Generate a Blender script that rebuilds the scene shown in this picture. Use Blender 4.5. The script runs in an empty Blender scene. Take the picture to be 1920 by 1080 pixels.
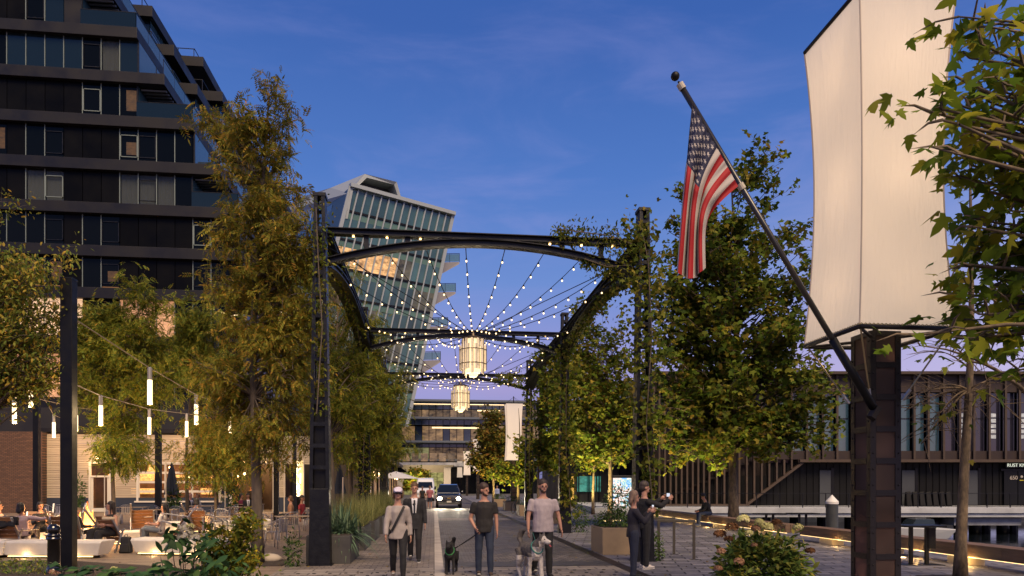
import bpy, math, random
import numpy as np
from mathutils import Vector, Matrix, noise
random.seed(7); np.random.seed(7)
SC = bpy.context.scene
COL = SC.collection
R = math.radians
PI = math.pi
# ------------------------------------------------------------------ camera
TH = R(6.4); FPX = 1300.0; HZ = 911.0; EYE = 1.7
cam = bpy.data.cameras.new('camera'); camo = bpy.data.objects.new('camera', cam); COL.objects.link(camo)
camo.location = (0, 0, EYE); camo.rotation_euler = (R(90), 0, -TH)
cam.sensor_width = 36; cam.lens = FPX / 1920 * 36
cam.shift_y = (HZ - 540) / 1920
cam.clip_start = .1; cam.clip_end = 3000
SC.camera = camo
# ------------------------------------------------------------------ world: dusk sky
W = bpy.data.worlds.new('World'); SC.world = W; W.use_nodes = True
nt = W.node_tree; nt.nodes.clear(); L = nt.links.new
def N(t, **k):
    n = nt.nodes.new(t)
    for a, b in k.items(): setattr(n, a, b)
    return n
SUN_EL, SUN_AZ = R(50), R(165)        # direction of the added warm fill, high enough to miss window reflections
tc = N('ShaderNodeTexCoord'); sep = N('ShaderNodeSeparateXYZ'); L(tc.outputs['Generated'], sep.inputs[0])
mr = N('ShaderNodeMapRange'); L(sep.outputs['Z'], mr.inputs[0]); mr.inputs[1].default_value = -.05; mr.inputs[2].default_value = .95
cr = N('ShaderNodeValToRGB'); L(mr.outputs[0], cr.inputs[0])
E = cr.color_ramp
stops = [(0, (.03, .03, .05)), (.045, (.16, .15, .30)), (.12, (.14, .20, .49)), (.19, (.31, .27, .55)), (.25, (.22, .25, .57)), (.33, (.12, .22, .55)), (.45, (.060, .158, .48)), (.60, (.032, .100, .37)), (1, (.015, .06, .27))]
E.elements[0].position = 0; E.elements[0].color = (*stops[0][1], 1)
E.elements[1].position = 1; E.elements[1].color = (*stops[-1][1], 1)
for p, c in stops[1:-1]:
    e = E.elements.new(p); e.color = (*c, 1)
mp = N('ShaderNodeMapping'); L(tc.outputs['Generated'], mp.inputs[0]); mp.inputs['Scale'].default_value = (2.0, 2.0, 7.5); mp.inputs['Rotation'].default_value = (0, .22, 0)
nz = N('ShaderNodeTexNoise'); L(mp.outputs[0], nz.inputs[0]); nz.inputs['Scale'].default_value = 1.7; nz.inputs['Detail'].default_value = 7; nz.inputs['Roughness'].default_value = .58; nz.inputs['Distortion'].default_value = .5
cmr = N('ShaderNodeMapRange'); L(nz.outputs[0], cmr.inputs[0]); cmr.inputs[1].default_value = .44; cmr.inputs[2].default_value = .74; cmr.interpolation_type = 'SMOOTHSTEP'
cl = N('ShaderNodeMapRange'); L(sep.outputs['Z'], cl.inputs[0]); cl.inputs[1].default_value = .10; cl.inputs[2].default_value = .62; cl.inputs[3].default_value = .62; cl.inputs[4].default_value = .12
mul = N('ShaderNodeMath', operation='MULTIPLY'); L(cmr.outputs[0], mul.inputs[0]); L(cl.outputs[0], mul.inputs[1])
mx = N('ShaderNodeMix', data_type='RGBA'); L(mul.outputs[0], mx.inputs[0]); L(cr.outputs[0], mx.inputs[6]); mx.inputs[7].default_value = (.27, .28, .60, 1)
# paler towards +X near the horizon
px_ = N('ShaderNodeMapRange'); L(sep.outputs['X'], px_.inputs[0]); px_.inputs[1].default_value = .25; px_.inputs[2].default_value = .75
pz_ = N('ShaderNodeMapRange'); L(sep.outputs['Z'], pz_.inputs[0]); pz_.inputs[1].default_value = .12; pz_.inputs[2].default_value = .42; pz_.inputs[3].default_value = .75; pz_.inputs[4].default_value = 0
m2 = N('ShaderNodeMath', operation='MULTIPLY'); L(px_.outputs[0], m2.inputs[0]); L(pz_.outputs[0], m2.inputs[1])
mx2 = N('ShaderNodeMix', data_type='RGBA'); L(m2.outputs[0], mx2.inputs[0]); L(mx.outputs[2], mx2.inputs[6]); mx2.inputs[7].default_value = (.55, .50, .74, 1)
sky = N('ShaderNodeTexSky', sky_type='NISHITA'); sky.sun_disc = False; sky.sun_elevation = R(1.5); sky.sun_rotation = SUN_AZ
b1 = N('ShaderNodeBackground'); L(mx2.outputs[2], b1.inputs[0]); b1.inputs[1].default_value = .80
b2 = N('ShaderNodeBackground'); L(sky.outputs[0], b2.inputs[0]); b2.inputs[1].default_value = .015
ad = N('ShaderNodeAddShader'); L(b1.outputs[0], ad.inputs[0]); L(b2.outputs[0], ad.inputs[1])
wo = N('ShaderNodeOutputWorld'); L(ad.outputs[0], wo.inputs[0])
sl = bpy.data.lights.new('dusk_fill_sun', 'SUN'); sl.energy = 3.2; sl.angle = R(34); sl.color = (1, .74, .46)
so = bpy.data.objects.new('dusk_fill_sun', sl); COL.objects.link(so)
_d = Vector((math.sin(SUN_AZ) * math.cos(SUN_EL), math.cos(SUN_AZ) * math.cos(SUN_EL), math.sin(SUN_EL)))
so.rotation_euler = _d.to_track_quat('Z', 'Y').to_euler()
SC.view_settings.view_transform = 'Standard'; SC.view_settings.look = 'None'; SC.view_settings.exposure = .5; SC.view_settings.gamma = 1
SC.view_settings.use_curve_mapping = False
SC.render.engine = 'CYCLES'
cy = SC.cycles
cy.use_denoising = True; cy.max_bounces = 6; cy.transparent_max_bounces = 12; cy.diffuse_bounces = 3; cy.glossy_bounces = 3
cy.sample_clamp_indirect = 4; cy.caustics_reflective = False; cy.caustics_refractive = False
cy.use_light_tree = True
# ------------------------------------------------------------------ pixel helpers (photo pixels 1920x1080 -> world)
CT, ST = math.cos(TH), math.sin(TH)
def at(px, py, t):
    xc = (px - 960) / FPX
    return Vector((t * (ST + xc * CT), t * (CT - xc * ST), EYE + t * (HZ - py) / FPX))
def depth_y(px, Y):
    return Y / (CT - (px - 960) / FPX * ST)
def aty(px, py, Y): return at(px, py, depth_y(px, Y))
def fx(px, Y): return aty(px, HZ, Y).x
def fz(px, py, Y): return aty(px, py, Y).z
def gp(px, t):
    v = at(px, HZ, t); v.z = 0; return v
def camd(X, Y): return X * ST + Y * CT
# ------------------------------------------------------------------ mesh builder
class MB:
    def __init__(s): s.v = []; s.f = []; s.m = []
    def add(s, vs, fs, m=0):
        o = len(s.v); s.v += [tuple(q) for q in vs]
        for f in fs: s.f.append([o + i for i in f]); s.m.append(m)
        return s
    def box(s, x0, x1, y0, y1, z0, z1, m=0):
        return s.add([(x0,y0,z0),(x1,y0,z0),(x1,y1,z0),(x0,y1,z0),(x0,y0,z1),(x1,y0,z1),(x1,y1,z1),(x0,y1,z1)],
              [(0,3,2,1),(4,5,6,7),(0,1,5,4),(1,2,6,5),(2,3,7,6),(3,0,4,7)], m)
    def beam(s, p, q, w, h, up=(0,0,1), m=0):
        p = Vector(p); q = Vector(q); d = (q - p).normalized(); up = Vector(up)
        if abs(d.dot(up)) > .98: up = Vector((0,1,0))
        x = d.cross(up).normalized() * (w/2); z = x.cross(d).normalized() * (h/2)
        return s.add([p-x-z,p+x-z,q+x-z,q-x-z,p-x+z,p+x+z,q+x+z,q-x+z],
              [(0,3,2,1),(4,5,6,7),(0,1,5,4),(1,2,6,5),(2,3,7,6),(3,0,4,7)], m)
    def hexa(s, a, m=0):   # 8 points: bottom 4, top 4
        return s.add(a, [(0,3,2,1),(4,5,6,7),(0,1,5,4),(1,2,6,5),(2,3,7,6),(3,0,4,7)], m)
    def tube(s, pts, rad, n=6, m=0, cap=True, flat=None, side=None):
        pts = [Vector(p) for p in pts]; k = len(pts)
        if not hasattr(rad, '__len__'): rad = [rad]*k
        vs = []; prev = None
        for i, p in enumerate(pts):
            d = (pts[min(i+1,k-1)] - pts[max(i-1,0)])
            if d.length < 1e-9: d = Vector((0,0,1))
            d.normalize()
            if side is not None: x = Vector(side)
            elif prev is not None: x = prev
            else: x = Vector((1,0,0)) if abs(d.x) < .8 else Vector((0,1,0))
            x = (x - d * x.dot(d))
            if x.length < 1e-6: x = d.orthogonal()
            x.normalize(); prev = x; y = d.cross(x)
            r = rad[i]; rx, ry = (r if hasattr(r, '__len__') else (r, r))
            for j in range(n):
                a = 2*PI*j/n
                vs.append(p + x*(rx*math.cos(a)) + y*(ry*math.sin(a)))
        fs = []
        for i in range(k-1):
            for j in range(n):
                a = i*n+j; b = i*n+(j+1)%n; fs.append((a,b,b+n,a+n))
        if cap:
            fs.append(tuple(reversed(range(n)))); fs.append(tuple((k-1)*n+j for j in range(n)))
        return s.add(vs, fs, m)
    def lathe(s, prof, c=(0,0,0), n=16, m=0):
        vs = []; c = Vector(c)
        for r, z in prof:
            for j in range(n):
                a = 2*PI*j/n; vs.append(c + Vector((r*math.cos(a), r*math.sin(a), z)))
        fs = []
        for i in range(len(prof)-1):
            for j in range(n):
                a = i*n+j; b = i*n+(j+1)%n; fs.append((a,b,b+n,a+n))
        fs.append(tuple(reversed(range(n)))); fs.append(tuple((len(prof)-1)*n+j for j in range(n)))
        return s.add(vs, fs, m)
    def prism(s, pts, ext, m=0):
        pts = [Vector(p) for p in pts]; e = Vector(ext); n = len(pts)
        return s.add(pts + [p+e for p in pts], [tuple(reversed(range(n))), tuple(range(n,2*n))] + [(i,(i+1)%n,(i+1)%n+n,i+n) for i in range(n)], m)
    def ball(s, c, r, n=8, m=0, sq=(1,1,1)):
        prof = []; k = max(4, n//2+1); vs = []; c = Vector(c)
        vs.append(c+Vector((0,0,-r*sq[2])))
        for i in range(1,k):
            a = -PI/2 + PI*i/k
            for j in range(n):
                b = 2*PI*j/n; vs.append(c + Vector((r*sq[0]*math.cos(a)*math.cos(b), r*sq[1]*math.cos(a)*math.sin(b), r*sq[2]*math.sin(a))))
        vs.append(c+Vector((0,0,r*sq[2]))); fs = []
        for j in range(n): fs.append((0, 1+(j+1)%n, 1+j))
        for i in range(k-2):
            for j in range(n):
                a = 1+i*n+j; b = 1+i*n+(j+1)%n; fs.append((a,b,b+n,a+n))
        t = len(vs)-1; o = 1+(k-2)*n
        for j in range(n): fs.append((o+j, o+(j+1)%n, t))
        return s.add(vs, fs, m)
    def build(s, name, mats, parent=None, smooth=False, world=False, bevel=0, loc=None):
        me = bpy.data.meshes.new(name); off = Vector((0,0,0))
        if world and parent is not None:
            off = parent.location
        vs = [(v[0]-off[0], v[1]-off[1], v[2]-off[2]) for v in s.v]
        if world and parent is not None and parent.rotation_euler.z:
            c, q = math.cos(-parent.rotation_euler.z), math.sin(-parent.rotation_euler.z)
            vs = [(x*c-y*q, x*q+y*c, z) for x, y, z in vs]
        me.from_pydata(vs, [], s.f)
        if not isinstance(mats, (list, tuple)): mats = [mats]
        for m in mats: me.materials.append(m)
        if len(mats) > 1: me.polygons.foreach_set('material_index', s.m)
        if smooth: me.polygons.foreach_set('use_smooth', [True]*len(s.f))
        me.update()
        o = bpy.data.objects.new(name, me); COL.objects.link(o)
        if parent is not None: o.parent = parent
        if loc is not None: o.location = loc
        if bevel:
            b = o.modifiers.new('bevel', 'BEVEL'); b.width = bevel; b.segments = 2; b.limit_method = 'ANGLE'
        return o
def tag(o, label=None, cat=None, group=None, kind=None):
    if label: o['label'] = label
    if cat: o['category'] = cat
    if group: o['group'] = group
    if kind: o['kind'] = kind
    return o
def thing(name, label, cat, loc=(0,0,0), rz=0, group=None):
    o = bpy.data.objects.new(name, None); COL.objects.link(o); o.location = loc; o.rotation_euler = (0,0,rz)
    o.empty_display_size = .1
    return tag(o, label, cat, group)
KIDS = {}
def copy_thing(root, loc, rz=0, label=None, group=None, scale=None):
    def cp(o, par):
        c = o.copy(); COL.objects.link(c)
        if par is not None: c.parent = par
        for ch in ([x for x in o.children]): cp(ch, c)
        return c
    c = cp(root, None); c.location = loc; c.rotation_euler = (0,0,rz)
    if label: c['label'] = label
    if group: c['group'] = group
    if scale: c.scale = (scale,)*3
    return c
def dup(o, loc=None, name=None):
    c = o.copy(); COL.objects.link(c)
    if loc is not None: c.location = loc
    return c
# ------------------------------------------------------------------ materials
MATS = {}
def M(name, col, rough=.6, metal=0, var=0, scale=4, bump=0, bscale=40, island=0, obj=0, emit=None, es=0, spec=.5, stretch=(1,1,1), noemis=False, alpha=None, coat=0):
    if name in MATS: return MATS[name]
    m = bpy.data.materials.new(name); m.use_nodes = True; t = m.node_tree; b = t.nodes['Principled BSDF']; Lk = t.links.new
    b.inputs['Base Color'].default_value = (*col, 1); b.inputs['Roughness'].default_value = rough; b.inputs['Metallic'].default_value = metal
    b.inputs['Specular IOR Level'].default_value = spec
    if coat: b.inputs['Coat Weight'].default_value = coat; b.inputs['Coat Roughness'].default_value = .08
    last = None
    if var or bump:
        tc = t.nodes.new('ShaderNodeTexCoord'); mp = t.nodes.new('ShaderNodeMapping'); Lk(tc.outputs['Object'], mp.inputs[0]); mp.inputs['Scale'].default_value = stretch
    fac = None
    if var:
        n = t.nodes.new('ShaderNodeTexNoise'); Lk(mp.outputs[0], n.inputs[0]); n.inputs['Scale'].default_value = scale; n.inputs['Detail'].default_value = 6; n.inputs['Roughness'].default_value = .6
        r = t.nodes.new('ShaderNodeMapRange'); Lk(n.outputs[0], r.inputs[0]); r.inputs[1].default_value = .3; r.inputs[2].default_value = .7
        r.inputs[3].default_value = 1-var; r.inputs[4].default_value = 1+var; fac = r.outputs[0]
        rr = t.nodes.new('ShaderNodeMapRange'); Lk(n.outputs[0], rr.inputs[0]); rr.inputs[1].default_value = .3; rr.inputs[2].default_value = .7
        rr.inputs[3].default_value = max(0,rough-.12); rr.inputs[4].default_value = min(1,rough+.12); Lk(rr.outputs[0], b.inputs['Roughness'])
    if island or obj:
        if island:
            g = t.nodes.new('ShaderNodeNewGeometry'); src = g.outputs['Random Per Island']; amt = island
        else:
            g = t.nodes.new('ShaderNodeObjectInfo'); src = g.outputs['Random']; amt = obj
        r = t.nodes.new('ShaderNodeMapRange'); Lk(src, r.inputs[0]); r.inputs[3].default_value = 1-amt; r.inputs[4].default_value = 1+amt
        if fac:
            q = t.nodes.new('ShaderNodeMath'); q.operation = 'MULTIPLY'; Lk(fac, q.inputs[0]); Lk(r.outputs[0], q.inputs[1]); fac = q.outputs[0]
        else: fac = r.outputs[0]
    if fac:
        h = t.nodes.new('ShaderNodeVectorMath'); h.operation = 'SCALE'; h.inputs[0].default_value = col; Lk(fac, h.inputs['Scale']); Lk(h.outputs[0], b.inputs['Base Color'])
    if bump:
        n = t.nodes.new('ShaderNodeTexNoise'); Lk(mp.outputs[0], n.inputs[0]); n.inputs['Scale'].default_value = bscale; n.inputs['Detail'].default_value = 5
        bp = t.nodes.new('ShaderNodeBump'); bp.inputs['Strength'].default_value = bump; bp.inputs['Distance'].default_value = .02; Lk(n.outputs[0], bp.inputs['Height']); Lk(bp.outputs[0], b.inputs['Normal'])
    if emit:
        b.inputs['Emission Color'].default_value = (*emit, 1); b.inputs['Emission Strength'].default_value = es
        if var and es < 3:
            q2 = t.nodes.new('ShaderNodeTexNoise'); mp2 = t.nodes.new('ShaderNodeMapping'); Lk(tc.outputs['Object'], mp2.inputs[0]); mp2.inputs['Scale'].default_value = (.9,.9,2.0); Lk(mp2.outputs[0], q2.inputs[0]); q2.inputs['Scale'].default_value = scale*2.2; q2.inputs['Detail'].default_value = 5; q2.inputs['Roughness'].default_value = .75
            r2 = t.nodes.new('ShaderNodeMapRange'); Lk(q2.outputs[0], r2.inputs[0]); r2.inputs[1].default_value = .36; r2.inputs[2].default_value = .66; r2.inputs[3].default_value = es*max(.03,1-var*1.15); r2.inputs[4].default_value = es*(1+var*1.2); Lk(r2.outputs[0], b.inputs['Emission Strength'])
    if noemis: m.cycles.emission_sampling = 'NONE'
    if alpha is not None:
        tr = t.nodes.new('ShaderNodeBsdfTransparent'); mxs = t.nodes.new('ShaderNodeMixShader'); mxs.inputs[0].default_value = alpha
        Lk(tr.outputs[0], mxs.inputs[1]); Lk(b.outputs[0], mxs.inputs[2]); Lk(mxs.outputs[0], t.nodes['Material Output'].inputs[0])
    MATS[name] = m
    return m
LB = 2.1
def leafmat(name, cols, rough=.5, trans=.35):
    if name in MATS: return MATS[name]
    m = bpy.data.materials.new(name); m.use_nodes = True; t = m.node_tree; b = t.nodes['Principled BSDF']; Lk = t.links.new
    g = t.nodes.new('ShaderNodeNewGeometry'); r = t.nodes.new('ShaderNodeValToRGB'); Lk(g.outputs['Random Per Island'], r.inputs[0])
    e = r.color_ramp; k = len(cols)
    e.elements[0].color = (*cols[0], 1); e.elements[1].color = (*cols[-1], 1)
    for i in range(1, k-1):
        x = e.elements.new(i/(k-1)); x.color = (*cols[i], 1)
    n = t.nodes.new('ShaderNodeTexNoise'); tc = t.nodes.new('ShaderNodeTexCoord'); Lk(tc.outputs['Object'], n.inputs[0]); n.inputs['Scale'].default_value = 1.1
    mr = t.nodes.new('ShaderNodeMapRange'); Lk(n.outputs[0], mr.inputs[0]); mr.inputs[1].default_value = .35; mr.inputs[2].default_value = .65; mr.inputs[3].default_value = .65*LB; mr.inputs[4].default_value = 1.35*LB
    v = t.nodes.new('ShaderNodeVectorMath'); v.operation = 'SCALE'; Lk(r.outputs[0], v.inputs[0]); Lk(mr.outputs[0], v.inputs['Scale'])
    Lk(v.outputs[0], b.inputs['Base Color']); b.inputs['Roughness'].default_value = rough+.1; b.inputs['Specular IOR Level'].default_value = .12
    tr = t.nodes.new('ShaderNodeBsdfTranslucent'); Lk(v.outputs[0], tr.inputs[0])
    mxs = t.nodes.new('ShaderNodeMixShader'); mxs.inputs[0].default_value = trans; Lk(b.outputs[0], mxs.inputs[1]); Lk(tr.outputs[0], mxs.inputs[2]); Lk(mxs.outputs[0], t.nodes['Material Output'].inputs[0])
    MATS[name] = m; return m
def paving(name, c1, c2, mortar, bw, bh, rot=0, rough=.75, ms=.008, var=.25, offset=.5, bump=.5):
    if name in MATS: return MATS[name]
    m = bpy.data.materials.new(name); m.use_nodes = True; t = m.node_tree; b = t.nodes['Principled BSDF']; Lk = t.links.new
    tc = t.nodes.new('ShaderNodeTexCoord'); mp = t.nodes.new('ShaderNodeMapping'); Lk(tc.outputs['Object'], mp.inputs[0]); mp.inputs['Rotation'].default_value = (0,0,rot)
    br = t.nodes.new('ShaderNodeTexBrick'); Lk(mp.outputs[0], br.inputs[0]); br.inputs['Scale'].default_value = 1; br.inputs['Brick Width'].default_value = bw; br.inputs['Row Height'].default_value = bh
    br.inputs['Mortar Size'].default_value = ms; br.inputs['Mortar Smooth'].default_value = .3; br.offset = offset
    br.inputs['Color1'].default_value = (*c1,1); br.inputs['Color2'].default_value = (*c2,1); br.inputs['Mortar'].default_value = (*mortar,1)
    n = t.nodes.new('ShaderNodeTexNoise'); Lk(tc.outputs['Object'], n.inputs[0]); n.inputs['Scale'].default_value = .7; n.inputs['Detail'].default_value = 9; n.inputs['Roughness'].default_value = .7
    mr = t.nodes.new('ShaderNodeMapRange'); Lk(n.outputs[0], mr.inputs[0]); mr.inputs[1].default_value = .3; mr.inputs[2].default_value = .7; mr.inputs[3].default_value = 1-var; mr.inputs[4].default_value = 1+var
    v = t.nodes.new('ShaderNodeVectorMath'); v.operation = 'SCALE'; Lk(br.outputs['Color'], v.inputs[0])
    n9 = t.nodes.new('ShaderNodeTexNoise'); Lk(tc.outputs['Object'], n9.inputs[0]); n9.inputs['Scale'].default_value = 2.3; n9.inputs['Detail'].default_value = 7; n9.inputs['Roughness'].default_value = .65
    m9 = t.nodes.new('ShaderNodeMapRange'); Lk(n9.outputs[0], m9.inputs[0]); m9.inputs[1].default_value = .56; m9.inputs[2].default_value = .66; m9.inputs[3].default_value = 1; m9.inputs[4].default_value = .62
    q9 = t.nodes.new('ShaderNodeMath'); q9.operation = 'MULTIPLY'; Lk(mr.outputs[0], q9.inputs[0]); Lk(m9.outputs[0], q9.inputs[1]); Lk(q9.outputs[0], v.inputs['Scale']); Lk(v.outputs[0], b.inputs['Base Color'])
    r2 = t.nodes.new('ShaderNodeMapRange'); Lk(n.outputs[0], r2.inputs[0]); r2.inputs[1].default_value = .35; r2.inputs[2].default_value = .65; r2.inputs[3].default_value = rough-.22; r2.inputs[4].default_value = rough+.1; Lk(r2.outputs[0], b.inputs['Roughness'])
    bp = t.nodes.new('ShaderNodeBump'); bp.inputs['Strength'].default_value = bump; bp.inputs['Distance'].default_value = .01; bp.invert = True; Lk(br.outputs['Fac'], bp.inputs['Height']); Lk(bp.outputs[0], b.inputs['Normal'])
    MATS[name] = m; return m
BLK = M('black_steel', (.0038,.0045,.007), .42, .2, var=.35, scale=6, bump=.15, bscale=30, spec=.45)
BLK2 = M('black_paint', (.0022,.0022,.003), .45, var=.2, scale=5, spec=.3)
BARK = M('bark', (.11,.085,.062), .9, var=.45, scale=7, bump=.8, bscale=30, stretch=(1,1,.3))
BARKP = M('pale_bark', (.13,.095,.058), .85, var=.75, scale=9, bump=.6, bscale=22, stretch=(1,1,.5))
WOOD = M('teak_slats', (.24,.115,.045), .55, var=.35, scale=5, stretch=(.6,6,6), bump=.2, bscale=40, obj=.2)
TIMB = M('bench_timber', (.15,.092,.055), .7, var=.4, scale=3, stretch=(5,.5,5), bump=.35, bscale=30, obj=.1)
ALU = M('brushed_aluminium', (.42,.41,.40), .38, .85, var=.12, scale=8)
CONC = M('white_concrete', (.62,.58,.52), .75, var=.12, scale=2.5, bump=.15, bscale=25)
CONC2 = M('grey_concrete', (.36,.37,.38), .85, var=.3, scale=1.2, bump=.3, bscale=12)
SOIL = M('mulch', (.035,.024,.017), .95, var=.5, scale=25, bump=1, bscale=60)
CORT = M('tan_planter', (.30,.215,.13), .7, var=.15, scale=3, bump=.1)
GPLA = M('grey_planter', (.045,.043,.042), .6, var=.2, scale=3)
WARM = (1.0, .62, .26)
LAMP = M('lamp_tube_glow', (.9,.8,.6), .5, emit=(1,.74,.40), es=1.7)
BULB = M('bulb_glow', (.9,.8,.6), .4, emit=(1,.70,.34), es=2.2, noemis=True)
LED = M('led_strip_glow', (.9,.8,.5), .5, emit=(1,.68,.27), es=2.2)
LEDB = M('bench_led_glow', (.9,.8,.5), .5, emit=(1,.66,.26), es=1.9)
LEDN = M('led_line_glow', (.9,.8,.5), .5, emit=(1,.70,.36), es=1.3)
GLASS = M('clear_glass', (.03,.035,.035), .04, alpha=.16, spec=.8)
LG_WALL = M('dark_glass', (.006,.008,.010), .15, spec=.3)
LIGHTS = []
def lamp(kind, loc, power, col=WARM, size=.1, aim=None, spot=None, name='lamp_light'):
    l = bpy.data.lights.new(name, kind); l.energy = power; l.color = col
    if kind == 'AREA': l.size = size
    else: l.shadow_soft_size = size
    o = bpy.data.objects.new(name, l); COL.objects.link(o); o.location = loc
    if aim is not None:
        o.rotation_euler = (Vector(loc) - Vector(aim)).to_track_quat('Z', 'Y').to_euler()
    if spot: l.spot_size = R(spot); l.spot_blend = .7
    return o
# ------------------------------------------------------------------ leaves and trees
def lobed():
    o = [(0,-.02),(.16,-.10),(.42,-.02),(.26,.14),(.52,.42),(.22,.38),(.20,.62),(0,1.0),(-.20,.62),(-.22,.38),(-.52,.42),(-.26,.14),(-.42,-.02),(-.16,-.10)]
    v = [(x, y, -.30*abs(x) - .20*y*y) for x, y in o]
    return np.array(v), [tuple(range(len(v)))]
def lobed_s():
    o = [(0,0),(.40,.0),(.50,.42),(.18,.5),(0,1),(-.18,.5),(-.50,.42),(-.40,.0)]
    return np.array([(x, y, -.3*abs(x) - .1*y*y) for x, y in o]), [tuple(range(8))]
def spray():
    v = []; f = []
    k = 5
    for i in range(k):
        y = .12 + .8*i/k; z = -.28*(y**2)
        for s in (-1, 1):
            o = len(v); w = .072; l = .34*(1-.4*abs(i/k-.4))
            a = (0, y, z); tip = (s*l, y+.16, z-.16*l*2)
            mx_, my_, mz_ = s*l*.5, y+.08, z-.06
            v += [a, (mx_, my_-w, mz_), tip, (mx_, my_+w, mz_)]; f.append((o,o+1,o+2,o+3))
    o = len(v); v += [(0,.92,-.24),(.06,1.05,-.33),(0,1.25,-.5),(-.06,1.05,-.33)]; f.append((o,o+1,o+2,o+3))
    return np.array(v), f
def oval():
    v = [(0,0,0),(.16,.22,-.03),(.22,.5,-.08),(.12,.8,-.16),(0,1,-.24),(-.12,.8,-.16),(-.22,.5,-.08),(-.16,.22,-.03),(0,.5,.02)]
    return np.array(v), [(0,1,2,8),(2,3,4,8),(4,5,6,8),(6,7,0,8)]
def blade():
    v = [(-.5,0,0),(.5,0,0),(.45,.4,.0),(-.45,.4,.0),(.3,.75,-.05),(-.3,.75,-.05),(0,1,-.14)]
    return np.array(v), [(0,1,2,3),(3,2,4,5),(5,4,6)]
TPL = dict(lobed=lobed(), lobed_s=lobed_s(), spray=spray(), oval=oval(), blade=blade())
_cr = np.random.RandomState(3)
def CURL(n): return _cr.uniform(.3, 2.4, n)
def scatter(name, pos, axis, nrm, size, kind, mat, parent=None, wscale=None):
    tv, tf = TPL[kind]
    P = np.asarray(pos, float); A = np.asarray(axis, float); Nn = np.asarray(nrm, float); S = np.asarray(size, float)
    if P.ndim != 2 or len(P) == 0: return None
    A /= np.linalg.norm(A, axis=1)[:,None] + 1e-9
    Nn = Nn - A * (Nn*A).sum(1)[:,None]; Nn /= np.linalg.norm(Nn, axis=1)[:,None] + 1e-9
    X = np.cross(A, Nn)
    k = len(tv); n = len(P)
    ws = S if wscale is None else np.asarray(wscale, float)
    V = P[:,None,:] + X[:,None,:]*(tv[None,:,0,None]*ws[:,None,None]) + A[:,None,:]*(tv[None,:,1,None]*S[:,None,None]) + Nn[:,None,:]*(tv[None,:,2,None]*(S*CURL(n))[:,None,None])
    if parent is not None: V = V - np.array(parent.location)[None,None,:]
    V = V.reshape(-1,3)
    lt = np.array([len(f) for f in tf]); li = np.concatenate([np.array(f) for f in tf])
    LI = (li[None,:] + (np.arange(n)*k)[:,None]).reshape(-1); LT = np.tile(lt, n); LS = np.concatenate([[0], np.cumsum(LT)[:-1]])
    me = bpy.data.meshes.new(name); me.vertices.add(n*k); me.loops.add(len(LI)); me.polygons.add(len(LT))
    me.vertices.foreach_set('co', V.astype(np.float32).reshape(-1)); me.loops.foreach_set('vertex_index', LI.astype(np.int32)); me.polygons.foreach_set('loop_start', LS.astype(np.int32)); me.polygons.foreach_set('loop_total', LT.astype(np.int32))
    me.update(calc_edges=True); me.validate()
    me.materials.append(mat)
    o = bpy.data.objects.new(name, me); COL.objects.link(o)
    if parent is not None: o.parent = parent
    return o
def bez(a, b, c, n):
    return [a*(1-t)**2 + b*2*t*(1-t) + c*t*t for t in [i/(n-1) for i in range(n)]]
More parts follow.
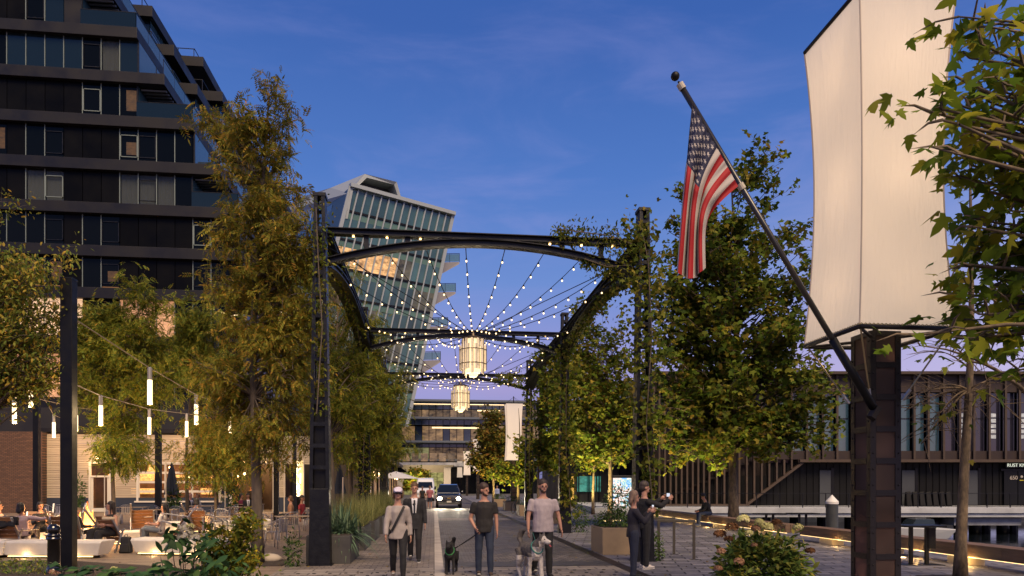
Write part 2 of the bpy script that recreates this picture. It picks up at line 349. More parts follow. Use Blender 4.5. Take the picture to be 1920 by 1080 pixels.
def tree(name, label, cat, base, h, r0, blobs, leaf, size, tips, per, mat, bark, seed, group=None, first=.3, lean=(0,0), droop=.5, spread=.5, twigs=5, top=.9, bare=0):
    """blobs: ellipsoids (cx,cy,cz,rx,ry,rz) relative to the base"""
    rg = random.Random(seed); rn = np.random.RandomState(seed)
    base = Vector(base); root = thing(name, label, cat, base, 0, group)
    mb = MB(); H = h*top; path = []; K = 12
    ph = rg.random()*6
    for i in range(K+1):
        s = i/K
        path.append(base + Vector((lean[0]*s + .035*h*.5*math.sin(ph+s*5)*s, lean[1]*s + .02*h*math.cos(ph+s*4)*s, H*s)))
    rad = [r0*(1.25 if i == 0 else 1)*(1 - .88*i/K) for i in range(K+1)]
    mb.tube(path, rad, 9)
    def trunk_at(z):
        s = max(0, min(.999, z/H))*K; i = int(s); return path[i].lerp(path[i+1], s-i), rad[i]*(1-(s-i)) + rad[i+1]*(s-i)
    vol = [b[3]*b[4]*b[5] for b in blobs]; tot = sum(vol)
    P = []; A = []; NN = []; S = []
    for q in range(tips):
        x = rg.random()*tot; bi = 0
        while x > vol[bi] and bi < len(blobs)-1: x -= vol[bi]; bi += 1
        b = blobs[bi]
        while 1:
            u = Vector((rg.uniform(-1,1), rg.uniform(-1,1), rg.uniform(-1,1)))
            if .02 < u.length <= 1: break
        u = u.normalized() * (u.length ** .6)
        tip = base + Vector((b[0]+u.x*b[3], b[1]+u.y*b[4], b[2]+u.z*b[5]))
        tp0, _ = trunk_at(tip.z-base.z)
        hd = (tip - tp0).to_2d().length
        za = min(max(tip.z - base.z - hd*rg.uniform(.35,.9), first*h), H*.97)
        a, ra = trunk_at(za)
        mid = a.lerp(tip, .5) + Vector((rg.uniform(-.15,.15), rg.uniform(-.15,.15), .12*hd + .1))*1.0
        br = bez(a, mid, tip, 6); ln = (tip-a).length
        rr = min(ra*.6, .012+.011*ln)
        mb.tube(br, [rr*(1-.8*i/5) for i in range(6)], 5, cap=False)
        lc = 0 if rg.random() < bare else 1
        for w in range(twigs):
            s = 1 if w == 0 else rg.uniform(.45, 1)
            i = min(4, int(s*5)); p0 = br[i].lerp(br[i+1], s*5-i) if i < 5 else br[5]
            dr = Vector((rg.gauss(0,1), rg.gauss(0,1), rg.gauss(.1,.6))).normalized() + (tip-a).normalized()*.6
            dr.normalize(); tl = spread*rg.uniform(.5,1.2)
            p1 = p0 + dr*tl + Vector((0,0,-.12*tl*droop))
            mb.tube([p0, p0.lerp(p1,.5)+Vector((0,0,.04)), p1], [rr*.3+.002, rr*.2+.002, .0015], 3, cap=False)
            if not lc: continue
            n = max(1, int(per*rg.uniform(.6,1.4)))
            ts = rn.uniform(.1, 1.1, n)
            pp = np.array(p0)[None,:]*(1-ts[:,None]) + np.array(p1)[None,:]*ts[:,None] + rn.normal(0, .07+.11*spread, (n,3))
            ax = rn.normal(0, .8, (n,3)) + np.array(dr)[None,:]*.6; ax[:,2] -= droop
            no = rn.normal(0, .45, (n,3)); no[:,2] += 1
            P.append(pp); A.append(ax); NN.append(no); S.append(size*rn.uniform(.6,1.25,n))
    mb.build('trunk', bark, root, smooth=True, world=True)
    if P: scatter('crown', np.concatenate(P), np.concatenate(A), np.concatenate(NN), np.concatenate(S), leaf, mat, root)
    return root
# ================================================================== SETTING
def sheet(name, pts, z, mat, kind='structure'):
    mb = MB(); mb.add([(x, y, z) for x, y in pts], [tuple(range(len(pts)))])
    o = mb.build(name, mat); return tag(o, kind=kind)
GR = M('ground_far', (.09,.085,.08), .85, var=.3, scale=.3)
QX = 13.95
sheet('ground', [(-700,-80),(QX,-80),(QX,75),(700,75),(700,1600),(-700,1600)], 0, GR)
WAT = M('harbour_water', (.008,.012,.016), .06, bump=.5, bscale=1.6, spec=.7)
sheet('water', [(QX,-80),(700,-80),(700,75),(QX,75)], -1.35, WAT)
PV_S = paving('sidewalk_pavers', (.20,.168,.145), (.125,.105,.092), (.05,.043,.04), .24, .16, ms=.012, var=.35)
PV_P = paving('promenade_pavers', (.20,.19,.21), (.095,.092,.108), (.02,.02,.022), .62, .31, rot=R(14), ms=.02, var=.4, bump=1)
PV_R = paving('road_setts', (.135,.117,.108), (.065,.058,.055), (.028,.027,.026), .16, .16, rough=.7, ms=.014, var=.4, bump=1)
PV_B = paving('band_pavers', (.26,.225,.19), (.17,.145,.125), (.06,.053,.048), .60, .30, ms=.016, var=.35)
PV_L = paving('plaza_planks', (.24,.175,.125), (.17,.125,.09), (.07,.055,.04), 1.5, .14)
sheet('sidewalk', [(-3.1,14.4),(.0,14.4),(.0,110),(-3.1,110)], .008, PV_S)
sheet('plaza_paving', [(-60,3),(-3.1,3),(-3.1,46.4),(-60,46.4)], .004, PV_L)
sheet('road', [(.2,14.4),(3.8,14.4),(3.8,140),(.2,140)], .004, PV_R)
sheet('promenade_paving', [(4.05,2),(13.6,2),(13.6,120),(4.05,120)], .008, PV_P)
sheet('pavement_band', [(-3.1,2),(3.8,2),(3.8,14.4),(-3.1,14.4)], .008, PV_B)
sheet('crossing_band', [(.2,34.0),(3.8,34.0),(3.8,36.4),(.2,36.4)], .010, PV_B)
sheet('crossing_band', [(.2,62.0),(3.8,62.0),(3.8,64.4),(.2,64.4)], .010, PV_B)
sheet('road_dark_band', [(.2,14.45),(3.8,14.45),(3.8,15.3),(.2,15.3)], .010, M('dark_setts', (.045,.042,.042), .6, var=.3, scale=3))
sheet('drain_channel', [(3.8,2),(4.05,2),(4.05,90),(3.8,90)], .012, M('drain_steel', (.03,.022,.018), .5, .5, var=.3, scale=3))
# light border stones beside the road, one by one
edge = thing('border_stones', None, None, (0.1,12,0))
edge['kind'] = 'structure'
stm = M('pale_stone', (.36,.32,.28), .7, var=.2, scale=3, obj=.15)
q = MB().box(-.095,.095,-.30,.30,0,.022).build('stone', stm, edge, bevel=.006); q.location = (0, -2, 0)
for i in range(1, 110):
    c = dup(q); c.location = (0, -2+i*.62, 0)
# small dark studs of the tactile crossing edge
st_ = thing('tactile_studs', None, None, (0,14,0)); st_['kind'] = 'structure'
sm_ = M('dark_stud', (.02,.02,.02), .5)
sg_ = None
for r_ in range(4):
    for i in range(22):
        x = -2.9 + i*.30 + (r_ % 2)*.15; y = -.3 - r_*.42
        if sg_ is None: sg_ = MB().box(-.03,.03,-.03,.03,.008,.018).build('stud', sm_, st_); sg_.location = (x, y, 0)
        else: dup(sg_, (x, y, 0))
# quay edge and planting beds
tag(MB().box(13.6, QX, -60, 75, -1.6, .03).build('quay_edge_wall', CONC2), kind='structure')
bed = [gp(-60, 15.2), gp(112, 15.6), gp(330, 14.2), gp(430, 12.2), gp(470, 10), gp(300, 9), gp(-400, 9)]
tag(MB().prism([(p.x, p.y, .0) for p in bed][::-1], (0,0,.035)).build('planting_bed_soil', SOIL), kind='stuff')
def pit(x, y, w=.9):
    tag(MB().box(x-w/2, x+w/2, y-w/2, y+w/2, .0, .02).build('tree_pit_soil', SOIL), kind='stuff')

# ================================================================== APARTMENT BUILDING (dark, serrated)
FY = 50.0
def tomesh0(o):
    dg = bpy.context.evaluated_depsgraph_get(); dg.update(); me = bpy.data.meshes.new_from_object(o.evaluated_get(dg)); n = bpy.data.objects.new('letter', me); COL.objects.link(n)
    n.parent = o.parent; n.location = o.location; n.rotation_euler = o.rotation_euler; bpy.data.objects.remove(o); return n
SLAB = M('dark_bronze_panel', (.0075,.0068,.0085), .5, .3, var=.12, scale=.7, obj=.06)
OPQ = M('black_glass_panel', (.004,.004,.0042), .35, spec=.08, var=.15, scale=.5, obj=.35)
WIN = M('window_glass', (.003,.004,.0045), .05, spec=.14)
SIDEG = M('side_glass_sky_tint', (.05,.11,.15), .05, spec=1.0)  # blue base colour stands in for sky reflected at a grazing angle
WINB = M('window_glass_blue', (.008,.016,.020), .05, spec=.5)
FRM = M('pale_mullion', (.20,.24,.21), .5, .3)
CURT = M('curtain_cloth', (.10,.115,.11), .9)
AMB = M('amber_room', (.035,.020,.010), .6, emit=(1,.42,.10), es=.03, var=.8, scale=1.2)
CREAM = M('lit_shopfront', (.5,.4,.3), .6, emit=(1,.60,.32), es=.62, var=.2, scale=.6)
PEACH = M('lit_room_peach', (.4,.25,.15), .6, emit=(1,.45,.2), es=.34, var=.5, scale=.8)
dx = fx(190, FY) - fx(155, FY); X0 = fx(155, FY)
ap = thing('apartment_building', 'dark glass apartment block with stepped terraces rising behind the restaurant', 'building', (-22, FY, 0))
ZS = [38.3, 35.4, 32.5, 29.45, 26.45, 23.45, 20.5, 17.6, 14.75, 11.0, 7.3]
XE = [-23.4, -21.8, -20.07, -18.3, -16.4, -14.6, -13.4, -13.2, -13.2, -13.2, -13.2]
XL = -36
def slab(X1, Y0, Y1, z, th=.74):
    mb = MB(); mb.box(XL, X1, Y0, Y1, z-th/2, z+th/2); mb.build('floor_slab', SLAB, ap, world=True, bevel=.02)
    # panel joints standing slightly proud
for k, z in enumerate(ZS): slab(XE[k], FY-.35, FY+28, z)
CORE = M('core_black', (.004,.004,.005), .9)
for k in range(len(ZS)-1): MB().box(XL, XE[k]-3.2, FY+1.2, FY+24, ZS[k+1]+.375, ZS[k]-.375).build('core_wall', CORE, ap, world=True)
types = {
 1: {-3:'w', -2:'b', -1:'k', 0:'t'},
 2: {-5:'f', -4:'b', -3:'b', -2:'b', -1:'b', 0:'w', 1:'c1', 2:'b'},
 3: {0:'w', 1:'g', 2:'a'},
 4: {-5:'a', -4:'o', -3:'g', -2:'w', 2:'aw', 3:'w', 4:'g', 5:'g'},
 5: {-3:'c', -2:'cw', 2:'c', 3:'cw', 4:'c', 5:'g'},
 6: {-5:'g', -4:'g', -3:'g', -2:'w', 0:'g', 1:'w', 6:'w', 7:'g'},
 7: {-3:'a', -2:'a', 0:'g', 1:'aw', 6:'w', 7:'g'},
 8: {-5:'y',-4:'y',-3:'y', -2:'y', -1:'y', 2:'p', 3:'p', 4:'p', 5:'g', 6:'g', 7:'g'},
 9: {-5:'g',-4:'p',-3:'g',-2:'p', 2:'g', 4:'g', 5:'w', 6:'g'},
}
pane_me = {}
for k in range(len(ZS)-1):
    z1 = ZS[k]-.37; z0 = ZS[k+1]+.37; xr = XE[k] if k in (0, 2, 4) or k > 5 else XE[k]-1.6
    terr = k in (1, 3, 5)
    if terr: xr = X0 + dx*(0 if k == 1 else 3 if k == 3 else 6)
    j = -8
    while True:
        xa = X0 + j*dx; xb = xa + dx
        if xa > xr - .5: break
        xb = min(xb, xr)
        ty = types.get(k, {}).get(j, 'o')
        mt = {'o': OPQ, 'g': WIN, 'w': WIN, 'b': WINB, 'a': WIN, 'aw': WIN, 'c': GLASS, 'cw': GLASS, 'c1': GLASS, 'y': CREAM, 'p': PEACH, 'k': SLAB, 't': WINB, 'f': WIN}[ty]
        MB().box(xa+.02, xb-.02, FY, FY+.04, z0, z1).build('pane', mt, ap, world=True)
        if ty in ('w', 'cw', 'aw'):
            f = MB(); zt = z1-.42; zb = z0+.32
            f.box(xa+.03, xb-.03, FY-.05, FY-.003, zt-.05, zt); f.box(xa+.03, xb-.03, FY-.05, FY-.003, zb, zb+.05)
            f.box(xa+.03, xa+.09, FY-.05, FY-.003, zb, zt); f.box(xb-.09, xb-.03, FY-.05, FY-.003, zb, zt)
            f.build('window_frame', BLK if (j+k) % 3 else FRM, ap, world=True)
        if ty[0] == 'a':
            MB().box(xa+.35*(xb-xa), xb-.12, FY-.004, FY-.001, z0+.5, z1-.35 if ty == 'a' else z1-.9).build('lit_reveal', AMB, ap, world=True)
            MB().box(xa+.06, xb-.06, FY-.004, FY-.001, z0+.02, z0+.14).build('lit_sill', M('amber_sill', (.12,.06,.02), .6, emit=(1,.42,.10), es=.09), ap, world=True)
        if ty != 'o' and ty != 'k':
            MB().box(xa-.025, xa+.025, FY-.04, FY+.05, z0, z1).build('mullion', FRM, ap, world=True)
        if ty[0] == 'c':
            mb = MB(); n = 26; vs = []
            for i in range(n+1):
                x = xa+.06 + (xb-xa-.12)*i/n; y = FY+.12+.05*(i % 2)
                vs += [(x, y, z0+.02), (x, y, z1-.05)]
            mb.add(vs, [(2*i, 2*i+2, 2*i+3, 2*i+1) for i in range(n)]); mb.build('curtain', CURT, ap, world=True)
            MB().box(xa, xb, FY+.5, FY+.6, z0, z1).build('room_wall', M('core_black', (.004,.004,.005)), ap, world=True)
        j += 1
    # side return running back beside the street
    for q in range(9):
        ya = FY + q*3.0
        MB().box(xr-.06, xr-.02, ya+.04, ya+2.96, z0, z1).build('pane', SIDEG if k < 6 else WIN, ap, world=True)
        MB().box(xr-.09, xr-.0, ya-.04, ya+.04, z0, z1).build('mullion', BLK, ap, world=True)
    if terr or k == 0:
        # louvred pergola under the slab and a glass balustrade
        for q in range(7):
            yy = FY + .3 + q*.42
            MB().box(xr+.05, XE[k]-.1, yy, yy+.12, z1-.16, z1-.06).build('louver', M('louver_grey', (.12,.14,.16), .5), ap, world=True)
    xs = XE[k+1]
    if True:
        MB().box(xr, xs-.05, FY-.30, FY-.28, ZS[k+1]+.37, ZS[k+1]+1.35).build('glass_balustrade', WINB, ap, world=True) if xs-xr > .6 and terr else None
        g = MB()
        g.box(xs-.10, xs-.06, FY-.3, FY+24, ZS[k+1]+1.36, ZS[k+1]+1.40)
        for q in range(13): g.box(xs-.10, xs-.07, FY-.3+q*2, FY-.26+q*2, ZS[k+1]+.37, ZS[k+1]+1.36)
        if terr: g.box(xr, xs-.06, FY-.31, FY-.27, ZS[k+1]+1.36, ZS[k+1]+1.40)
        if k < 6: g.build('railing', BLK, ap, world=True)
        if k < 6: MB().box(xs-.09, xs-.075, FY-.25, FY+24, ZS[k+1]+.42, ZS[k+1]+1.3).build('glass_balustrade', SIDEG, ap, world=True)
# serrations further back
for m in (1, 2):
    Y0 = FY + 6.2*m
    for k, z in enumerate(ZS[:7]):
        x1 = min(XE[k] + 1.8*m, -13)
        MB().box(XL+4, x1, Y0, Y0+6.3, z-.42, z+.42).build('floor_slab', SLAB, ap, world=True, bevel=.02)
        xp = x1 - (.35 if k % 2 == (m+1) % 2 else 2.2)
        if k < 6:
            z0 = ZS[k+1]+.42; z1 = z-.42
            for q in range(4):
                MB().box(xp-1.5*(q+1)+.04, xp-1.5*q, Y0+.5, Y0+.54, z0, z1).build('pane', WINB, ap, world=True)
            for q in range(4):
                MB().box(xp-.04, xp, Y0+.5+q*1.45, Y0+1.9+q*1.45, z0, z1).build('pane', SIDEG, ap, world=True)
            MB().box(XL+4, xp-.1, Y0+.6, Y0+6, z0, z1).build('core_wall', M('core_black', (.004,.004,.005)), ap, world=True)
            g = MB(); g.box(x1-.1, x1-.06, Y0, Y0+6, z0+.9, z0+.95); g.box(xp, x1-.06, Y0+.02, Y0+.06, z0+.9, z0+.95)
            for s in range(4): g.box(x1-.1, x1-.06, Y0+s*1.9, Y0+.05+s*1.9, z0, z0+.9)
            g.build('railing', BLK, ap, world=True)
    g = MB(); xt = min(XE[0]+1.8*m, -13)
    g.box(xt-3.5, xt-.8, Y0+.3, Y0+.35, 39.5, 39.55); g.box(xt-.85, xt-.8, Y0+.3, Y0+5, 39.5, 39.55)
    for s in range(3): g.box(xt-3.5+s*1.3, xt-3.45+s*1.3, Y0+.3, Y0+.35, 38.7, 39.5)
    g.build('railing', BLK, ap, world=True)
# terrace things on the open balcony: plant pots and a lounge lamp
for (px, py, w) in ((302, 223, .5), (344, 222, .3)):
    p = aty(px, py, FY+.6)
    r_ = thing('potted_plant', 'small potted plant on the apartment terrace ' + ('behind the glass near the windows' if px < 320 else 'close to the outer corner'), 'plant', (p.x, p.y, ZS[4]+.37))
    MB().lathe([(.12,0),(.16,.3)], n=10).build('pot', CORT, r_)
    n_ = 60; pos = np.random.normal(0, .16, (n_,3)) + np.array([p.x, p.y, ZS[4]+.9])
    scatter('foliage', pos, np.random.normal(0,1,(n_,3)), np.random.normal(0,1,(n_,3)), np.full(n_,.2), 'oval', leafmat('pot_leaf', [(.02,.05,.015),(.05,.09,.02)]), r_)
# low podium between restaurant roof and third floor
MB().box(XL, -13.2, FY-.4, FY+.2, 4.9, 6.95).build('podium_fascia', M('podium_dark', (.016,.014,.014), .6, var=.2, scale=1), ap, world=True)
MB().box(XL, -13.2, FY-1.6, FY-.35, 11.35, 11.6).build('fascia_ledge', SLAB, ap, world=True)
# linear lights in the terrace canopy further along the block
canopy = thing('terrace_canopy', 'dark terrace canopy with thin line lights hanging over the plaza trees', 'canopy', (-11.5, 46, 0))
MB().box(-13.3, -8.3, 43.5, 50, 13.6, 13.9).build('roof', SLAB, canopy, world=True)
MB().box(-8.6, -8.4, 43.6, 43.8, 0, 13.6).build('post', BLK, canopy, world=True)
MB().box(-13.2, -13.0, 43.6, 43.8, 0, 13.6).build('post', BLK, canopy, world=True)
for a, b in (((400,580),(436,592)), ((436,592),(446,590)), ((482,577),(544,588)), ((500,590),(524,601)), ((540,600),(546,583))):
    pa = aty(*a, 44.5); pb = aty(*b, 45.5)
    MB().beam(pa, pb, .07, .05).build('line_light', LEDN, canopy, world=True)

# ================================================================== RESTAURANT
RY = 47.0
re_ = thing('restaurant_building', 'low cream board-clad restaurant with navy base and lit roll-up window under the apartments', 'restaurant', (fx(300, RY), RY, 0))
def rx(px): return fx(px, RY)
def rz(px, py): return fz(px, py, RY)
SID = M('cream_board', (.38,.31,.22), .7, var=.16, scale=1.5, stretch=(.4,1,6), island=.10)
NAVY = M('navy_board', (.022,.030,.048), .6, var=.15, scale=2)
TRIMW = M('cream_trim', (.60,.55,.46), .6)
BRK = None
def brickmat():
    m = bpy.data.materials.new('brown_brick'); m.use_nodes = True; t = m.node_tree; b = t.nodes['Principled BSDF']; Lk = t.links.new
    tc = t.nodes.new('ShaderNodeTexCoord'); mp = t.nodes.new('ShaderNodeMapping'); Lk(tc.outputs['Object'], mp.inputs[0]); mp.inputs['Rotation'].default_value = (R(90),0,0)
    br = t.nodes.new('ShaderNodeTexBrick'); Lk(mp.outputs[0], br.inputs[0]); br.inputs['Scale'].default_value = 1; br.inputs['Brick Width'].default_value = .24; br.inputs['Row Height'].default_value = .085; br.inputs['Mortar Size'].default_value = .012
    br.inputs['Color1'].default_value = (.17,.085,.05,1); br.inputs['Color2'].default_value = (.11,.055,.035,1); br.inputs['Mortar'].default_value = (.05,.035,.028,1)
    Lk(br.outputs['Color'], b.inputs['Base Color']); b.inputs['Roughness'].default_value = .85
    bp = t.nodes.new('ShaderNodeBump'); bp.invert = True; bp.inputs['Distance'].default_value = .02; Lk(br.outputs['Fac'], bp.inputs['Height']); Lk(bp.outputs[0], b.inputs['Normal'])
    return m
xb0, xb1 = -36, rx(88)
MB().box(xb0, xb1-.005, RY-.5, FY-.5, 0, 5.1).build('brick_wall', brickmat(), re_, world=True)
xw = [xb1, rx(170), rx(206), rx(256), rx(414), rx(432), rx(512), rx(600)]
zt = rz(300, 812); zn = .95
# individual siding boards (kept as one joined part: each is under four pixels tall)
mb = MB(); bh = .145; n = int((zt-zn)/bh)
zd = rz(185, 866); zg0 = rz(330, 939); zg1 = rz(330, 869)
for i in range(n):
    za = zn + i*bh; zb = za+bh-.012
    def seg(xa, xb):
        mb.hexa([(xa,RY-.02,za),(xb,RY-.02,za),(xb,RY+.05,za),(xa,RY+.05,za),(xa,RY+.0,zb),(xb,RY+.0,zb),(xb,RY+.05,zb),(xa,RY+.05,zb)])
    seg(xw[0], xw[1]) if za < zd else None
    if za >= zd: seg(xw[0], xw[2])
    seg(xw[2], xw[3]) if za < zg1 else seg(xw[2], xw[5])
    if za < zg1 and za > zg0: seg(xw[4], xw[5])
    if za < zg0: seg(xw[3], xw[5])
    if za > rz(470, 872): seg(xw[5], xw[7])
    elif True: seg(xw[6], rx(535))
tag(mb.build('siding_boards', SID, re_, world=True), kind='stuff')
mb = MB()
for a, b in ((xw[0], xw[1]), (xw[2], xw[5]), (xw[6], rx(545))): mb.box(a, b, RY-.04, RY+.06, 0, zn-.01)
mb.build('base_cladding', NAVY, re_, world=True)
MB().box(xw[0]-.4, xw[7], RY-.15, RY+.5, zt, zt+.25).build('parapet', SLAB, re_, world=True)
MB().box(xw[0]-.4, xw[7], RY+.2, FY-.41, zt-.1, zt+.1).build('roof', SLAB, re_, world=True)
# door
dr = MB(); xa, xb = xw[1]+.02, xw[2]-.02
dr.box(xa-.12, xa, RY-.06, RY+.1, 0, zd); dr.box(xb, xb+.12, RY-.06, RY+.1, 0, zd); dr.box(xa, xb, RY-.06, RY+.1, zd-.12, zd); dr.box(xa, xb, RY-.06, RY+.1, 2.25, 2.36)
dr = dr.build('door_frame', TRIMW, re_, world=True)
MB().box(xa+.01, xb-.01, RY+.02, RY+.04, .1, zd-.12).build('pane', GLASS, re_, world=True)
dd = MB(); dd.box(xa, xa+.14, RY-.01, RY+.02, .05, 2.25); dd.box(xb-.14, xb, RY-.01, RY+.02, .05, 2.25); dd.box(xa+.14, xb-.14, RY-.01, RY+.02, .05, .28); dd.build('door', TRIMW, re_, world=True)
# letters on the transom glass
fl = thing('wall_lamp', 'small round lamp glowing above the cream restaurant door', 'lamp', (rx(185), RY-.2, zd+.25))
MB().ball((0,0,0), .10, 10).build('globe', M('wall_globe', (.9,.7,.4), .5, emit=(1,.66,.28), es=14), fl, smooth=True)
MB().box(-.04,.04,.1,.2,-.05,.05).build('bracket', BLK, fl)
lamp('POINT', (rx(185), RY-.5, zd+.1), 35, (1,.6,.25), .08)
# roll-up window
fw = MB(); xa, xb = xw[3], xw[4]
fw.box(xa, xa+.13, RY-.05, RY+.08, zg0, zg1); fw.box(xb-.13, xb, RY-.05, RY+.08, zg0, zg1); fw.box(xa-.1, xb+.1, RY-.12, RY+.08, zg0-.1, zg0); fw.box(xa, xb, RY-.05, RY+.08, zg1, zg1+.1)
fw.build('window_frame', TRIMW, re_, world=True)
for c in range(3):
    x1 = xa+.13 + (xb-xa-.26)*c/3; x2 = xa+.13 + (xb-xa-.26)*(c+1)/3
    for r_ in range(4):
        z1 = zg0 + (zg1-zg0)*r_/4; z2 = zg0 + (zg1-zg0)*(r_+1)/4
        g = MB(); g.box(x1+.003, x2-.003, RY-.02, RY+.04, z1, z1+.07); g.box(x1+.003, x2-.003, RY-.02, RY+.04, z2-.07, z2-.002); g.box(x1+.003, x1+.06, RY-.02, RY+.04, z1+.07, z2-.07); g.box(x2-.06, x2-.003, RY-.02, RY+.04, z1+.07, z2-.07)
        g.build('sash', TRIMW, re_, world=True)
        MB().box(x1+.06, x2-.06, RY+.0, RY+.01, z1+.07, z2-.07).build('pane', GLASS, re_, world=True)
# interior
xi0, xi1 = xw[0]+.2, xw[6]
INT = M('interior_wall', (.22,.12,.055), .7, var=.5, scale=1.2)
mb = MB(); mb.box(xi0, xi1, RY+6, RY+6.1, 0, 4.3); mb.box(xi0-.1, xi0, RY+.3, RY+6, 0, 4.3); mb.box(xi1, xi1+.1, RY+.3, RY+6, 0, 4.3); mb.box(xi0, xi1, RY+.3, RY+6, 4.3, 4.4)
mb.build('interior_wall', INT, re_, world=True)
rg = random.Random(3)
for i in range(16):
    x = rg.uniform(xw[3]-1, xw[6]-.3); z = rg.uniform(2.3, 3.5); y = RY + rg.uniform(.9, 5)
    pl = thing('pendant_lamp', 'small glowing globe pendant inside the restaurant behind the window', 'lamp', (x, y, z), 0, 'globe pendants inside the restaurant')
    MB().ball((0,0,0), rg.uniform(.06,.11), 8).build('globe', M('int_globe', (.9,.7,.4), .5, emit=(1,.62,.25), es=18, noemis=True), pl, smooth=True)
    MB().tube([(0,0,.08),(0,0,4.3-z)], .008, 4).build('cord', BLK, pl)
for px, py, w, h in ((268,895,.8,.5),(268,921,.8,.4),(285,884,.3,.9),(395,893,.7,.35),(398,921,.8,.45),(345,893,.6,.2),(210,905,.25,1.2)):
    p = aty(px, py, RY+5.8)
    s_ = MB().box(-w, w, -.05, 0, -h/2, h/2).build('lit_shelf', M('lit_shelf_glow', (.5,.3,.1), .6, emit=(1,.50,.14), es=1.2, var=.7, scale=3), re_); s_.location = (p.x-re_.location.x, p.y-re_.location.y, p.z)
for x in (xw[3]+1, xw[4]-1, xw[5]+1.2): lamp('POINT', (x, RY+2.6, 3.4), 260, (1,.55,.22), .3)
lamp('POINT', (rx(195), RY+2, 2.8), 60, (1,.6,.25), .3)
# bright sign column with tall letters and the opening
sgn = thing('vertical_sign', 'tall cream sign post with a column of glowing letters beside the open dining room', 'sign', (rx(563), RY-.6, 0))
MB().box(-.30,.30,0,.12,1.0,3.35).build('panel', M('sign_panel', (.6,.5,.3), .5, emit=(1,.62,.2), es=.30), sgn, bevel=.02)
MB().box(-.34,-.30,-.02,.16,0,3.4).build('post', TRIMW, sgn)
MB().box(.30,.34,-.02,.16,0,3.4).build('post', TRIMW, sgn)
for i, ch in enumerate('FPNURS'):
    cu = bpy.data.curves.new('letter', 'FONT'); cu.body = ch; cu.size = .5; cu.extrude = .03; cu.align_x = 'CENTER'
    cu.materials.append(M('letter_glow', (1,1,1), .5, emit=(1,.80,.45), es=3))
    lo = bpy.data.objects.new('letter', cu); COL.objects.link(lo); lo.parent = sgn; lo.rotation_euler = (R(90),0,0); lo.location = (0,-.04,2.95-i*.385); tomesh0(lo)
lamp('POINT', (rx(563), RY-1.5, 2.2), 25, (1,.7,.3), .3)
# door transom lettering
for i, ch in enumerate('1A'):
    pass
MB().box(xw[6], xw[6]+.25, RY-.1, RY+.2, 0, zt).build('corner_post', TRIMW, re_, world=True)
MB().box(xw[5]-.1, xw[5]+.12, RY-.08, RY+.1, 0, zg1+.1).build('corner_post', TRIMW, re_, world=True)
# wall wash
for px in (130, 235, 340, 440): lamp('POINT', (rx(px), RY-1.7, 4.7), 80, (1,.58,.26), .25)

# ================================================================== GLASS OFFICE BUILDING
def solve_dir(P, d, px):
    k = (px-960)/FPX; cx = P.x*CT - P.y*ST; t = P.x*ST + P.y*CT
    dcx = d.x*CT - d.y*ST; dt = d.x*ST + d.y*CT
    s = (k*t - cx)/(dcx - k*dt); return P + d*s
TR = at(849, 403, 112); dn = Vector((.863, .506, 0)).normalized()
TL = solve_dir(TR, dn, 657)
BR = at(762, 800, 108); BL = BR + (TL-TR)*1.02; BL.z = BR.z
off = thing('glass_office_building', 'leaning green glass office block with white fins and a folded white roof', 'building', (BR.x, BR.y, 0))
NRM = (TR-TL).cross(BL-TL).normalized()
if NRM.y > 0: NRM = -NRM
def gpnt(u, v, o=0): return (TL*(1-u)+TR*u)*(1-v) + (BL*(1-u)+BR*u)*v + NRM*o
GG = M('green_glass', (.034,.082,.090), .08, spec=.8, var=.35, scale=.25, obj=.4)
GG2 = M('green_spandrel', (.085,.16,.14), .3, spec=.4, obj=.2)
WHT = M('white_fin', (.30,.34,.36), .45)
GLIT = M('lit_office', (.2,.12,.06), .5, emit=(1,.55,.22), es=.42, var=.75, scale=.5)
GDIM = M('dim_office', (.04,.05,.045), .3, emit=(.9,.6,.3), es=.035, var=.9, scale=.35)
NU, NV = 14, 8
for j in range(NV):
    v0 = .012 + j/NV*.985; v1 = .012+(j+.74)/NV*.985; v2 = .012+(j+1)/NV*.985
    for i in range(NU):
        u0, u1 = i/NU+.004, (i+1)/NU-.004
        mt = GG
        if j == 2 and i < 8: mt = GLIT
        elif (i*7+j*5) % 11 in (0, 4, 7) and j > 1: mt = GDIM
        MB().prism([gpnt(u0,v0), gpnt(u1,v0), gpnt(u1,v1), gpnt(u0,v1)], NRM*-.1).build('pane', mt, off, world=True)
        MB().prism([gpnt(u0,v1+.004), gpnt(u1,v1+.004), gpnt(u1,v2), gpnt(u0,v2)], NRM*-.1).build('spandrel', GG2, off, world=True)
    mb = MB(); mb.beam(gpnt(0,v1,.05), gpnt(1,v1,.05), .2, .28); mb.build('floor_edge', BLK2, off, world=True)
for i in range(NU+1):
    w = .55 if i in (0, NU) else .20
    MB().beam(gpnt(i/NU,0,.1), gpnt(i/NU,1,.1), w, .22, up=NRM).build('fin', WHT, off, world=True)
MB().beam(gpnt(-.01,-.004,.2), gpnt(1.01,-.004,.2), .8, .55).build('roof_edge', WHT, off, world=True)
bk = Vector((-dn.y, dn.x, 0))
if bk.y < 0: bk = -bk
MB().hexa([BL+bk*.5, BR+bk*.5, BR+bk*22, BL+bk*22, TL+bk*.5, TR+bk*.5, TR+bk*22, TL+bk*22]).build('core', M('office_core', (.03,.045,.045), .3), off, world=True)
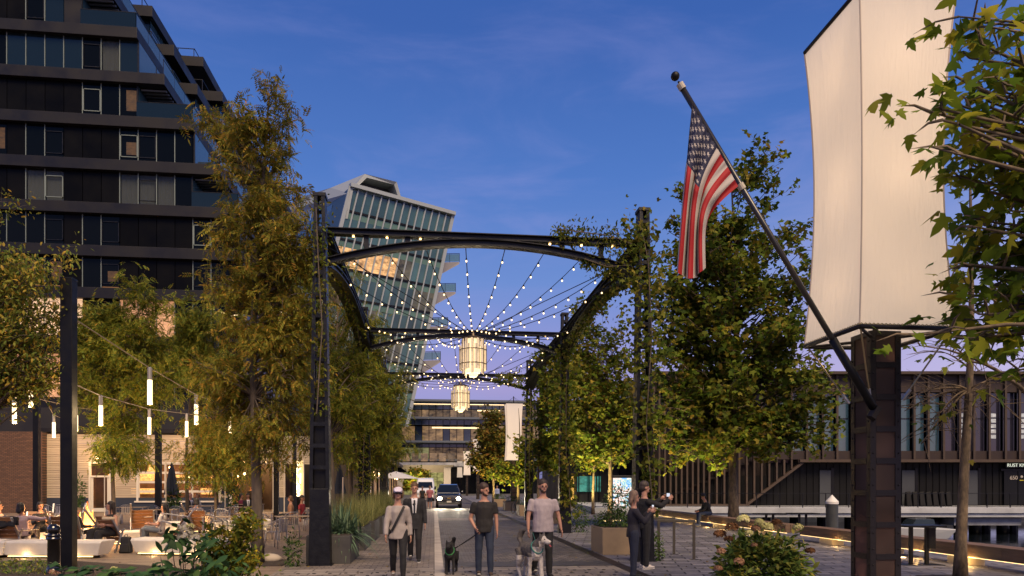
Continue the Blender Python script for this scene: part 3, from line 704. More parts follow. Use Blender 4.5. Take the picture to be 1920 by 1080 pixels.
# left return with blue windows and the white curved roof
lt = 112
def lp(px, py, t=None):
    return at(px, py, t or lt)
tl_t = camd(TL.x, TL.y)
wpoly = [lp(654,362,tl_t), lp(650,372,tl_t+1), lp(606,388,tl_t+9), lp(560,410,tl_t+18), lp(520,425,tl_t+26), lp(520,400,tl_t+26), lp(560,371,tl_t+18), lp(620,352,tl_t+8), lp(684,326,tl_t+2)]
MB().prism(wpoly, bk*1.2 + Vector((0,0,0))).build('roof_shell', WHT, off, world=True)
hood = [lp(657,357,tl_t-.2), lp(684,326,tl_t+.5), lp(744,341,tl_t+4), lp(754,377,tl_t+4.5)]
hin = [lp(668,352,tl_t), lp(688,333,tl_t+.6), lp(739,346,tl_t+4), lp(747,371,tl_t+4.3)]
mb = MB()
for i in range(3):
    mb.add([hood[i], hood[i+1], hin[i+1], hin[i], hood[i]+bk*14, hood[i+1]+bk*14, hin[i+1]+bk*14, hin[i]+bk*14], [(0,1,2,3),(0,4,5,1),(3,2,6,7)])
mb.build('roof_hood', WHT, off, world=True)
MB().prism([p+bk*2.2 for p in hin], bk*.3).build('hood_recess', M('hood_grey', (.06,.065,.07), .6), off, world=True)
MB().prism([lp(661,358,tl_t+.3), lp(668,350,tl_t+.5), lp(748,369,tl_t+4.7), lp(752,378,tl_t+4.8)], bk*.2).build('glass_balustrade', GG2, off, world=True)
MB().prism([lp(752,373,tl_t+5), lp(828,393,tl_t+10), lp(828,399,tl_t+10), lp(752,380,tl_t+5)], bk*.2).build('glass_balustrade', M('pale_glass', (.2,.35,.45), .1, alpha=.45), off, world=True)
seq = [(651,372),(638,377),(624,382),(611,388),(598,394),(584,400),(570,406),(556,411)]
for i in range(len(seq)-1):
    a, b = seq[i], seq[i+1]; t0 = tl_t+1+i*1.9; t1 = t0+1.8
    dy = [52, 50, 48, 46, 44, 42, 40][i]
    MB().prism([lp(a[0]-1,a[1]+1,t0), lp(b[0]+1,b[1]+1,t1), lp(b[0]-6,b[1]+dy,t1), lp(a[0]-8,a[1]+dy,t0)], bk*.2).build('pane', M('blue_glass', (.04,.09,.18), .05, spec=1), off, world=True)
MB().prism([lp(657,357,tl_t-.4), lp(662,357,tl_t-.3), lp(652,410,tl_t-.3), lp(645,410,tl_t-.4)], bk*1.5).build('corner_fin', WHT, off, world=True)
MB().prism([lp(652,425,tl_t), lp(646,420,tl_t+.5), lp(560,455,tl_t+18), lp(560,900,tl_t+18), lp(600,900,tl_t)], bk*.4).build('side_wall', GG2, off, world=True)
for (px, py, wx) in ((838,492,26),(829,548,28),(818,612,24),(808,676,20),(800,452,40)):
    vv = (py-403)/(800-403); e = gpnt(1, vv); te = camd(e.x, e.y)
    a = at(px-14, py, te+1); b = at(px+wx*.9, py-1, te+5); c_ = at(px-10, py+16, te+1)
    bal = MB(); bal.prism([a, b, at(px+wx*.9, py+3, te+5), at(px-18, py+26, te+1)], bk*3); bal.build('balcony_slab', M('balcony_soffit', (.34,.32,.30), .6), off, world=True)
    if py > 460:
        MB().prism([a+Vector((0,0,.1)), b+Vector((0,0,.1)), b+Vector((0,0,1.3)), a+Vector((0,0,1.3))], bk*.08).build('balcony_glass', M('balcony_pane', (.10,.22,.26), .1, alpha=.6), off, world=True)
        g = MB(); g.beam(a+Vector((0,0,1.4)), b+Vector((0,0,1.4)), .08, .08); g.beam(b, b+Vector((0,0,1.4)), .08, .08); g.beam(a.lerp(b,.5), a.lerp(b,.5)+Vector((0,0,1.4)), .06, .06); g.build('balcony_rail', BLK, off, world=True)

# ================================================================== FAR BUILDING CLOSING THE STREET
EY = 150.0
far = thing('glass_hall_building', 'blue glass building with warm lit floors closing the far end of the street', 'building', (fx(860, EY), EY, 0))
def fp(px, py, dy=0): return aty(px, py, EY+dy)
BG = M('far_blue_glass', (.03,.05,.08), .08, spec=1.0, obj=.3, var=.3, scale=.2)
BW = M('far_warm_floor', (.02,.03,.05), .15, emit=(1,.58,.25), es=.17, var=.6, scale=.22)
BW2 = M('far_green_floor', (.1,.1,.06), .4, emit=(.8,.75,.32), es=.13, var=.7, scale=.2)
BD = M('far_dim_floor', (.03,.035,.04), .3, emit=(1,.6,.3), es=.07, var=.9, scale=.3)
x0p, x1p = 725, 1010
rows = [(753,768,BG),(768,784,BD),(785,797,BG),(797,828,BW),(829,838,BG),(838,862,BW2)]
for ri, (ya, yb, mt) in enumerate(rows):
    x = x0p; i = 0
    while x < x1p:
        a = fp(x+.6, ya+.5); b = fp(x+12.6, yb-.5)
        mm = mt
        if mt is BW and (i*5) % 7 > 4: mm = BG
        if mt is BD and i % 4 == 1: mm = BW
        if mt is BW2 and 5 < i < 15: mm = BD
        if mt is BW2 and i >= 15: mm = BG
        MB().box(a.x, b.x, EY+(2 if ri > 2 else 0), EY+.3+(2 if ri > 2 else 0), b.z, a.z).build('pane', mm, far, world=True); x += 13.2; i += 1
a = fp(x0p, 750); b = fp(x1p, 862)
MB().box(a.x, b.x, EY+2.5, EY+30, 0, a.z).build('core', LG_WALL, far, world=True)
for y in (752, 784.5, 828.5, 863): 
    z = fp(860, y).z; MB().box(a.x, b.x, EY-1.2, EY+3, z-.25, z+.18).build('floor_slab', M('far_slab', (.10,.12,.16), .5), far, world=True)
MB().box(a.x+4, b.x-2, EY-1.3, EY-1.1, fp(860,760).z, fp(860,759).z).build('line_light', LEDN, far, world=True)
MB().box(fp(810,806).x, fp(898,806).x, EY+1.2, EY+1.5, fp(860,802.5).z, fp(860,800).z).build('line_light', LEDN, far, world=True)
MB().box(fp(895,770).x, fp(938,770).x, EY-.6, EY-.4, fp(860,771).z, fp(860,769).z).build('line_light', LEDN, far, world=True)
i = 0
for x in range(735, 1000, 22):
    p = fp(x, 858); MB().box(p.x-.9, p.x+.9, EY+1.6, EY+1.7, fp(x,867).z, fp(x,852).z).build('lit_opening', BW if i % 3 else LG_WALL, far, world=True) if False else None; i += 1
MB().box(fp(725,866).x, fp(980,866).x, EY-9, EY-1.4, fp(860,868).z-1, fp(860,868).z-.2).build('terrace_slab', CONC2, far, world=True)
for i, x in enumerate(range(738, 960, 17)):
    p0 = aty(x, 865, EY-3); p1 = aty(x+13, 850, EY-3)
    MB().box(p0.x, p1.x, EY-3, EY-2.8, p0.z, p1.z).build('pane', BW if i % 4 != 2 else BD, far, world=True)
PORT = M('portal_concrete', (.50,.46,.40), .7, var=.1, scale=.5)
PY = 132
MB().hexa([aty(765,886,PY)+Vector((0,0,0)), aty(838,886,PY), aty(838,886,PY+12), aty(765,886,PY+12), aty(746,872,PY-2), aty(852,872,PY-2), aty(852,872,PY+12), aty(746,872,PY+12)]).build('portal_canopy', PORT, far, world=True)
p0 = aty(832, 955, PY-1); p1 = aty(845, 873, PY-1)
MB().box(p0.x, p1.x, PY-1.5, PY+6, 0, p1.z).build('portal_pier', PORT, far, world=True)
p0 = aty(742, 955, PY); p1 = aty(756, 886, PY)
MB().box(p0.x, p1.x, PY-1, PY+6, 0, p1.z).build('portal_pier', PORT, far, world=True)
for i in range(6):
    a = aty(757+i*12.6, 886, PY+6); b = aty(757+i*12.6+11.8, 950, PY+6)
    MB().box(a.x, b.x, PY+6, PY+6.2, b.z-.4, a.z).build('pane', M('lobby_glass', (.12,.12,.05), .3, emit=(.85,.8,.28), es=.22, var=.8, scale=.25), far, world=True)
lamp('POINT', (aty(800,880,PY-3).x, PY-4, 1.2), 500, (1,.72,.4), 1)

# dark shopfront row on the near side of the street
row = thing('shopfront_row', 'dark brown shopfront row with warm wall lights beyond the planters', 'building', (-5.2, 62, 0))
SHOP = M('shop_brown', (.035,.024,.018), .6, var=.3, scale=1)
MB().box(-14, -5.2, 52, 100, 0, 6.4).build('wall', SHOP, row, world=True)
MB().box(-14, -4.4, 52, 100, 4.3, 4.6).build('awning', BLK, row, world=True)
for i in range(9):
    y = 53 + i*5
    MB().box(-5.19, -5.05, y+.5, y+4.0, .4, 3.2).build('window', M('shop_glow', (.2,.1,.05), .4, emit=(1,.5,.16), es=.16, var=.9, scale=.7), row, world=True)
    MB().box(-5.3, -4.95, y-.2, y+.2, 0, 4.3).build('pilaster', SHOP, row, world=True)
    s_ = thing('wall_lantern', 'small warm wall lantern on a pilaster of the brown shopfront row', 'lamp', (-4.9, y, 2.7), 0, 'wall lanterns along the shopfronts')
    MB().lathe([(.05,-.15),(.09,-.1),(.09,.12),(.03,.2)], n=8).build('globe', M('lantern_glow', (.9,.7,.4), .5, emit=(1,.62,.28), es=16), s_)
    MB().box(-.06,.0,-.03,.03,.15,.2).build('bracket', BLK, s_)
# shops beyond the promenade, mostly behind trees
sh = thing('dark_pavilion', 'low dark pavilion with teal lit windows behind the promenade trees', 'building', (11, 56, 0))
xa, xb = fx(1045, 56), fx(1228, 56)
MB().box(xa, xb, 56, 64, 0, 5.2).build('wall', M('pavilion_dark', (.014,.014,.016), .6, var=.2, scale=1), sh, world=True)
for px0, px1, mt in ((1083,1100,0),(1102,1117,0),(1120,1126,0),(1060,1076,1)):
    a = aty(px0, 893, 55.9); b = aty(px1, 946, 55.9)
    MB().box(a.x, b.x, 55.85, 55.97, aty(px0, 922, 55.9).z if not mt else .3, a.z).build('window', M('teal_glow', (.05,.2,.18), .4, emit=(.10,.55,.45), es=.2, var=.8, scale=.9) if not mt else M('amber_slot', (.2,.1,.03), .5, emit=(1,.6,.1), es=.5, var=.9, scale=1), sh, world=True)
MB().box(xa-.5, xb, 54.6, 56, 4.1, 4.4).build('awning', BLK, sh, world=True)
for i in range(10): MB().box(xa+i*.85, xa+i*.85+.1, 55.8, 55.96, 0, 4.1).build('mullion', BLK, sh, world=True)
ks = thing('screen_kiosk', 'tall kiosk with a bright blue and white screen behind the couple taking pictures', 'screen', gp(1166, 44), -TH)
MB().box(-.66,.66,-.12,.12,0,2.35).build('housing', BLK, ks, bevel=.03)
def screenmat():
    m = bpy.data.materials.new('screen_picture'); m.use_nodes = True; t = m.node_tree; b = t.nodes['Principled BSDF']; Lk = t.links.new
    tc = t.nodes.new('ShaderNodeTexCoord'); n = t.nodes.new('ShaderNodeTexNoise'); Lk(tc.outputs['Object'], n.inputs[0]); n.inputs['Scale'].default_value = 4.5; n.inputs['Detail'].default_value = 8; n.inputs['Roughness'].default_value = .75
    r = t.nodes.new('ShaderNodeValToRGB'); Lk(n.outputs[0], r.inputs[0]); e = r.color_ramp; e.elements[0].position = .32; e.elements[0].color = (.03,.08,.6,1); e.elements[1].position = .6; e.elements[1].color = (1,1,1,1)
    x = e.elements.new(.42); x.color = (.15,.4,.9,1); x = e.elements.new(.47); x.color = (.25,.5,.15,1); x = e.elements.new(.5); x.color = (.8,.8,.95,1); x = e.elements.new(.56); x.color = (.9,.35,.12,1)
    Lk(r.outputs[0], b.inputs['Emission Color']); b.inputs['Emission Strength'].default_value = 1.15; b.inputs['Base Color'].default_value = (0,0,0,1); return m
MB().box(-.58,.58,-.135,-.122,.25,2.2).build('screen', screenmat(), ks)

# ================================================================== PIER BUILDING (brown fins) on its deck
def c2w(cx, t, z=0): return Vector((cx*CT + t*ST, t*CT - cx*ST, z))
def pcx(px, t): return (px-960)/FPX*t
BT = 47.0
pb = thing('pier_building', 'two storey pier building with brown timber fins over black cladding', 'building', c2w(24, BT), -TH)
BR_ = M('brown_metal', (.024,.0125,.009), .6, var=.15, scale=1.2, obj=.12)
FINM = M('timber_fin', (.055,.035,.022), .6, var=.2, scale=3, obj=.15)
BLC = M('black_cladding', (.0055,.0055,.006), .6, spec=.2, var=.2, scale=1, obj=.25)
def bx(cx0, cx1, t0, t1, z0, z1, name, mat, parent=pb, ox=24, ot=BT, **k):
    return MB().box(cx0-ox, cx1-ox, t0-ot, t1-ot, z0, z1).build(name, mat, parent, **k)
DZ = .36; UZ0 = 3.4; UZ1 = 9.25
cl_, cr_ = pcx(1222, BT), 42
bx(cl_, cr_, BT+.15, BT+12, DZ, UZ1-.2, 'core', LG_WALL)
bx(pcx(1490,BT), cr_, BT-.9, BT+.1, UZ0-.12, UZ0+.06, 'soffit_edge', FINM)
bx(cl_, cr_, BT-.9, BT+12, UZ1-.1, UZ1+.08, 'roof_edge', FINM)
bx(cl_, cr_, BT-.4, BT-.05, 8.0, UZ1-.12, 'upper_band', BR_)
bx(pcx(1440,BT), cr_, BT-.4, BT-.05, UZ0+.08, 4.05, 'lower_band', BR_)
bx(cl_, pcx(1440,BT)-.02, BT-.0, BT+.12, 2.4, 4.05, 'lower_band', BR_)
x = cl_+.1; i = 0
BLW = M('blue_pane', (.06,.12,.155), .05, spec=1)
VIW = M('violet_pane', (.030,.028,.042), .06, spec=1)
RFL = M('pane_reflection_glow', (.2,.2,.2), .4, emit=(.85,.82,.8), es=.25, var=.5, scale=2)  # glowing strips painted in for reflections on the violet panes
while x < cr_-1:
    w = 1.02 + .08*math.sin(i*2.1)
    px = 960 + FPX*x/BT
    if px > 1425:
        bx(x+.10, x+w-.10, BT-.12, BT-.07, 4.06, 7.98, 'pane', BLW if px < 1760 else VIW)
        if px < 1760 and i % 2: bx(x+.10, x+w*.3, BT-.10, BT-.04, 4.06, 7.98, 'pane_blind', BLC)
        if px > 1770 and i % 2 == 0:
            for s in range(5): bx(x+.3, x+w*.62, BT-.16, BT-.125, 4.9+s*.36, 5.15+s*.36, 'painted_reflection', RFL)
        bx(x+.06, x+w-.06, BT-.14, BT-.10, 6.2, 6.27, 'transom', BLK)
        bx(x-.07, x+.07, BT-.55, BT-.405, UZ0+.08, UZ1-.12, 'fin', FINM)
    x += w; i += 1
x = cl_; i = 0
while x < pcx(1500, BT):
    px = 960+FPX*x/BT; zb = DZ+.12
    if px > 1397: zb = DZ+.15 + (px-1395)/(1495-1395)*(2.85)
    if zb < 3.25 or px < 1440:
        bx(x-.06, x+.06, BT-.75, BT-.5, zb, UZ1-.12 if px < 1425 else UZ0+.05, 'fin', FINM)
    x += .37 if px < 1320 else .50; i += 1
# stair stringer and bottom rail
a = pcx(1395,BT)-24; b = pcx(1497,BT)-24
MB().beam((a,-.62,DZ+.12),(b,-.62,UZ0-.14),.3,.16).build('stair_stringer', FINM, pb)
bx(cl_-.2, pcx(1395,BT)+.1, BT-.8, BT-.45, DZ+.0, DZ+.13, 'sill_rail', FINM)
# dark stair flight seen between the fins
for s in range(12):
    bx(cl_+.4+s*.55, cl_+.4+s*.55+.6, BT-.3, BT-.02, DZ+.35+s*.24, DZ+.5+s*.24, 'stair_step', BR_)
x = cl_+.2
while x < cr_-.4:
    bx(x, x+.40, BT-.0, BT+.10, DZ+.001, UZ0-.13, 'cladding_board', BLC)
    bx(x+.40, x+.44, BT-.05, BT+.10, DZ+.001, UZ0-.13, 'cladding_batten', BLC)
    x += .45
DG = M('grey_door', (.045,.05,.055), .5)
for a, b, mt in ((1536,1557,DG),(1690,1714,DG),(1797,1832,DG)):
    bx(pcx(a,BT), pcx(b,BT), BT-.09, BT-.06, DZ+.05, 2.75, 'door', mt)
    bx(pcx(b,BT), pcx(b,BT)+.18, BT-.12, BT-.055, DZ+.002, 2.9, 'door_frame', BLK2)
bx(pcx(1880,BT), pcx(1905,BT), BT-.14, BT-.06, DZ+.05, 2.7, 'door', M('door_glass', (.008,.009,.010), .3, spec=.2))
bx(pcx(1906.5,BT), pcx(1931,BT), BT-.14, BT-.06, DZ+.05, 2.7, 'door', M('door_glass', (.008,.009,.010), .3, spec=.2))
bx(pcx(1874,BT), pcx(1940,BT), BT-.16, BT-.06, 2.72, 2.85, 'door_frame', BLK2)
def tomesh(o):
    dg = bpy.context.evaluated_depsgraph_get(); dg.update(); me = bpy.data.meshes.new_from_object(o.evaluated_get(dg)); n = bpy.data.objects.new(o.name, me); COL.objects.link(n)
    n.parent = o.parent; n.location = o.location; n.rotation_euler = o.rotation_euler; bpy.data.objects.remove(o); return n
def letters(txt, cx, z, size, mat, parent=pb, t=BT-.16, ext=.012, align='CENTER'):
    cu = bpy.data.curves.new('lettering', 'FONT'); cu.body = txt; cu.size = size; cu.extrude = ext; cu.align_x = align
    cu.materials.append(mat); o = bpy.data.objects.new('lettering', cu); COL.objects.link(o); o.parent = parent
    o.rotation_euler = (R(90),0,0); o.location = (cx-24, t-BT, z); return tomesh(o)
letters('650', pcx(1897.5,BT), 2.13, .36, M('number_paint_glow', (.45,.38,.30), .6, emit=(.5,.42,.34), es=.10))  # faint emission put into the paint brightens number and emblem
mb = MB(); mb.ball((pcx(1912.3,BT)-24, -.17, 2.32), .09, 8, sq=(1,.3,1)); mb.build('emblem', M('number_paint_glow', (.45,.38,.30)), pb)
bx(pcx(1908.6,BT), pcx(1916,BT), BT-.17, BT-.15, 2.05, 2.10, 'emblem_bar', M('yellow_bar_glow', (.5,.42,.02), .6, emit=(.5,.42,.02), es=.15))  # bar paint also emits faintly to read bright
bx(pcx(1880,BT), pcx(1936,BT), BT-.30, BT-.17, 2.92, 3.26, 'sign_board', BLK2)
letters('RUST KN', pcx(1882,BT), 2.99, .31, M('sign_letters', (.7,.72,.6), .6, emit=(.8,.85,.68), es=.55), t=BT-.32, align='LEFT')
# deck
dk = thing('pier_deck', 'pale concrete pier deck with dark piles standing in the harbour', 'pier', c2w(24, 44.6), -TH)
def dx_(a, b, t0, t1, z0, z1, name, mat, **k): return MB().box(a-24, b-24, t0-44.6, t1-44.6, z0, z1).build(name, mat, dk, **k)
dx_(5.0, 46, 42.5, 59, .02, DZ, 'deck_slab', M('deck_concrete', (.42,.44,.46), .8, var=.25, scale=.8, bump=.2, bscale=6), bevel=.02)
dx_(5.0, 46, 42.62, 43.0, -.22, .018, 'edge_beam', M('deck_concrete', (.42,.44,.46)))
for px in (1705, 1752, 1828, 1880): 
    c_ = pcx(px, 44); MB().tube([(c_-24,-.6,-1.6),(c_-24,-.6,-.05)], .34, 12).build('pile', BLK2, dk, smooth=True)
dx_(pcx(1790,43), pcx(1916,43), 43.05, 44.4, -.75, -.225, 'cross_beam', CONC2)
for px in range(1235, 1960, 52):
    c_ = pcx(px, 48); MB().tube([(c_-24, 4,-1.6),(c_-24, 4,.0)], .3, 8).build('pile', BLK2, dk)
rl = thing('deck_railing', 'thin dark handrail with glass panels along the pier deck edge', 'railing', c2w(24, 42.7, DZ), -TH)
mb = MB(); mb.box(-18.9, 20, -.03, .03, .86, .90); mb.build('handrail', BLK, rl)
mb = MB(); mb.box(-18.9, 20, -.02, .02, .06, .09); mb.build('bottom_rail', BLK, rl)
for i in range(28):
    MB().box(-18.9+i*1.42, -18.86+i*1.42, -.03, .03, 0, .86).build('post', BLK, rl)
for i in range(7):
    cbx = pcx(1703+i*12.5, 46)
    b_ = thing('covered_chair', 'stacked chair under a black cover against the pier building wall', 'chair', c2w(cbx, 46, DZ), -TH, 'covered chairs on the pier deck')
    MB().hexa([(-.19,-.2,0),(.19,-.2,0),(.19,.2,0),(-.19,.2,0),(-.15,.0,.92),(.17,.0,.98),(.17,.18,.98),(-.15,.18,.92)]).build('cover', BLC, b_, bevel=.05)
# far shore items under the deck
fs = thing('far_quay', 'pale far quay wall glimpsed under the pier deck', 'quay', c2w(30, 58.5), -TH)
MB().box(-24, 14, -.3, .3, -1.4, -.55).build('wall', M('quay_pale_glow', (.4,.36,.34), .8, var=.4, scale=.7, emit=(.5,.45,.45), es=.05), fs)  # weak emission put into the wall colour brightens it; no lamp here
dck = thing('floating_dock', 'low dark floating dock in the water beyond the timber bench', 'dock', c2w(14, 36.5, -1.4), -TH)
MB().box(-4.5, 5.5, -2, 2, 0, .45).build('pontoon', M('dock_board', (.03,.03,.034), .7), dck)
for px, t in ((1443, 36.2), (1505, 36.6)):
    tb = thing('standing_table', 'dark square standing table on the floating dock, ' + ('the one nearer the tree trunk' if px < 1480 else 'the one nearer the white capped pile'), 'table', c2w(pcx(px,t), t, -.95), -TH)
    MB().box(-.75,.75,-.4,.4,1.16,1.22).build('tabletop', BLK2, tb)
    for s in (-.18,.18): MB().box(s-.05,s+.05,-.05,.05,0,1.16).build('leg', BLK2, tb)
bt = thing('moored_boat', 'small white moored boat under the pier behind the promenade table', 'boat', c2w(pcx(1715, 40), 40, -1.35), -TH)
MB().loft if False else None
mb = MB(); mb.hexa([(-1.6,-.7,0),(1.5,-.7,0),(1.5,.7,0),(-1.6,.7,0),(-2.3,-.95,.75),(1.9,-.95,.6),(1.9,.95,.6),(-2.3,.95,.75)]); mb.build('hull', M('boat_white', (.6,.62,.62), .3), bt, bevel=.05)
mb = MB(); mb.hexa([(-.6,-.6,.62),(.9,-.6,.62),(.9,.6,.62),(-.6,.6,.62),(-.2,-.5,1.15),(.8,-.5,1.15),(.8,.5,1.15),(-.2,.5,1.15)]); mb.build('cabin', M('boat_glass', (.02,.03,.035), .2), bt)
pp = gp(1560, 29.5)
pl = thing('mooring_pile', 'round dark mooring pile with a white cone cap beyond the bench', 'pile', (pp.x, pp.y, 0))
MB().lathe([(.245,-1.8),(.245,.98)], n=20).build('shaft', M('pile_grey', (.05,.055,.055), .5, var=.2, scale=3), pl, smooth=False)
MB().lathe([(.262,.93),(.262,1.02),(.255,1.04),(.24,1.06),(.01,1.32)], n=20).build('cap', M('cap_white', (.72,.70,.66), .5), pl)
# ================================================================== STEEL GANTRIES WITH STRING LIGHTS
GX0, GX1, GYS = -2.42, 4.67, (15.2, 24.65, 34.1)
GZ = 7.87; TZ = 7.15
def column(par, cx, cy):
    w0, w1, d = .43, .225, .15
    lo = par.location
    for sx in (-1, 1):
        mb = MB()
        for sy in (-1, 1):
            a = Vector((cx+sx*(w0/2-.04), cy+sy*(d-.03), 1.62)); b = Vector((cx+sx*(w1/2-.036), cy+sy*(d-.03), GZ))
            mb.beam(a, b, .072, .06, up=(0,1,0))
        a = Vector((cx+sx*(w0/2-.012), cy, 1.62)); b = Vector((cx+sx*(w1/2-.008), cy, GZ)); mb.beam(a, b, .016, d*2-.12, up=(0,1,0))
        mb.build('leg', BLK, par, world=True)
    z = 2.05; k = 0
    first = None
    while z < GZ-.2:
        w = w0 + (w1-w0)*z/GZ - .15
        for sy in (-1, 1):
            MB().box(cx-w/2-.02, cx+w/2+.02, cy+sy*(d-.005)-.008, cy+sy*(d-.005)+.008, z, z+.085).build('batten', BLK, par, world=True)
        z += .46
    MB().hexa([(cx-w0/2-.01,cy-d-.01,0),(cx+w0/2+.01,cy-d-.01,0),(cx+w0/2+.01,cy+d+.01,0),(cx-w0/2-.01,cy+d+.01,0),(cx-w0/2+.018,cy-d-.008,1.64),(cx+w0/2-.018,cy-d-.008,1.64),(cx+w0/2-.018,cy+d+.008,1.64),(cx-w0/2+.018,cy+d+.008,1.64)]).build('casing', BLK, par, world=True, bevel=.008)
    mb = MB(); mb.box(cx-.12, cx+.12, cy-.05, cy+.05, 1.64, 3.6); mb.build('infill_panel', BLK2, par, world=True)
    MB().box(cx-w1/2-.02, cx+w1/2+.02, cy-d-.01, cy+d+.01, GZ-.02, GZ+.05).build('cap', BLK, par, world=True)
    MB().box(cx-w0/2-.05, cx+w0/2+.05, cy-d-.05, cy+d+.05, 0, .025).build('base_plate', BLK, par, world=True)
def truss(par, A, B, lights=True):
    A = Vector(A); B = Vector(B); d = (B-A); n = Vector((-d.y, d.x, 0)).normalized()
    # top chord: web and two flanges
    for (h, w, o, nm) in ((.13,.05,0,'top_chord'),):
        mb = MB(); za = Vector((0,0,TZ)); mb.beam(A+za, B+za, .05, .10); mb.beam(A+za+Vector((0,0,.06)), B+za+Vector((0,0,.06)), .20, .018); mb.beam(A+za-Vector((0,0,.06)), B+za-Vector((0,0,.06)), .20, .018); mb.build(nm, BLK, par, world=True)
    def arc(s): return A + d*s + Vector((0,0, 6.50 + .52*(1-(abs(2*s-1))**2.0)))
    mb = MB(); K = 22
    P = [arc(i/K) for i in range(K+1)]
    vs = []; 
    for hh, ww in ((0,.05),(.065,.20),(-.065,.20)):
        th = .06 if hh == 0 else .009
        o = len(mb.v); vs = []; fs = []
        for p in P:
            for a, b in ((-1,-1),(1,-1),(1,1),(-1,1)): vs.append(p + n*(a*ww/2) + Vector((0,0,hh+b*th)))
        for i in range(K):
            for j in range(4): fs.append((i*4+j, i*4+(j+1)%4, (i+1)*4+(j+1)%4, (i+1)*4+j))
        mb.add(vs, fs)
    mb.build('arched_chord', BLK, par, world=True)
    for s in (.12,.25,.38,.62,.75,.88):
        p = arc(s)
        if TZ - p.z > .16: MB().beam(p+Vector((0,0,.07)), A+d*s+Vector((0,0,TZ-.065)), .11, .05, up=n).build('strut', BLK, par, world=True)
    if lights:
        for i in range(9):
            s = .08+.84*i/8; p = A+d*s+Vector((0,0,TZ-.075)); MB().box(p.x-.02,p.x+.02,p.y-.02,p.y+.02,p.z-.02,p.z).build('tiny_light', M('tiny_glow', (1,.7,.4), .5, emit=(1,.6,.2), es=6, noemis=True), par, world=True)
names = ['black steel gantry nearest the crossing, its arched truss spanning the whole street', 'second black steel gantry down the street, behind the first glowing lantern', 'third black steel gantry down the street, over the parked planters']
for gi, Y in enumerate(GYS):
    g = thing('steel_gantry', names[gi], 'gantry', (GX0, Y, 0))
    column(g, GX0, Y); column(g, GX1, Y)
    truss(g, (GX0+.15, Y, 0), (GX1-.15, Y, 0))
for bi in range(2):
    for sx, X in enumerate((GX0, GX1)):
        side = 'planter side' if sx == 0 else 'waterfront side'
        g = thing('side_truss', f'arched steel side truss on the {side}, between the ' + ('first and second' if bi == 0 else 'second and third') + ' gantries', 'truss', (X, GYS[bi]+.15, 0))
        for ox in (-.12, .12): truss(g, (X+ox, GYS[bi]+.17, 0), (X+ox, GYS[bi+1]-.17, 0), False)
CGL = M('chandelier_glow', (.9,.8,.6), .5, emit=(1,.76,.44), es=.75)
CROD = M('chandelier_rod', (.75,.68,.55), .2, emit=(1,.72,.40), es=.22)
CDK = M('bronze_edge', (.10,.075,.05), .4, .6)
def chandelier(X, Y, ztop, label):
    c = thing('lantern', label, 'lantern', (X, Y, ztop))
    MB().lathe([(.20,-1.02),(.20,-.02)], n=18).build('glow_core', CGL, c, smooth=False)
    rod = None; rodb = None
    for i in range(22):
        a = 2*PI*i/22; r_ = .37 if i % 2 else .30; z0 = -.93 - (.12 if i % 4 == 0 else 0) ; z1 = -.22 if i % 2 else -.05
        MB().hexa([(math.cos(a)*r_-math.sin(a)*s*.035+math.cos(a)*q, math.sin(a)*r_+math.cos(a)*s*.035+math.sin(a)*q, z) for z in (z0, z1) for s, q in ((-1,-.012),(1,-.012),(1,.012),(-1,.012))]).build('glass_rod', CROD, c)
        MB().tube([(math.cos(a)*(r_+.02)-math.sin(a)*.036, math.sin(a)*(r_+.02)+math.cos(a)*.036, z0), (math.cos(a)*(r_+.02)-math.sin(a)*.036, math.sin(a)*(r_+.02)+math.cos(a)*.036, z1)], .008, 4).build('rod_edge', CDK, c)
    for z in (-.36, -.76):
        mb = MB(); P = [(math.cos(2*PI*i/22)*(.395 if i % 2 else .35), math.sin(2*PI*i/22)*(.395 if i % 2 else .35), z) for i in range(23)]; mb.tube(P, .013, 5); mb.build('ring', CDK, c)
    MB().lathe([(.11,-1.12),(.11,-.9)], n=10).build('pendant_tip', CGL, c)
    MB().lathe([(.30,-.05),(.30,.0),(.08,.05),(.03,.18)], n=16).build('hub', CDK, c)
    lamp('POINT', (X, Y, ztop-1.35), 22, (1,.74,.42), .2)
    return c
LCX = (GX0+GX1)/2
chandelier(LCX-.02, 19.9, 5.95, 'large glowing rod lantern hanging under the first hub of string lights')
chandelier(LCX-.02, 29.4, 5.95, 'glowing rod lantern farther down the street, under the second hub of string lights')
bulb_proto = MB().ball((0,0,-.068), .021, 8, sq=(1,1,1.15))
bme = None; sme = None
def string(A, B, sag, n, grp, label, n0=1):
    global bme, sme
    A = Vector(A); B = Vector(B)
    s_ = thing('string_light', label, 'string light', A, 0, grp)
    def pt(s): return A.lerp(B, s) + Vector((0,0,-sag*4*s*(1-s)))
    MB().tube([pt(i/8) for i in range(9)], .010, 4).build('cable', BLK, s_, world=True)
    for i in range(n0, n):
        p = pt((i+.3)/n) - A
        if bme is None:
            b = bulb_proto.build('bulb', BULB, s_, smooth=True); bme = b.data
            k = MB().tube([(0,0,0),(0,0,-.045)], .017, 6).build('socket', BLK, b); sme = k.data
        else:
            b = bpy.data.objects.new('bulb', bme); COL.objects.link(b); b.parent = s_
            k = bpy.data.objects.new('socket', sme); COL.objects.link(k); k.parent = b
        b.location = p; b.scale = (1, 1, 1)
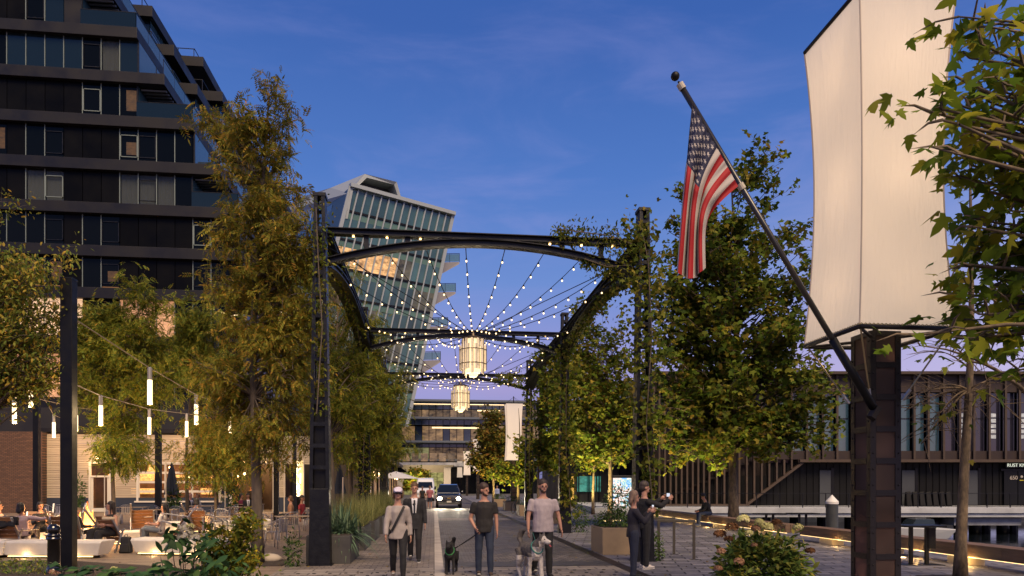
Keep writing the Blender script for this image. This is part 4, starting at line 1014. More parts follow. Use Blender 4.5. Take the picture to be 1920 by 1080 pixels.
for bi, (Yc, grp) in enumerate(((19.9, 'string lights radiating from the first lantern hub'), (29.4, 'string lights radiating from the second lantern hub'))):
    Ya, Yb = GYS[bi], GYS[bi+1]
    lab = 'cable of bare glowing bulbs running from the ' + ('first' if bi == 0 else 'second') + ' lantern hub out to the steel frames'
    hub = Vector((LCX-.02, Yc, 6.02))
    pts = []
    for i in range(8):
        x = GX0+.5 + (GX1-GX0-1.0)*i/7
        pts += [(x, Ya+.1, 6.98 - .22*abs(i-3.5)/3.5)]
        if i % 2 == 0: pts += [(x+.3, Yb-.1, 6.9)]
    for i in range(2):
        y = Ya + 2.2 + (Yb-Ya-4.4)*i
        pts += [(GX0+.1, y, 6.9), (GX1-.1, y, 6.9)]
    for p in pts:
        p = Vector(p); ln = (p-hub).length
        string(hub + (p-hub).normalized()*.18, p, .16+.02*ln, int(ln/(.44 if bi == 0 else .62)), grp, lab)
    for x in (GX0+.1, GX1-.1):
        for y in (Ya+.2, Yb-.2):
            w_ = thing('stay_wire', 'thin dark stay wire from a lantern hub to a gantry corner', 'wire', hub, 0, 'stay wires of the lantern hubs')
            MB().tube([hub, (x, y, 6.9)], .012, 4).build('cable', BLK, w_, world=True)

# ================================================================== BANNER LANTERN POSTS
def fabricmat(name, es, grad=False):
    m = bpy.data.materials.new(name); m.use_nodes = True; t = m.node_tree; b = t.nodes['Principled BSDF']; Lk = t.links.new
    tc = t.nodes.new('ShaderNodeTexCoord'); mp = t.nodes.new('ShaderNodeMapping'); Lk(tc.outputs['Object'], mp.inputs[0]); mp.inputs['Scale'].default_value = (30,30,1.2)
    n = t.nodes.new('ShaderNodeTexNoise'); Lk(mp.outputs[0], n.inputs[0]); n.inputs['Scale'].default_value = 1.0; n.inputs['Detail'].default_value = 3
    r = t.nodes.new('ShaderNodeMapRange'); Lk(n.outputs[0], r.inputs[0]); r.inputs[3].default_value = es*.98; r.inputs[4].default_value = es*1.02
    b.inputs['Base Color'].default_value = (.42,.37,.32,1); b.inputs['Roughness'].default_value = .9; b.inputs['Emission Color'].default_value = (1,.79,.61,1); Lk(r.outputs[0], b.inputs['Emission Strength'])
    tr = t.nodes.new('ShaderNodeBsdfTranslucent'); tr.inputs[0].default_value = (.65,.55,.45,1)
    n3 = t.nodes.new('ShaderNodeTexNoise'); mp3 = t.nodes.new('ShaderNodeMapping'); Lk(tc.outputs['Object'], mp3.inputs[0]); mp3.inputs['Scale'].default_value = (5,5,.8); Lk(mp3.outputs[0], n3.inputs[0]); n3.inputs['Scale'].default_value = 1.2; n3.inputs['Detail'].default_value = 4
    bp = t.nodes.new('ShaderNodeBump'); bp.inputs['Strength'].default_value = .6; bp.inputs['Distance'].default_value = .05; Lk(n3.outputs[0], bp.inputs['Height']); Lk(bp.outputs[0], b.inputs['Normal']); Lk(bp.outputs[0], tr.inputs['Normal'])
    mx_ = t.nodes.new('ShaderNodeMixShader'); mx_.inputs[0].default_value = .45; Lk(b.outputs[0], mx_.inputs[1]); Lk(tr.outputs[0], mx_.inputs[2]); Lk(mx_.outputs[0], t.nodes['Material Output'].inputs[0])
    return m
FAB = fabricmat('lantern_fabric', .46); FAB2 = fabricmat('lantern_fabric_far', .62)
POSTM = M('brown_steel', (.0085,.0055,.005), .5, .2, var=.3, scale=5, bump=.2, bscale=25)
MESHM = leafmat('mesh_panel', [(.046,.034,.030),(.052,.039,.035)], .5, .5)
def banner(X, Y, label, near=False, z0=3.54, z1=7.43, hw=.595):
    b = thing('banner_lantern', label, 'banner', (X, Y, 0))
    mb = MB(); NZ = 18; NS = 8; grid = []
    for k in range(NZ+1):
        z = z0 + .02 + (z1-z0-.04)*k/NZ; s = 1 - .145*math.sin(PI*k/NZ)**.9 if k not in (0, NZ) else 1
        for c in range(4):
            ca = [(-1,-1),(1,-1),(1,1),(-1,1)][c]; cb = [(1,-1),(1,1),(-1,1),(-1,-1)][c]
            for i in range(NS):
                u = i/NS; x = ca[0]*(1-u)+cb[0]*u; y = ca[1]*(1-u)+cb[1]*u
                bow = 1 - .05*math.sin(PI*u)*math.sin(PI*k/NZ)
                grid.append((x*hw*s*bow, y*hw*s*bow, z))
    W_ = NS*4
    mb.add(grid, [(k*W_+i, k*W_+(i+1)%W_, (k+1)*W_+(i+1)%W_, (k+1)*W_+i) for k in range(NZ) for i in range(W_)])
    mb.build('fabric', FAB if near else FAB2, b, smooth=False)
    for c in ((-1,-1),(1,-1),(1,1),(-1,1)):
        P = []
        for k in range(NZ+1):
            s = 1 - .145*math.sin(PI*k/NZ)**.9 if k not in (0, NZ) else 1
            P.append((c[0]*(hw*s+.004), c[1]*(hw*s+.004), z0+.02+(z1-z0-.04)*k/NZ))
        MB().tube(P, .010, 5).build('seam', M('seam_cloth', (.42,.34,.28), .9, emit=(1,.7,.5), es=.08), b)
    if near:
        for c in range(4):
            ca = [(-1,-1),(1,-1),(1,1),(-1,1)][c]; cb = [(1,-1),(1,1),(-1,1),(-1,-1)][c]
            P = []
            for i in range(49): u = i/48; P.append(((ca[0]*(1-u)+cb[0]*u)*(hw+.012), (ca[1]*(1-u)+cb[1]*u)*(hw+.012), z0+.022+.016*(i % 2)))
            MB().tube(P, .007, 4).build('lacing', M('lacing_cord', (.35,.27,.12), .8), b)
    for z in (z0, z1):
        mb = MB(); P = [(-hw,-hw,z),(hw,-hw,z),(hw,hw,z),(-hw,hw,z)]
        for i in range(4): mb.tube([P[i], P[(i+1)%4]], .028, 8)
        mb.build('frame_ring', POSTM, b, smooth=True)
    for c in ((-1,-1),(1,-1),(1,1),(-1,1)):
        MB().tube([(c[0]*.18,c[1]*.18,z0-.02),(c[0]*hw,c[1]*hw,z0-.012)], .02, 6).build('frame_arm', POSTM, b); MB().tube([(0,0,z1+.5),(c[0]*hw,c[1]*hw,z1)], .008, 4).build('suspension_cable', POSTM, b)
    MB().tube([(0,0,z0-.1),(0,0,z1+.55)], .035, 8).build('mast', POSTM, b)
    h = .2; ph = z0+.05
    for c in ((-1,-1),(1,-1),(1,1),(-1,1)):
        q = MB(); q.box(min(c[0]*h,c[0]*(h-.075)), max(c[0]*h,c[0]*(h-.075)), min(c[1]*h,c[1]*(h-.014)), max(c[1]*h,c[1]*(h-.014)), 0, ph)
        q.box(min(c[0]*h,c[0]*(h-.014))+c[0]*.001, max(c[0]*h,c[0]*(h-.014))+c[0]*.001, min(c[1]*(h-.0145),c[1]*(h-.075)), max(c[1]*(h-.0145),c[1]*(h-.075)), 0, ph)
        q.build('corner_angle', POSTM, b)
    step = .39; z = .02
    while z < ph-.05:
        zz = min(z+.07, ph)
        for (a0,a1,b0,b1) in ((-h+.076,h-.076,-h-.003,-h+.010),(-h+.076,h-.076,h-.010,h+.003),(-h-.003,-h+.010,-h+.076,h-.076),(h-.010,h+.003,-h+.076,h-.076)):
            MB().box(a0,a1,b0,b1,z,zz).build('batten', POSTM, b)
        z += step
    for (a0,a1,b0,b1) in ((-h+.02,h-.02,-h+.012,-h+.016),(-h+.02,h-.02,h-.016,h-.012),(-h+.012,-h+.016,-h+.02,h-.02),(h-.016,h-.012,-h+.02,h-.02)):
        MB().box(a0,a1,b0,b1,.02,ph-.05).build('mesh_panel', MESHM, b)
    if near:
        for c in ((-1,-1),(1,-1),(1,1),(-1,1)):
            MB().tube([(c[0]*(h+.01),c[1]*(h+.01),2.75),(c[0]*(hw-.03),c[1]*(hw-.03),z0-.02)], .011, 6).build('stay_rod', M('rod_brass', (.35,.28,.16), .35, .7), b)
            mb = MB(); mb.tube([(c[0]*(h+.01),c[1]*(h+.01),2.75),(c[0]*(h+.07),c[1]*(h+.07),2.87)], .02, 8); mb.build('turnbuckle', ALU, b)
        rv = None
        for z in np.arange(.15, ph-.05, .195):
            for (x, y) in ((-h-.004, -h+.035), (-h-.004, h-.035), (-h+.035, -h-.004), (h-.035, -h-.004)):
                if rv is None: rv = MB().ball((0,0,0), .011, 6).build('rivet', POSTM, b); rv.location = (x, y, z)
                else: dup(rv, (x, y, z))
        for z in (4.0, 5.4, 6.9): lamp('POINT', (X, Y, z), 9, (1,.74,.5), .12)
        lamp('POINT', (X, Y, .35), 85, (1,.70,.58), .05); lamp('POINT', (X, Y, 1.2), 16, (1,.70,.58), .05); lamp('POINT', (X, Y, 2.2), 3.5, (1,.70,.58), .05)
        lamp('POINT', (X+.1, Y-.1, 3.3), 3, (1,.7,.45), .05)
    return b
BX, BY = 5.47, 8.09
banner(BX, BY, 'huge glowing cream fabric lantern on a riveted brown post, with the flagpole fixed to it', True)
for (px, t, lab) in ((963, 50, 'tall lit fabric banner beside the third gantry column, partly covered by leaves'), (896, 88, 'lit fabric banner farther down, tallest of the three clustered together'), (875.5, 118, 'small lit banner in the middle of the far cluster'), (862, 150, 'smallest lit banner at the far end with a flag before it')):
    p = gp(px, t); banner(p.x, p.y, lab, False, z0=3.5, z1=7.6)
# flag and pole
P0 = Vector((BX-.16, BY-.24, 2.60)); P1 = aty(1266, 143, 7.9)
fp_ = thing('flagpole', 'long black angled flagpole with ball tip fixed to the banner post', 'flagpole', P0)
dv = (P1-P0)
MB().tube([P0, P0+dv*.22], .050, 12).build('socket_sleeve', BLK2, fp_, smooth=True, world=True)
MB().tube([P0+dv*.0, P0+dv*.97], [.034,.034], 12).build('pole', M('pole_black', (.02,.018,.015), .3, spec=.7), fp_, smooth=True, world=True)
MB().tube([P0+dv*.97, P0+dv*.985], .012, 8).build('neck', BLK2, fp_, world=True)
MB().ball(P1, .052, 14).build('ball', BLK2, fp_, smooth=True, world=True)
for px, py in ((1276,163),(1386,353)):
    s = ((960+0)) ; q = aty(px, py, 7.9); s = (q-P0).dot(dv)/dv.length_squared; MB().tube([P0+dv*(s-.008), P0+dv*(s+.008)], .043, 12).build('collar', M('collar_white', (.5,.45,.36), .5), fp_, world=True)
MB().tube([P0+Vector((-.06,-.0,-.08)), P0+Vector((.02,0,.05))], .06, 6).build('bracket', POSTM, fp_, world=True)
def flag():
    Yp = 7.9; NH, NF = 130, 170
    f_ = thing('flag', 'red white and blue stars and stripes flag draped down from the angled pole', 'flag', aty(1385, 350, Yp))
    A0 = (1298, 192); A1 = (1384, 349)
    V = np.zeros((NH+1, NF+1, 3))
    for i in range(NH+1):
        h = i/NH
        a = np.array([A0[0]*(1-h)+A1[0]*h, A0[1]*(1-h)+A1[1]*h])
        b = np.array([1286+ 34*h**1.3, 285 + 118*h])
        b2 = np.array([1280+ 40*h, 330+85*h])
        c = np.array([1269+ 53*h - 4*math.sin(h*PI*2), 478 + 47*math.sin(PI*min(1, .15+h*.7)) - 6*h])
        for j in range(NF+1):
            f = j/NF
            p = a*(1-f)**3 + 3*b*f*(1-f)**2 + 3*b2*f*f*(1-f) + c*f**3
            g = min(1, f*2.2)
            fold = math.sin(h*2*PI*3.2 + .8*f + .4) * .085 * g
            p[0] += 3.5*g*math.cos(h*2*PI*3.2+.5)
            dep = Yp - .04 + fold + .012*math.sin(f*19+h*7)*g + .010*math.sin(h*60+f*5)*(1-g)
            w = aty(p[0], p[1], dep); V[i,j] = (w.x, w.y, w.z)
    V -= np.array(f_.location)
    faces = []; mi = []
    stars = []
    for r in range(9):
        for c in range(6 if r % 2 == 0 else 5): stars.append(((r+1)/10*(7/13), ((c*2+1) if r % 2 == 0 else (c*2+2))/12*.40))
    def instar(h, f):
        for sh_, sf in stars:
            dh = (h-sh_)*1.0; df = (f-sf)*1.9
            r = math.hypot(dh, df)
            if r < .032:
                a = math.atan2(df, -dh) % (2*PI/5); a = abs(a - PI/5)
                lim = .032*math.cos(PI/5*0)*(.40 + .60*max(0,(a/(PI/5)))**1.4)
                if r < lim: return True
        return False
    for i in range(NH):
        for j in range(NF):
            k = i*(NF+1)+j; faces.append((k, k+1, k+NF+2, k+NF+1)); h = (i+.5)/NH; f = (j+.5)/NF
            if h < 7/13 and f < .40: mi.append(2 if instar(h, f) else 1)
            else: mi.append(0 if int(h*13) % 2 == 0 else 2)
    me = bpy.data.meshes.new('cloth'); me.from_pydata(V.reshape(-1,3).tolist(), [], faces)
    for nm, c_ in (('flag_red', (.34,.008,.013)), ('flag_blue', (.010,.013,.05)), ('flag_white', (.46,.42,.39))):
        m = M(nm, c_, .75, bump=.08, bscale=150); me.materials.append(m)
    me.polygons.foreach_set('material_index', mi); me.polygons.foreach_set('use_smooth', [True]*len(mi)); me.update()
    o = bpy.data.objects.new('cloth', me); COL.objects.link(o); o.parent = f_
flag()

# ================================================================== BENCH, PLANTERS, STREET FURNITURE
def tbench(pts, label):
    r_ = thing('timber_bench', label, 'bench', (*pts[0], 0))
    for a, b in zip(pts[:-1], pts[1:]):
        A = Vector((*a, 0)); B = Vector((*b, 0)); d = (B-A).normalized(); n = Vector((d.y, -d.x, 0))
        if n.x < 0: n = -n
        for k in range(3):
            o = n*(.09+.17*k)
            MB().beam(A+o+Vector((0,0,.335)), B+o+Vector((0,0,.335)), .162, .27).build('timber', TIMB, r_, world=True, bevel=.012)
        MB().beam(A+n*.05+Vector((0,0,.192)), B+n*.05+Vector((0,0,.192)), .03, .012).build('led_strip', LEDB, r_, world=True)
        for q_ in range(int((B-A).length/1.6)): lamp('POINT', tuple(A+d*(.8+q_*1.6)-n*.03+Vector((0,0,.13))), 5, (1,.60,.20), .03)
        ln = (B-A).length; k = max(1, int(ln/2.4))
        for i in range(k):
            p = A + d*(ln*(i+.5)/k) + n*.28
            MB().beam(p-d*.32+Vector((0,0,.10)), p+d*.32+Vector((0,0,.10)), .36, .195).build('foot_block', M('foot_stone', (.50,.42,.30), .7), r_, world=True)
tbench([(11.25,8),(11.2,12.6),(11.15,20.2)], 'long dark timber bench with glowing strip beneath, the stretch passing behind the sparse tree')
tbench([(11.12,21.0),(11.1,25),(11.2,28.6),(11.28,32),(11.3,37)], 'long timber bench with glowing strip beneath, the stretch where a man sits')
# grey planters with grasses
yuc = leafmat('yucca_blade', [(.03,.055,.035),(.05,.085,.05),(.09,.12,.07)], .4, .15)
gra = leafmat('grass_blade', [(.05,.06,.02),(.09,.10,.035),(.16,.15,.06)], .6, .25)
def blades(name, root, n, L0, L1, w, spread, mat, lift, box=None):
    rn = np.random.RandomState(int(abs(root.location.y*10))); V = []; F = []
    for i in range(n):
        a = rn.uniform(0, 2*PI); el = rn.uniform(lift[0], lift[1]); ln = rn.uniform(L0, L1)
        bx_, by_ = (rn.uniform(-box[0], box[0]), rn.uniform(-box[1], box[1])) if box else rn.normal(0, spread, 2)
        p = Vector((bx_, by_, 0)); d = Vector((math.cos(a)*math.cos(el), math.sin(a)*math.cos(el), math.sin(el))); s = d.cross(Vector((0,0,1))).normalized()
        o = len(V); K = 5
        for k in range(K+1):
            t = k/K; q = p + d*(ln*t) - Vector((0,0,.55*ln*t*t*math.cos(el)**1.5)); ww = w*(1-t**1.6)*(.7+.3*min(1,t*4)) + .0008
            V += [q - s*ww/2, q + s*ww/2]
        for k in range(K): F.append((o+2*k, o+2*k+1, o+2*k+3, o+2*k+2))
    me = bpy.data.meshes.new(name); me.from_pydata([tuple(v) for v in V], [], F); me.materials.append(mat); o = bpy.data.objects.new(name, me); COL.objects.link(o); o.parent = root; return o
plab = ['grey planter box standing closest to the first gantry column', 'second grey planter box along the sidewalk', 'third grey planter box along the sidewalk', 'fourth grey planter box along the sidewalk', 'fifth grey planter box along the sidewalk, by the storefronts', 'last grey planter box along the sidewalk']
for i in range(6):
    y0 = 15.35 + i*3.1; wd = 1.9 if i else 1.75
    pb_ = thing('grey_planter', plab[i], 'planter', (-2.28 + (0 if i else 0), y0+wd/2, 0))
    MB().box(-.47,.47,-wd/2,wd/2,0,.62).build('box', GPLA, pb_, bevel=.012)
    MB().box(-.44,.44,-wd/2+.03,wd/2-.03,.60,.628).build('soil', SOIL, pb_)
    if i == 0:
        y_ = thing('spiky_plant', 'spiky green yucca like plant spilling over the first grey planter', 'plant', (-2.02, y0+.75, .62)); blades('foliage', y_, 230, .5, .85, .05, .13, yuc, (-.25, 1.4))
        y_ = thing('spiky_plant', 'smaller spiky plant at the back of the first grey planter', 'plant', (-2.2, y0+1.35, .62)); blades('foliage', y_, 160, .55, .9, .042, .12, yuc, (-.1, 1.45))
    else:
        y_ = thing('ornamental_grass', 'fine ornamental grass growing in the ' + ['', 'second', 'third', 'fourth', 'fifth', 'last'][i] + ' grey planter', 'grass', (-2.28, y0+wd/2, .62)); blades('foliage', y_, 1100, .55, 1.05, .010, .25, gra, (.7, 1.5), box=(.42, wd/2-.05))
bush = leafmat('bush_leaf', [(.015,.032,.010),(.03,.055,.015),(.06,.085,.02)], .5, .25)
def leafball(name, root, n, c, r, size, kind, mat, seed=1, up=.3):
    rn = np.random.RandomState(seed); u = rn.normal(0,1,(n,3)); u /= np.linalg.norm(u,axis=1)[:,None]; rad = rn.uniform(.45,1,n)[:,None]
    lump = 1 + .22*np.sin(u[:,0:1]*5+seed)*np.cos(u[:,1:2]*6+seed*2)
    p = np.array(root.location)[None,:] + np.array(c)[None,:] + u*rad*lump*np.array(r)[None,:]
    ax = u + rn.normal(0,.5,(n,3)); no = rn.normal(0,.5,(n,3)); no[:,2] += 1
    return scatter(name, p, ax, no, size*rn.uniform(.6,1.3,n), kind, mat, root)
pots = [(4.10, 16.65, 1.0, 1.25, .67, 'tan planter box nearest the couple with phones, full of low shrubs'), (4.72, 30.5, .9, 1.3, .62, 'tan planter box beside the second and third gantry columns'), (4.75, 38.5, 1.0, 1.5, .62, 'tan planter box beyond the third gantry, near the bicycle'), (4.8, 47, 1.0, 1.5, .62, 'tan planter box far down the promenade edge'), (4.8, 56, 1.0, 1.5, .62, 'tan planter box farthest along the road edge')]
for i, (x, y, w, d, h, lab) in enumerate(pots):
    r_ = thing('tan_planter', lab, 'planter', (x+w/2, y+d/2, 0))
    MB().box(-w/2,w/2,-d/2,d/2,0,h).build('box', CORT, r_, bevel=.015); MB().box(-w/2+.04,w/2-.04,-d/2+.04,d/2-.04,h-.04,h+.006).build('soil', SOIL, r_)
    s_ = thing('low_shrub', 'leafy shrub in the ' + lab.split(',')[0].replace('with phones', '').strip(), 'shrub', (x+w/2, y+d/2, h))
    leafball('foliage', s_, 1500 if i == 0 else 700, (0,0,.12), (.58,.68,.30), .07, 'oval', bush, i+4)
    if i == 0:
        for q in range(12):
            rr_ = random.Random(q); p = [Vector((rr_.uniform(-.3,.3), rr_.uniform(-.3,.3), 0))]
            e = p[0] + Vector((rr_.uniform(-.5,.3), rr_.uniform(-.3,.3), rr_.uniform(.4,.95))); MB().tube([p[0], p[0].lerp(e,.5)+Vector((0,0,.1)), e], [.006,.004,.002], 4).build('stem', BARK, s_)
        leafball('upper_foliage', s_, 450, (.05,.05,.65), (.38,.38,.42), .08, 'oval', bush, 44)
# shrubs at the gantry column feet and behind
for i, (x, y, z, r, n, lab) in enumerate([(4.95,15.3,.25,.35,450,'small leafy creeper at the foot of the gantry column by the couple'), (5.3,24.9,.5,.55,700,'dark green shrub at the foot of the second column on the promenade'), (5.2,34.5,.5,.6,700,'dark green shrub at the foot of the third column on the promenade'), (-2.95,15.0,.3,.28,330,'thin creeper climbing beside the first column near the tall tree')]):
    s_ = thing('creeper_shrub', lab, 'shrub', (x, y, 0)); leafball('foliage', s_, n, (0,0,z), (r*.7,r*.7,z+.15), .075, 'oval', bush, 20+i)
# bollard
p = gp(101, 13.3); bo = thing('bollard', 'glossy black bollard with ball top in front of the curved white bench', 'bollard', p)
GLB = M('gloss_black', (.006,.006,.007), .12, coat=1)
MB().lathe([(.155,0),(.155,.06),(.125,.10),(.112,.16),(.105,.66),(.125,.67),(.125,.70),(.108,.71),(.108,.735),(.12,.74),(.12,.765),(.06,.79)], n=24).build('shaft', GLB, bo, smooth=True)
MB().ball((0,0,.865), .112, 20).build('ball', GLB, bo, smooth=True)
# black lighting posts
plabs = [('tall square black post standing in the planting bed by the bollard', 129, 14.25), ('square black post in front of the brown brick wall', 69, 31), ('square black post standing before the roll-up window', 297, 31), ('square black post beside the open dining room and sign', 518, 34)]
for lab, px, t in plabs:
    p = gp(px, t); r_ = thing('square_post', lab, 'post', p, 0)
    MB().box(-.115,.115,-.115,.115,0,5.93).build('shaft', BLK2, r_, bevel=.01); MB().box(-.12,.12,-.12,.12,5.93,5.96).build('cap', BLK, r_); MB().box(-.2,.2,-.2,.2,.0,.02).build('base_plate', BLK, r_)
# tube pendants on catenary cables
tubes = [[(281,690,15.6),(368,740,19),(431,765,23),(481,776,26)], [(189,742,19),(280,767,22.6),(350,776,25)], [(27,738,19),(143,764,24),(227,774,27)], [(58,706,18.5),(101,778,25)]]
tlab = {281:'largest glowing tube pendant, hanging highest over the plaza', 368:'glowing tube pendant between the tall tree and the window', 431:'glowing tube pendant hanging just beside the tall tree trunk', 481:'glowing tube pendant half hidden behind the tall tree trunk', 189:'glowing tube pendant hanging above the cream restaurant door', 280:'glowing tube pendant directly below the largest one', 350:'glowing tube pendant hanging above the roll-up window middle', 27:'glowing tube pendant closest to the picture edge, over the seated group', 143:'glowing tube pendant mostly hidden behind the tall square post', 227:'small glowing tube pendant wrapped in the plaza tree leaves', 58:'glowing tube pendant dimmed by leaves over the brick wall', 101:'small glowing tube pendant where brick wall meets cream boards'}
ends = [((140,598,14.4),(560,790,31)), ((143,722,14.6),(420,782,29)), ((-60,700,16),(300,776,31)), ((-80,640,15),(150,800,31))]
for li, row_ in enumerate(tubes):
    P = [at(*ends[li][0])] + [at(px, py, t)+Vector((0,0,-.0)) for px, py, t in row_] + [at(*ends[li][1])]
    cab = thing('catenary_cable', ['sagging cable carrying the largest tube pendant and those toward the tall tree', 'sagging cable carrying the pendants above the door and window', 'sagging cable carrying pendants over the seated group', 'sagging cable carrying the leaf covered pendants by the brick wall'][li], 'cable', P[0])
    MB().tube(P, .013, 5).build('wire', M('cable_tan', (.20,.16,.11), .6), cab, world=True)
    for px, py, t in row_:
        q = at(px, py, t); k = thing('tube_pendant', tlab[px], 'lamp', q)
        MB().lathe([(.048,-.27),(.048,0),(.02,.02)], n=12).build('cap', M('tube_cap', (.38,.36,.33), .4, .4), k, smooth=False)
        MB().lathe([(.052,-.82),(.052,-.271)], n=14).build('tube', LAMP, k, smooth=False)
        lamp('POINT', q+Vector((0,0,-1.0)), 55, (1,.68,.34), .12)
# white curved benches
def wbench(a, b, label, h=.42, led=True, seg=None):
    A = gp(*a); B = gp(*b); r_ = thing('white_bench', label, 'bench', A.lerp(B,.5))
    d = (B-A).normalized(); n = Vector((-d.y, d.x, 0)); 
    if n.y < 0: n = -n
    K = 8; sec = []
    mb = MB(); vs = []
    ln = (B-A).length
    for i in range(K+1):
        s = i/K; c = A.lerp(B, s) + n*(.22*(2*s-1)**2*ln*.12); e = 1
        ex = -.10*d if i == 0 else (.10*d if i == K else Vector((0,0,0)))
        for (w, z, o) in ((.0,.075,0),(-.045,h-.05,1),(.0,h,1),(.50,h,1),(.54,h-.05,1),(.42,.075,0)):
            vs.append(c + n*w + Vector((0,0,z)) + ex*o)
    fs = []
    for i in range(K):
        for j in range(6): fs.append((i*6+j, i*6+(j+1)%6, (i+1)*6+(j+1)%6, (i+1)*6+j))
    fs += [tuple(range(5,-1,-1)), tuple(K*6+j for j in range(6))]
    mb.add(vs, fs); mb.build('seat_block', CONC, r_, world=True, bevel=.015)
    MB().beam(A+n*.22+d*.15+Vector((0,0,.037)), B+n*.22-d*.15+Vector((0,0,.037)), .3, .074).build('plinth', BLK2, r_, world=True)
    if led:
        for q_ in range(max(2, int(ln/1.1))): lamp('POINT', tuple(A.lerp(B, (q_+.5)/max(2, int(ln/1.1)))-n*.06+Vector((0,0,.05))), 2.2, (1,.62,.24), .02)
    if led: MB().beam(A+n*.035+d*.1+Vector((0,0,.055)), B+n*.035-d*.1+Vector((0,0,.055)), .02, .018).build('led_strip', LED, r_, world=True)
wbench((-70,16.4),(2,16.2), 'white concrete bench section cut by the picture edge, behind the mulch bed')
wbench((5,16.2),(180,16.1), 'long white concrete bench behind the bollard and the tall square post')
wbench((250,16.9),(414,16.6), 'white concrete bench behind the white flowering shrub')
wbench((205,19.7),(292,19.9), 'white concrete bench behind the black backpack and the seated woman')
wbench((300,24.5),(505,26.5), 'low white bench with glowing base behind the dining tables')
wbench((55,20.5),(140,21), 'white concrete bench behind the seated group at the fire')
# fire pit
p = gp(164, 19.6); fpit = thing('fire_pit', 'round white fire pit with tall orange flames among the lounge chairs', 'fire pit', p)
MB().lathe([(.36,0),(.42,.34),(.40,.36),(.34,.36),(.33,.30),(.0,.30)], n=28).build('bowl', CONC, fpit, smooth=True)
FL = bpy.data.materials.new('flame_glow'); FL.use_nodes = True
_t = FL.node_tree; _b = _t.nodes['Principled BSDF']; _b.inputs['Base Color'].default_value = (0,0,0,1)
_tc = _t.nodes.new('ShaderNodeTexCoord'); _s = _t.nodes.new('ShaderNodeSeparateXYZ'); _t.links.new(_tc.outputs['Object'], _s.inputs[0]); _mr = _t.nodes.new('ShaderNodeMapRange'); _t.links.new(_s.outputs['Z'], _mr.inputs[0]); _mr.inputs[1].default_value = .3; _mr.inputs[2].default_value = 1.15
_r = _t.nodes.new('ShaderNodeValToRGB'); _t.links.new(_mr.outputs[0], _r.inputs[0]); _r.color_ramp.elements[0].color = (1,.60,.18,1); _r.color_ramp.elements[1].color = (1,.16,.02,1); _x = _r.color_ramp.elements.new(.45); _x.color = (1,.40,.07,1)
_m2 = _t.nodes.new('ShaderNodeMapRange'); _t.links.new(_mr.outputs[0], _m2.inputs[0]); _m2.inputs[3].default_value = 7; _m2.inputs[4].default_value = 1.6
_t.links.new(_r.outputs[0], _b.inputs['Emission Color']); _t.links.new(_m2.outputs[0], _b.inputs['Emission Strength'])
_tr = _t.nodes.new('ShaderNodeBsdfTransparent'); _mx = _t.nodes.new('ShaderNodeMixShader'); _mx.inputs[0].default_value = .5; _t.links.new(_tr.outputs[0], _mx.inputs[1]); _t.links.new(_b.outputs[0], _mx.inputs[2]); _t.links.new(_mx.outputs[0], _t.nodes['Material Output'].inputs[0])
rg = random.Random(5); mb = MB()
for i in range(26):
    a = rg.uniform(0,2*PI); r_ = rg.uniform(0,.20); h = rg.uniform(.35,1.0)*(1-r_*1.6); x, y = r_*math.cos(a), r_*math.sin(a); ph = rg.uniform(0,6)
    K = 7; P = [(x*(1+.3*k/K)+.04*math.sin(ph+k*.9), y+.04*math.cos(ph+k*1.1), .30+h*k/K) for k in range(K+1)]
    mb.tube(P, [(.085*(1-(k/K)**1.3)*(.5+.9*math.sin(min(1,k/K*2.2)*PI/2))+.001, .014) for k in range(K+1)], 7)
mb.build('flame', FL, fpit, smooth=True)
lamp('POINT', p+Vector((0,0,1.0)), 260, (1,.45,.14), .25)
# lounge chairs
def lounge(label=None, grp=None):
    r_ = thing('lounge_chair', label or 'x', 'chair', (0,0,0)); r_['group'] = grp or 'wooden lounge chairs round the fire pit'
    for s in (-1,1):   # side frames; chair faces -Y
        x = s*.33
        mb = MB(); mb.beam((x,-.36,0),(x,-.33,.55),.045,.03); mb.beam((x,.40,0),(x,.16,.62),.045,.03,up=(1,0,0)); mb.beam((x,-.40,.57),(x,.30,.57),.06,.025); mb.beam((x,-.34,.36),(x,.22,.27),.03,.05)
        mb.beam((x-.015*s,.15,.26),(x-.015*s,.50,.92),.04,.045,up=(1,0,0)); mb.build('side_frame', ALU, r_, bevel=.004)
    for i in range(5):
        t = i/4.5; MB().box(-.30,.30,-.055,.055,-.011,.011).build('seat_slat', WOOD, r_, bevel=.003)
        o = r_.children[-1]; o.location = (0, -.32+.52*t, .385-.08*t); o.rotation_euler = (-.15,0,0)
    for i in range(6):
        t = i/5.2; o = MB().box(-.30,.30,-.011,.011,-.052,.052).build('back_slat', WOOD, r_, bevel=.003); o.location = (0, .16+.30*t, .34+.56*t); o.rotation_euler = (-.49,0,0)
    return r_
proto = lounge()
chairs = [(26,17.6,180-8,'wooden lounge chair at the picture edge, jacket over its backrest'), (134,17.9,180+6,'wooden lounge chair mostly hidden behind the tall square post'), (226,18.0,150,'wooden lounge chair of the woman in black'), (318,19.8,-90+10,'wooden lounge chair of the woman in the white shirt'), (268,22.4,200,'empty wooden lounge chair tilted back behind the black backpack'), (388,22,160,'wooden lounge chair behind the white flowers'), (70,20.6,20,'lounge chair of the dark haired woman facing the fire'), (118,21.5,0,'lounge chair on the far side of the fire pit')]
for i, (px, t, ang, lab) in enumerate(chairs):
    p = gp(px, t)
    if i == 0: proto.location = p; proto.rotation_euler = (0,0,R(ang)); proto['label'] = lab
    else: copy_thing(proto, p, R(ang), lab)
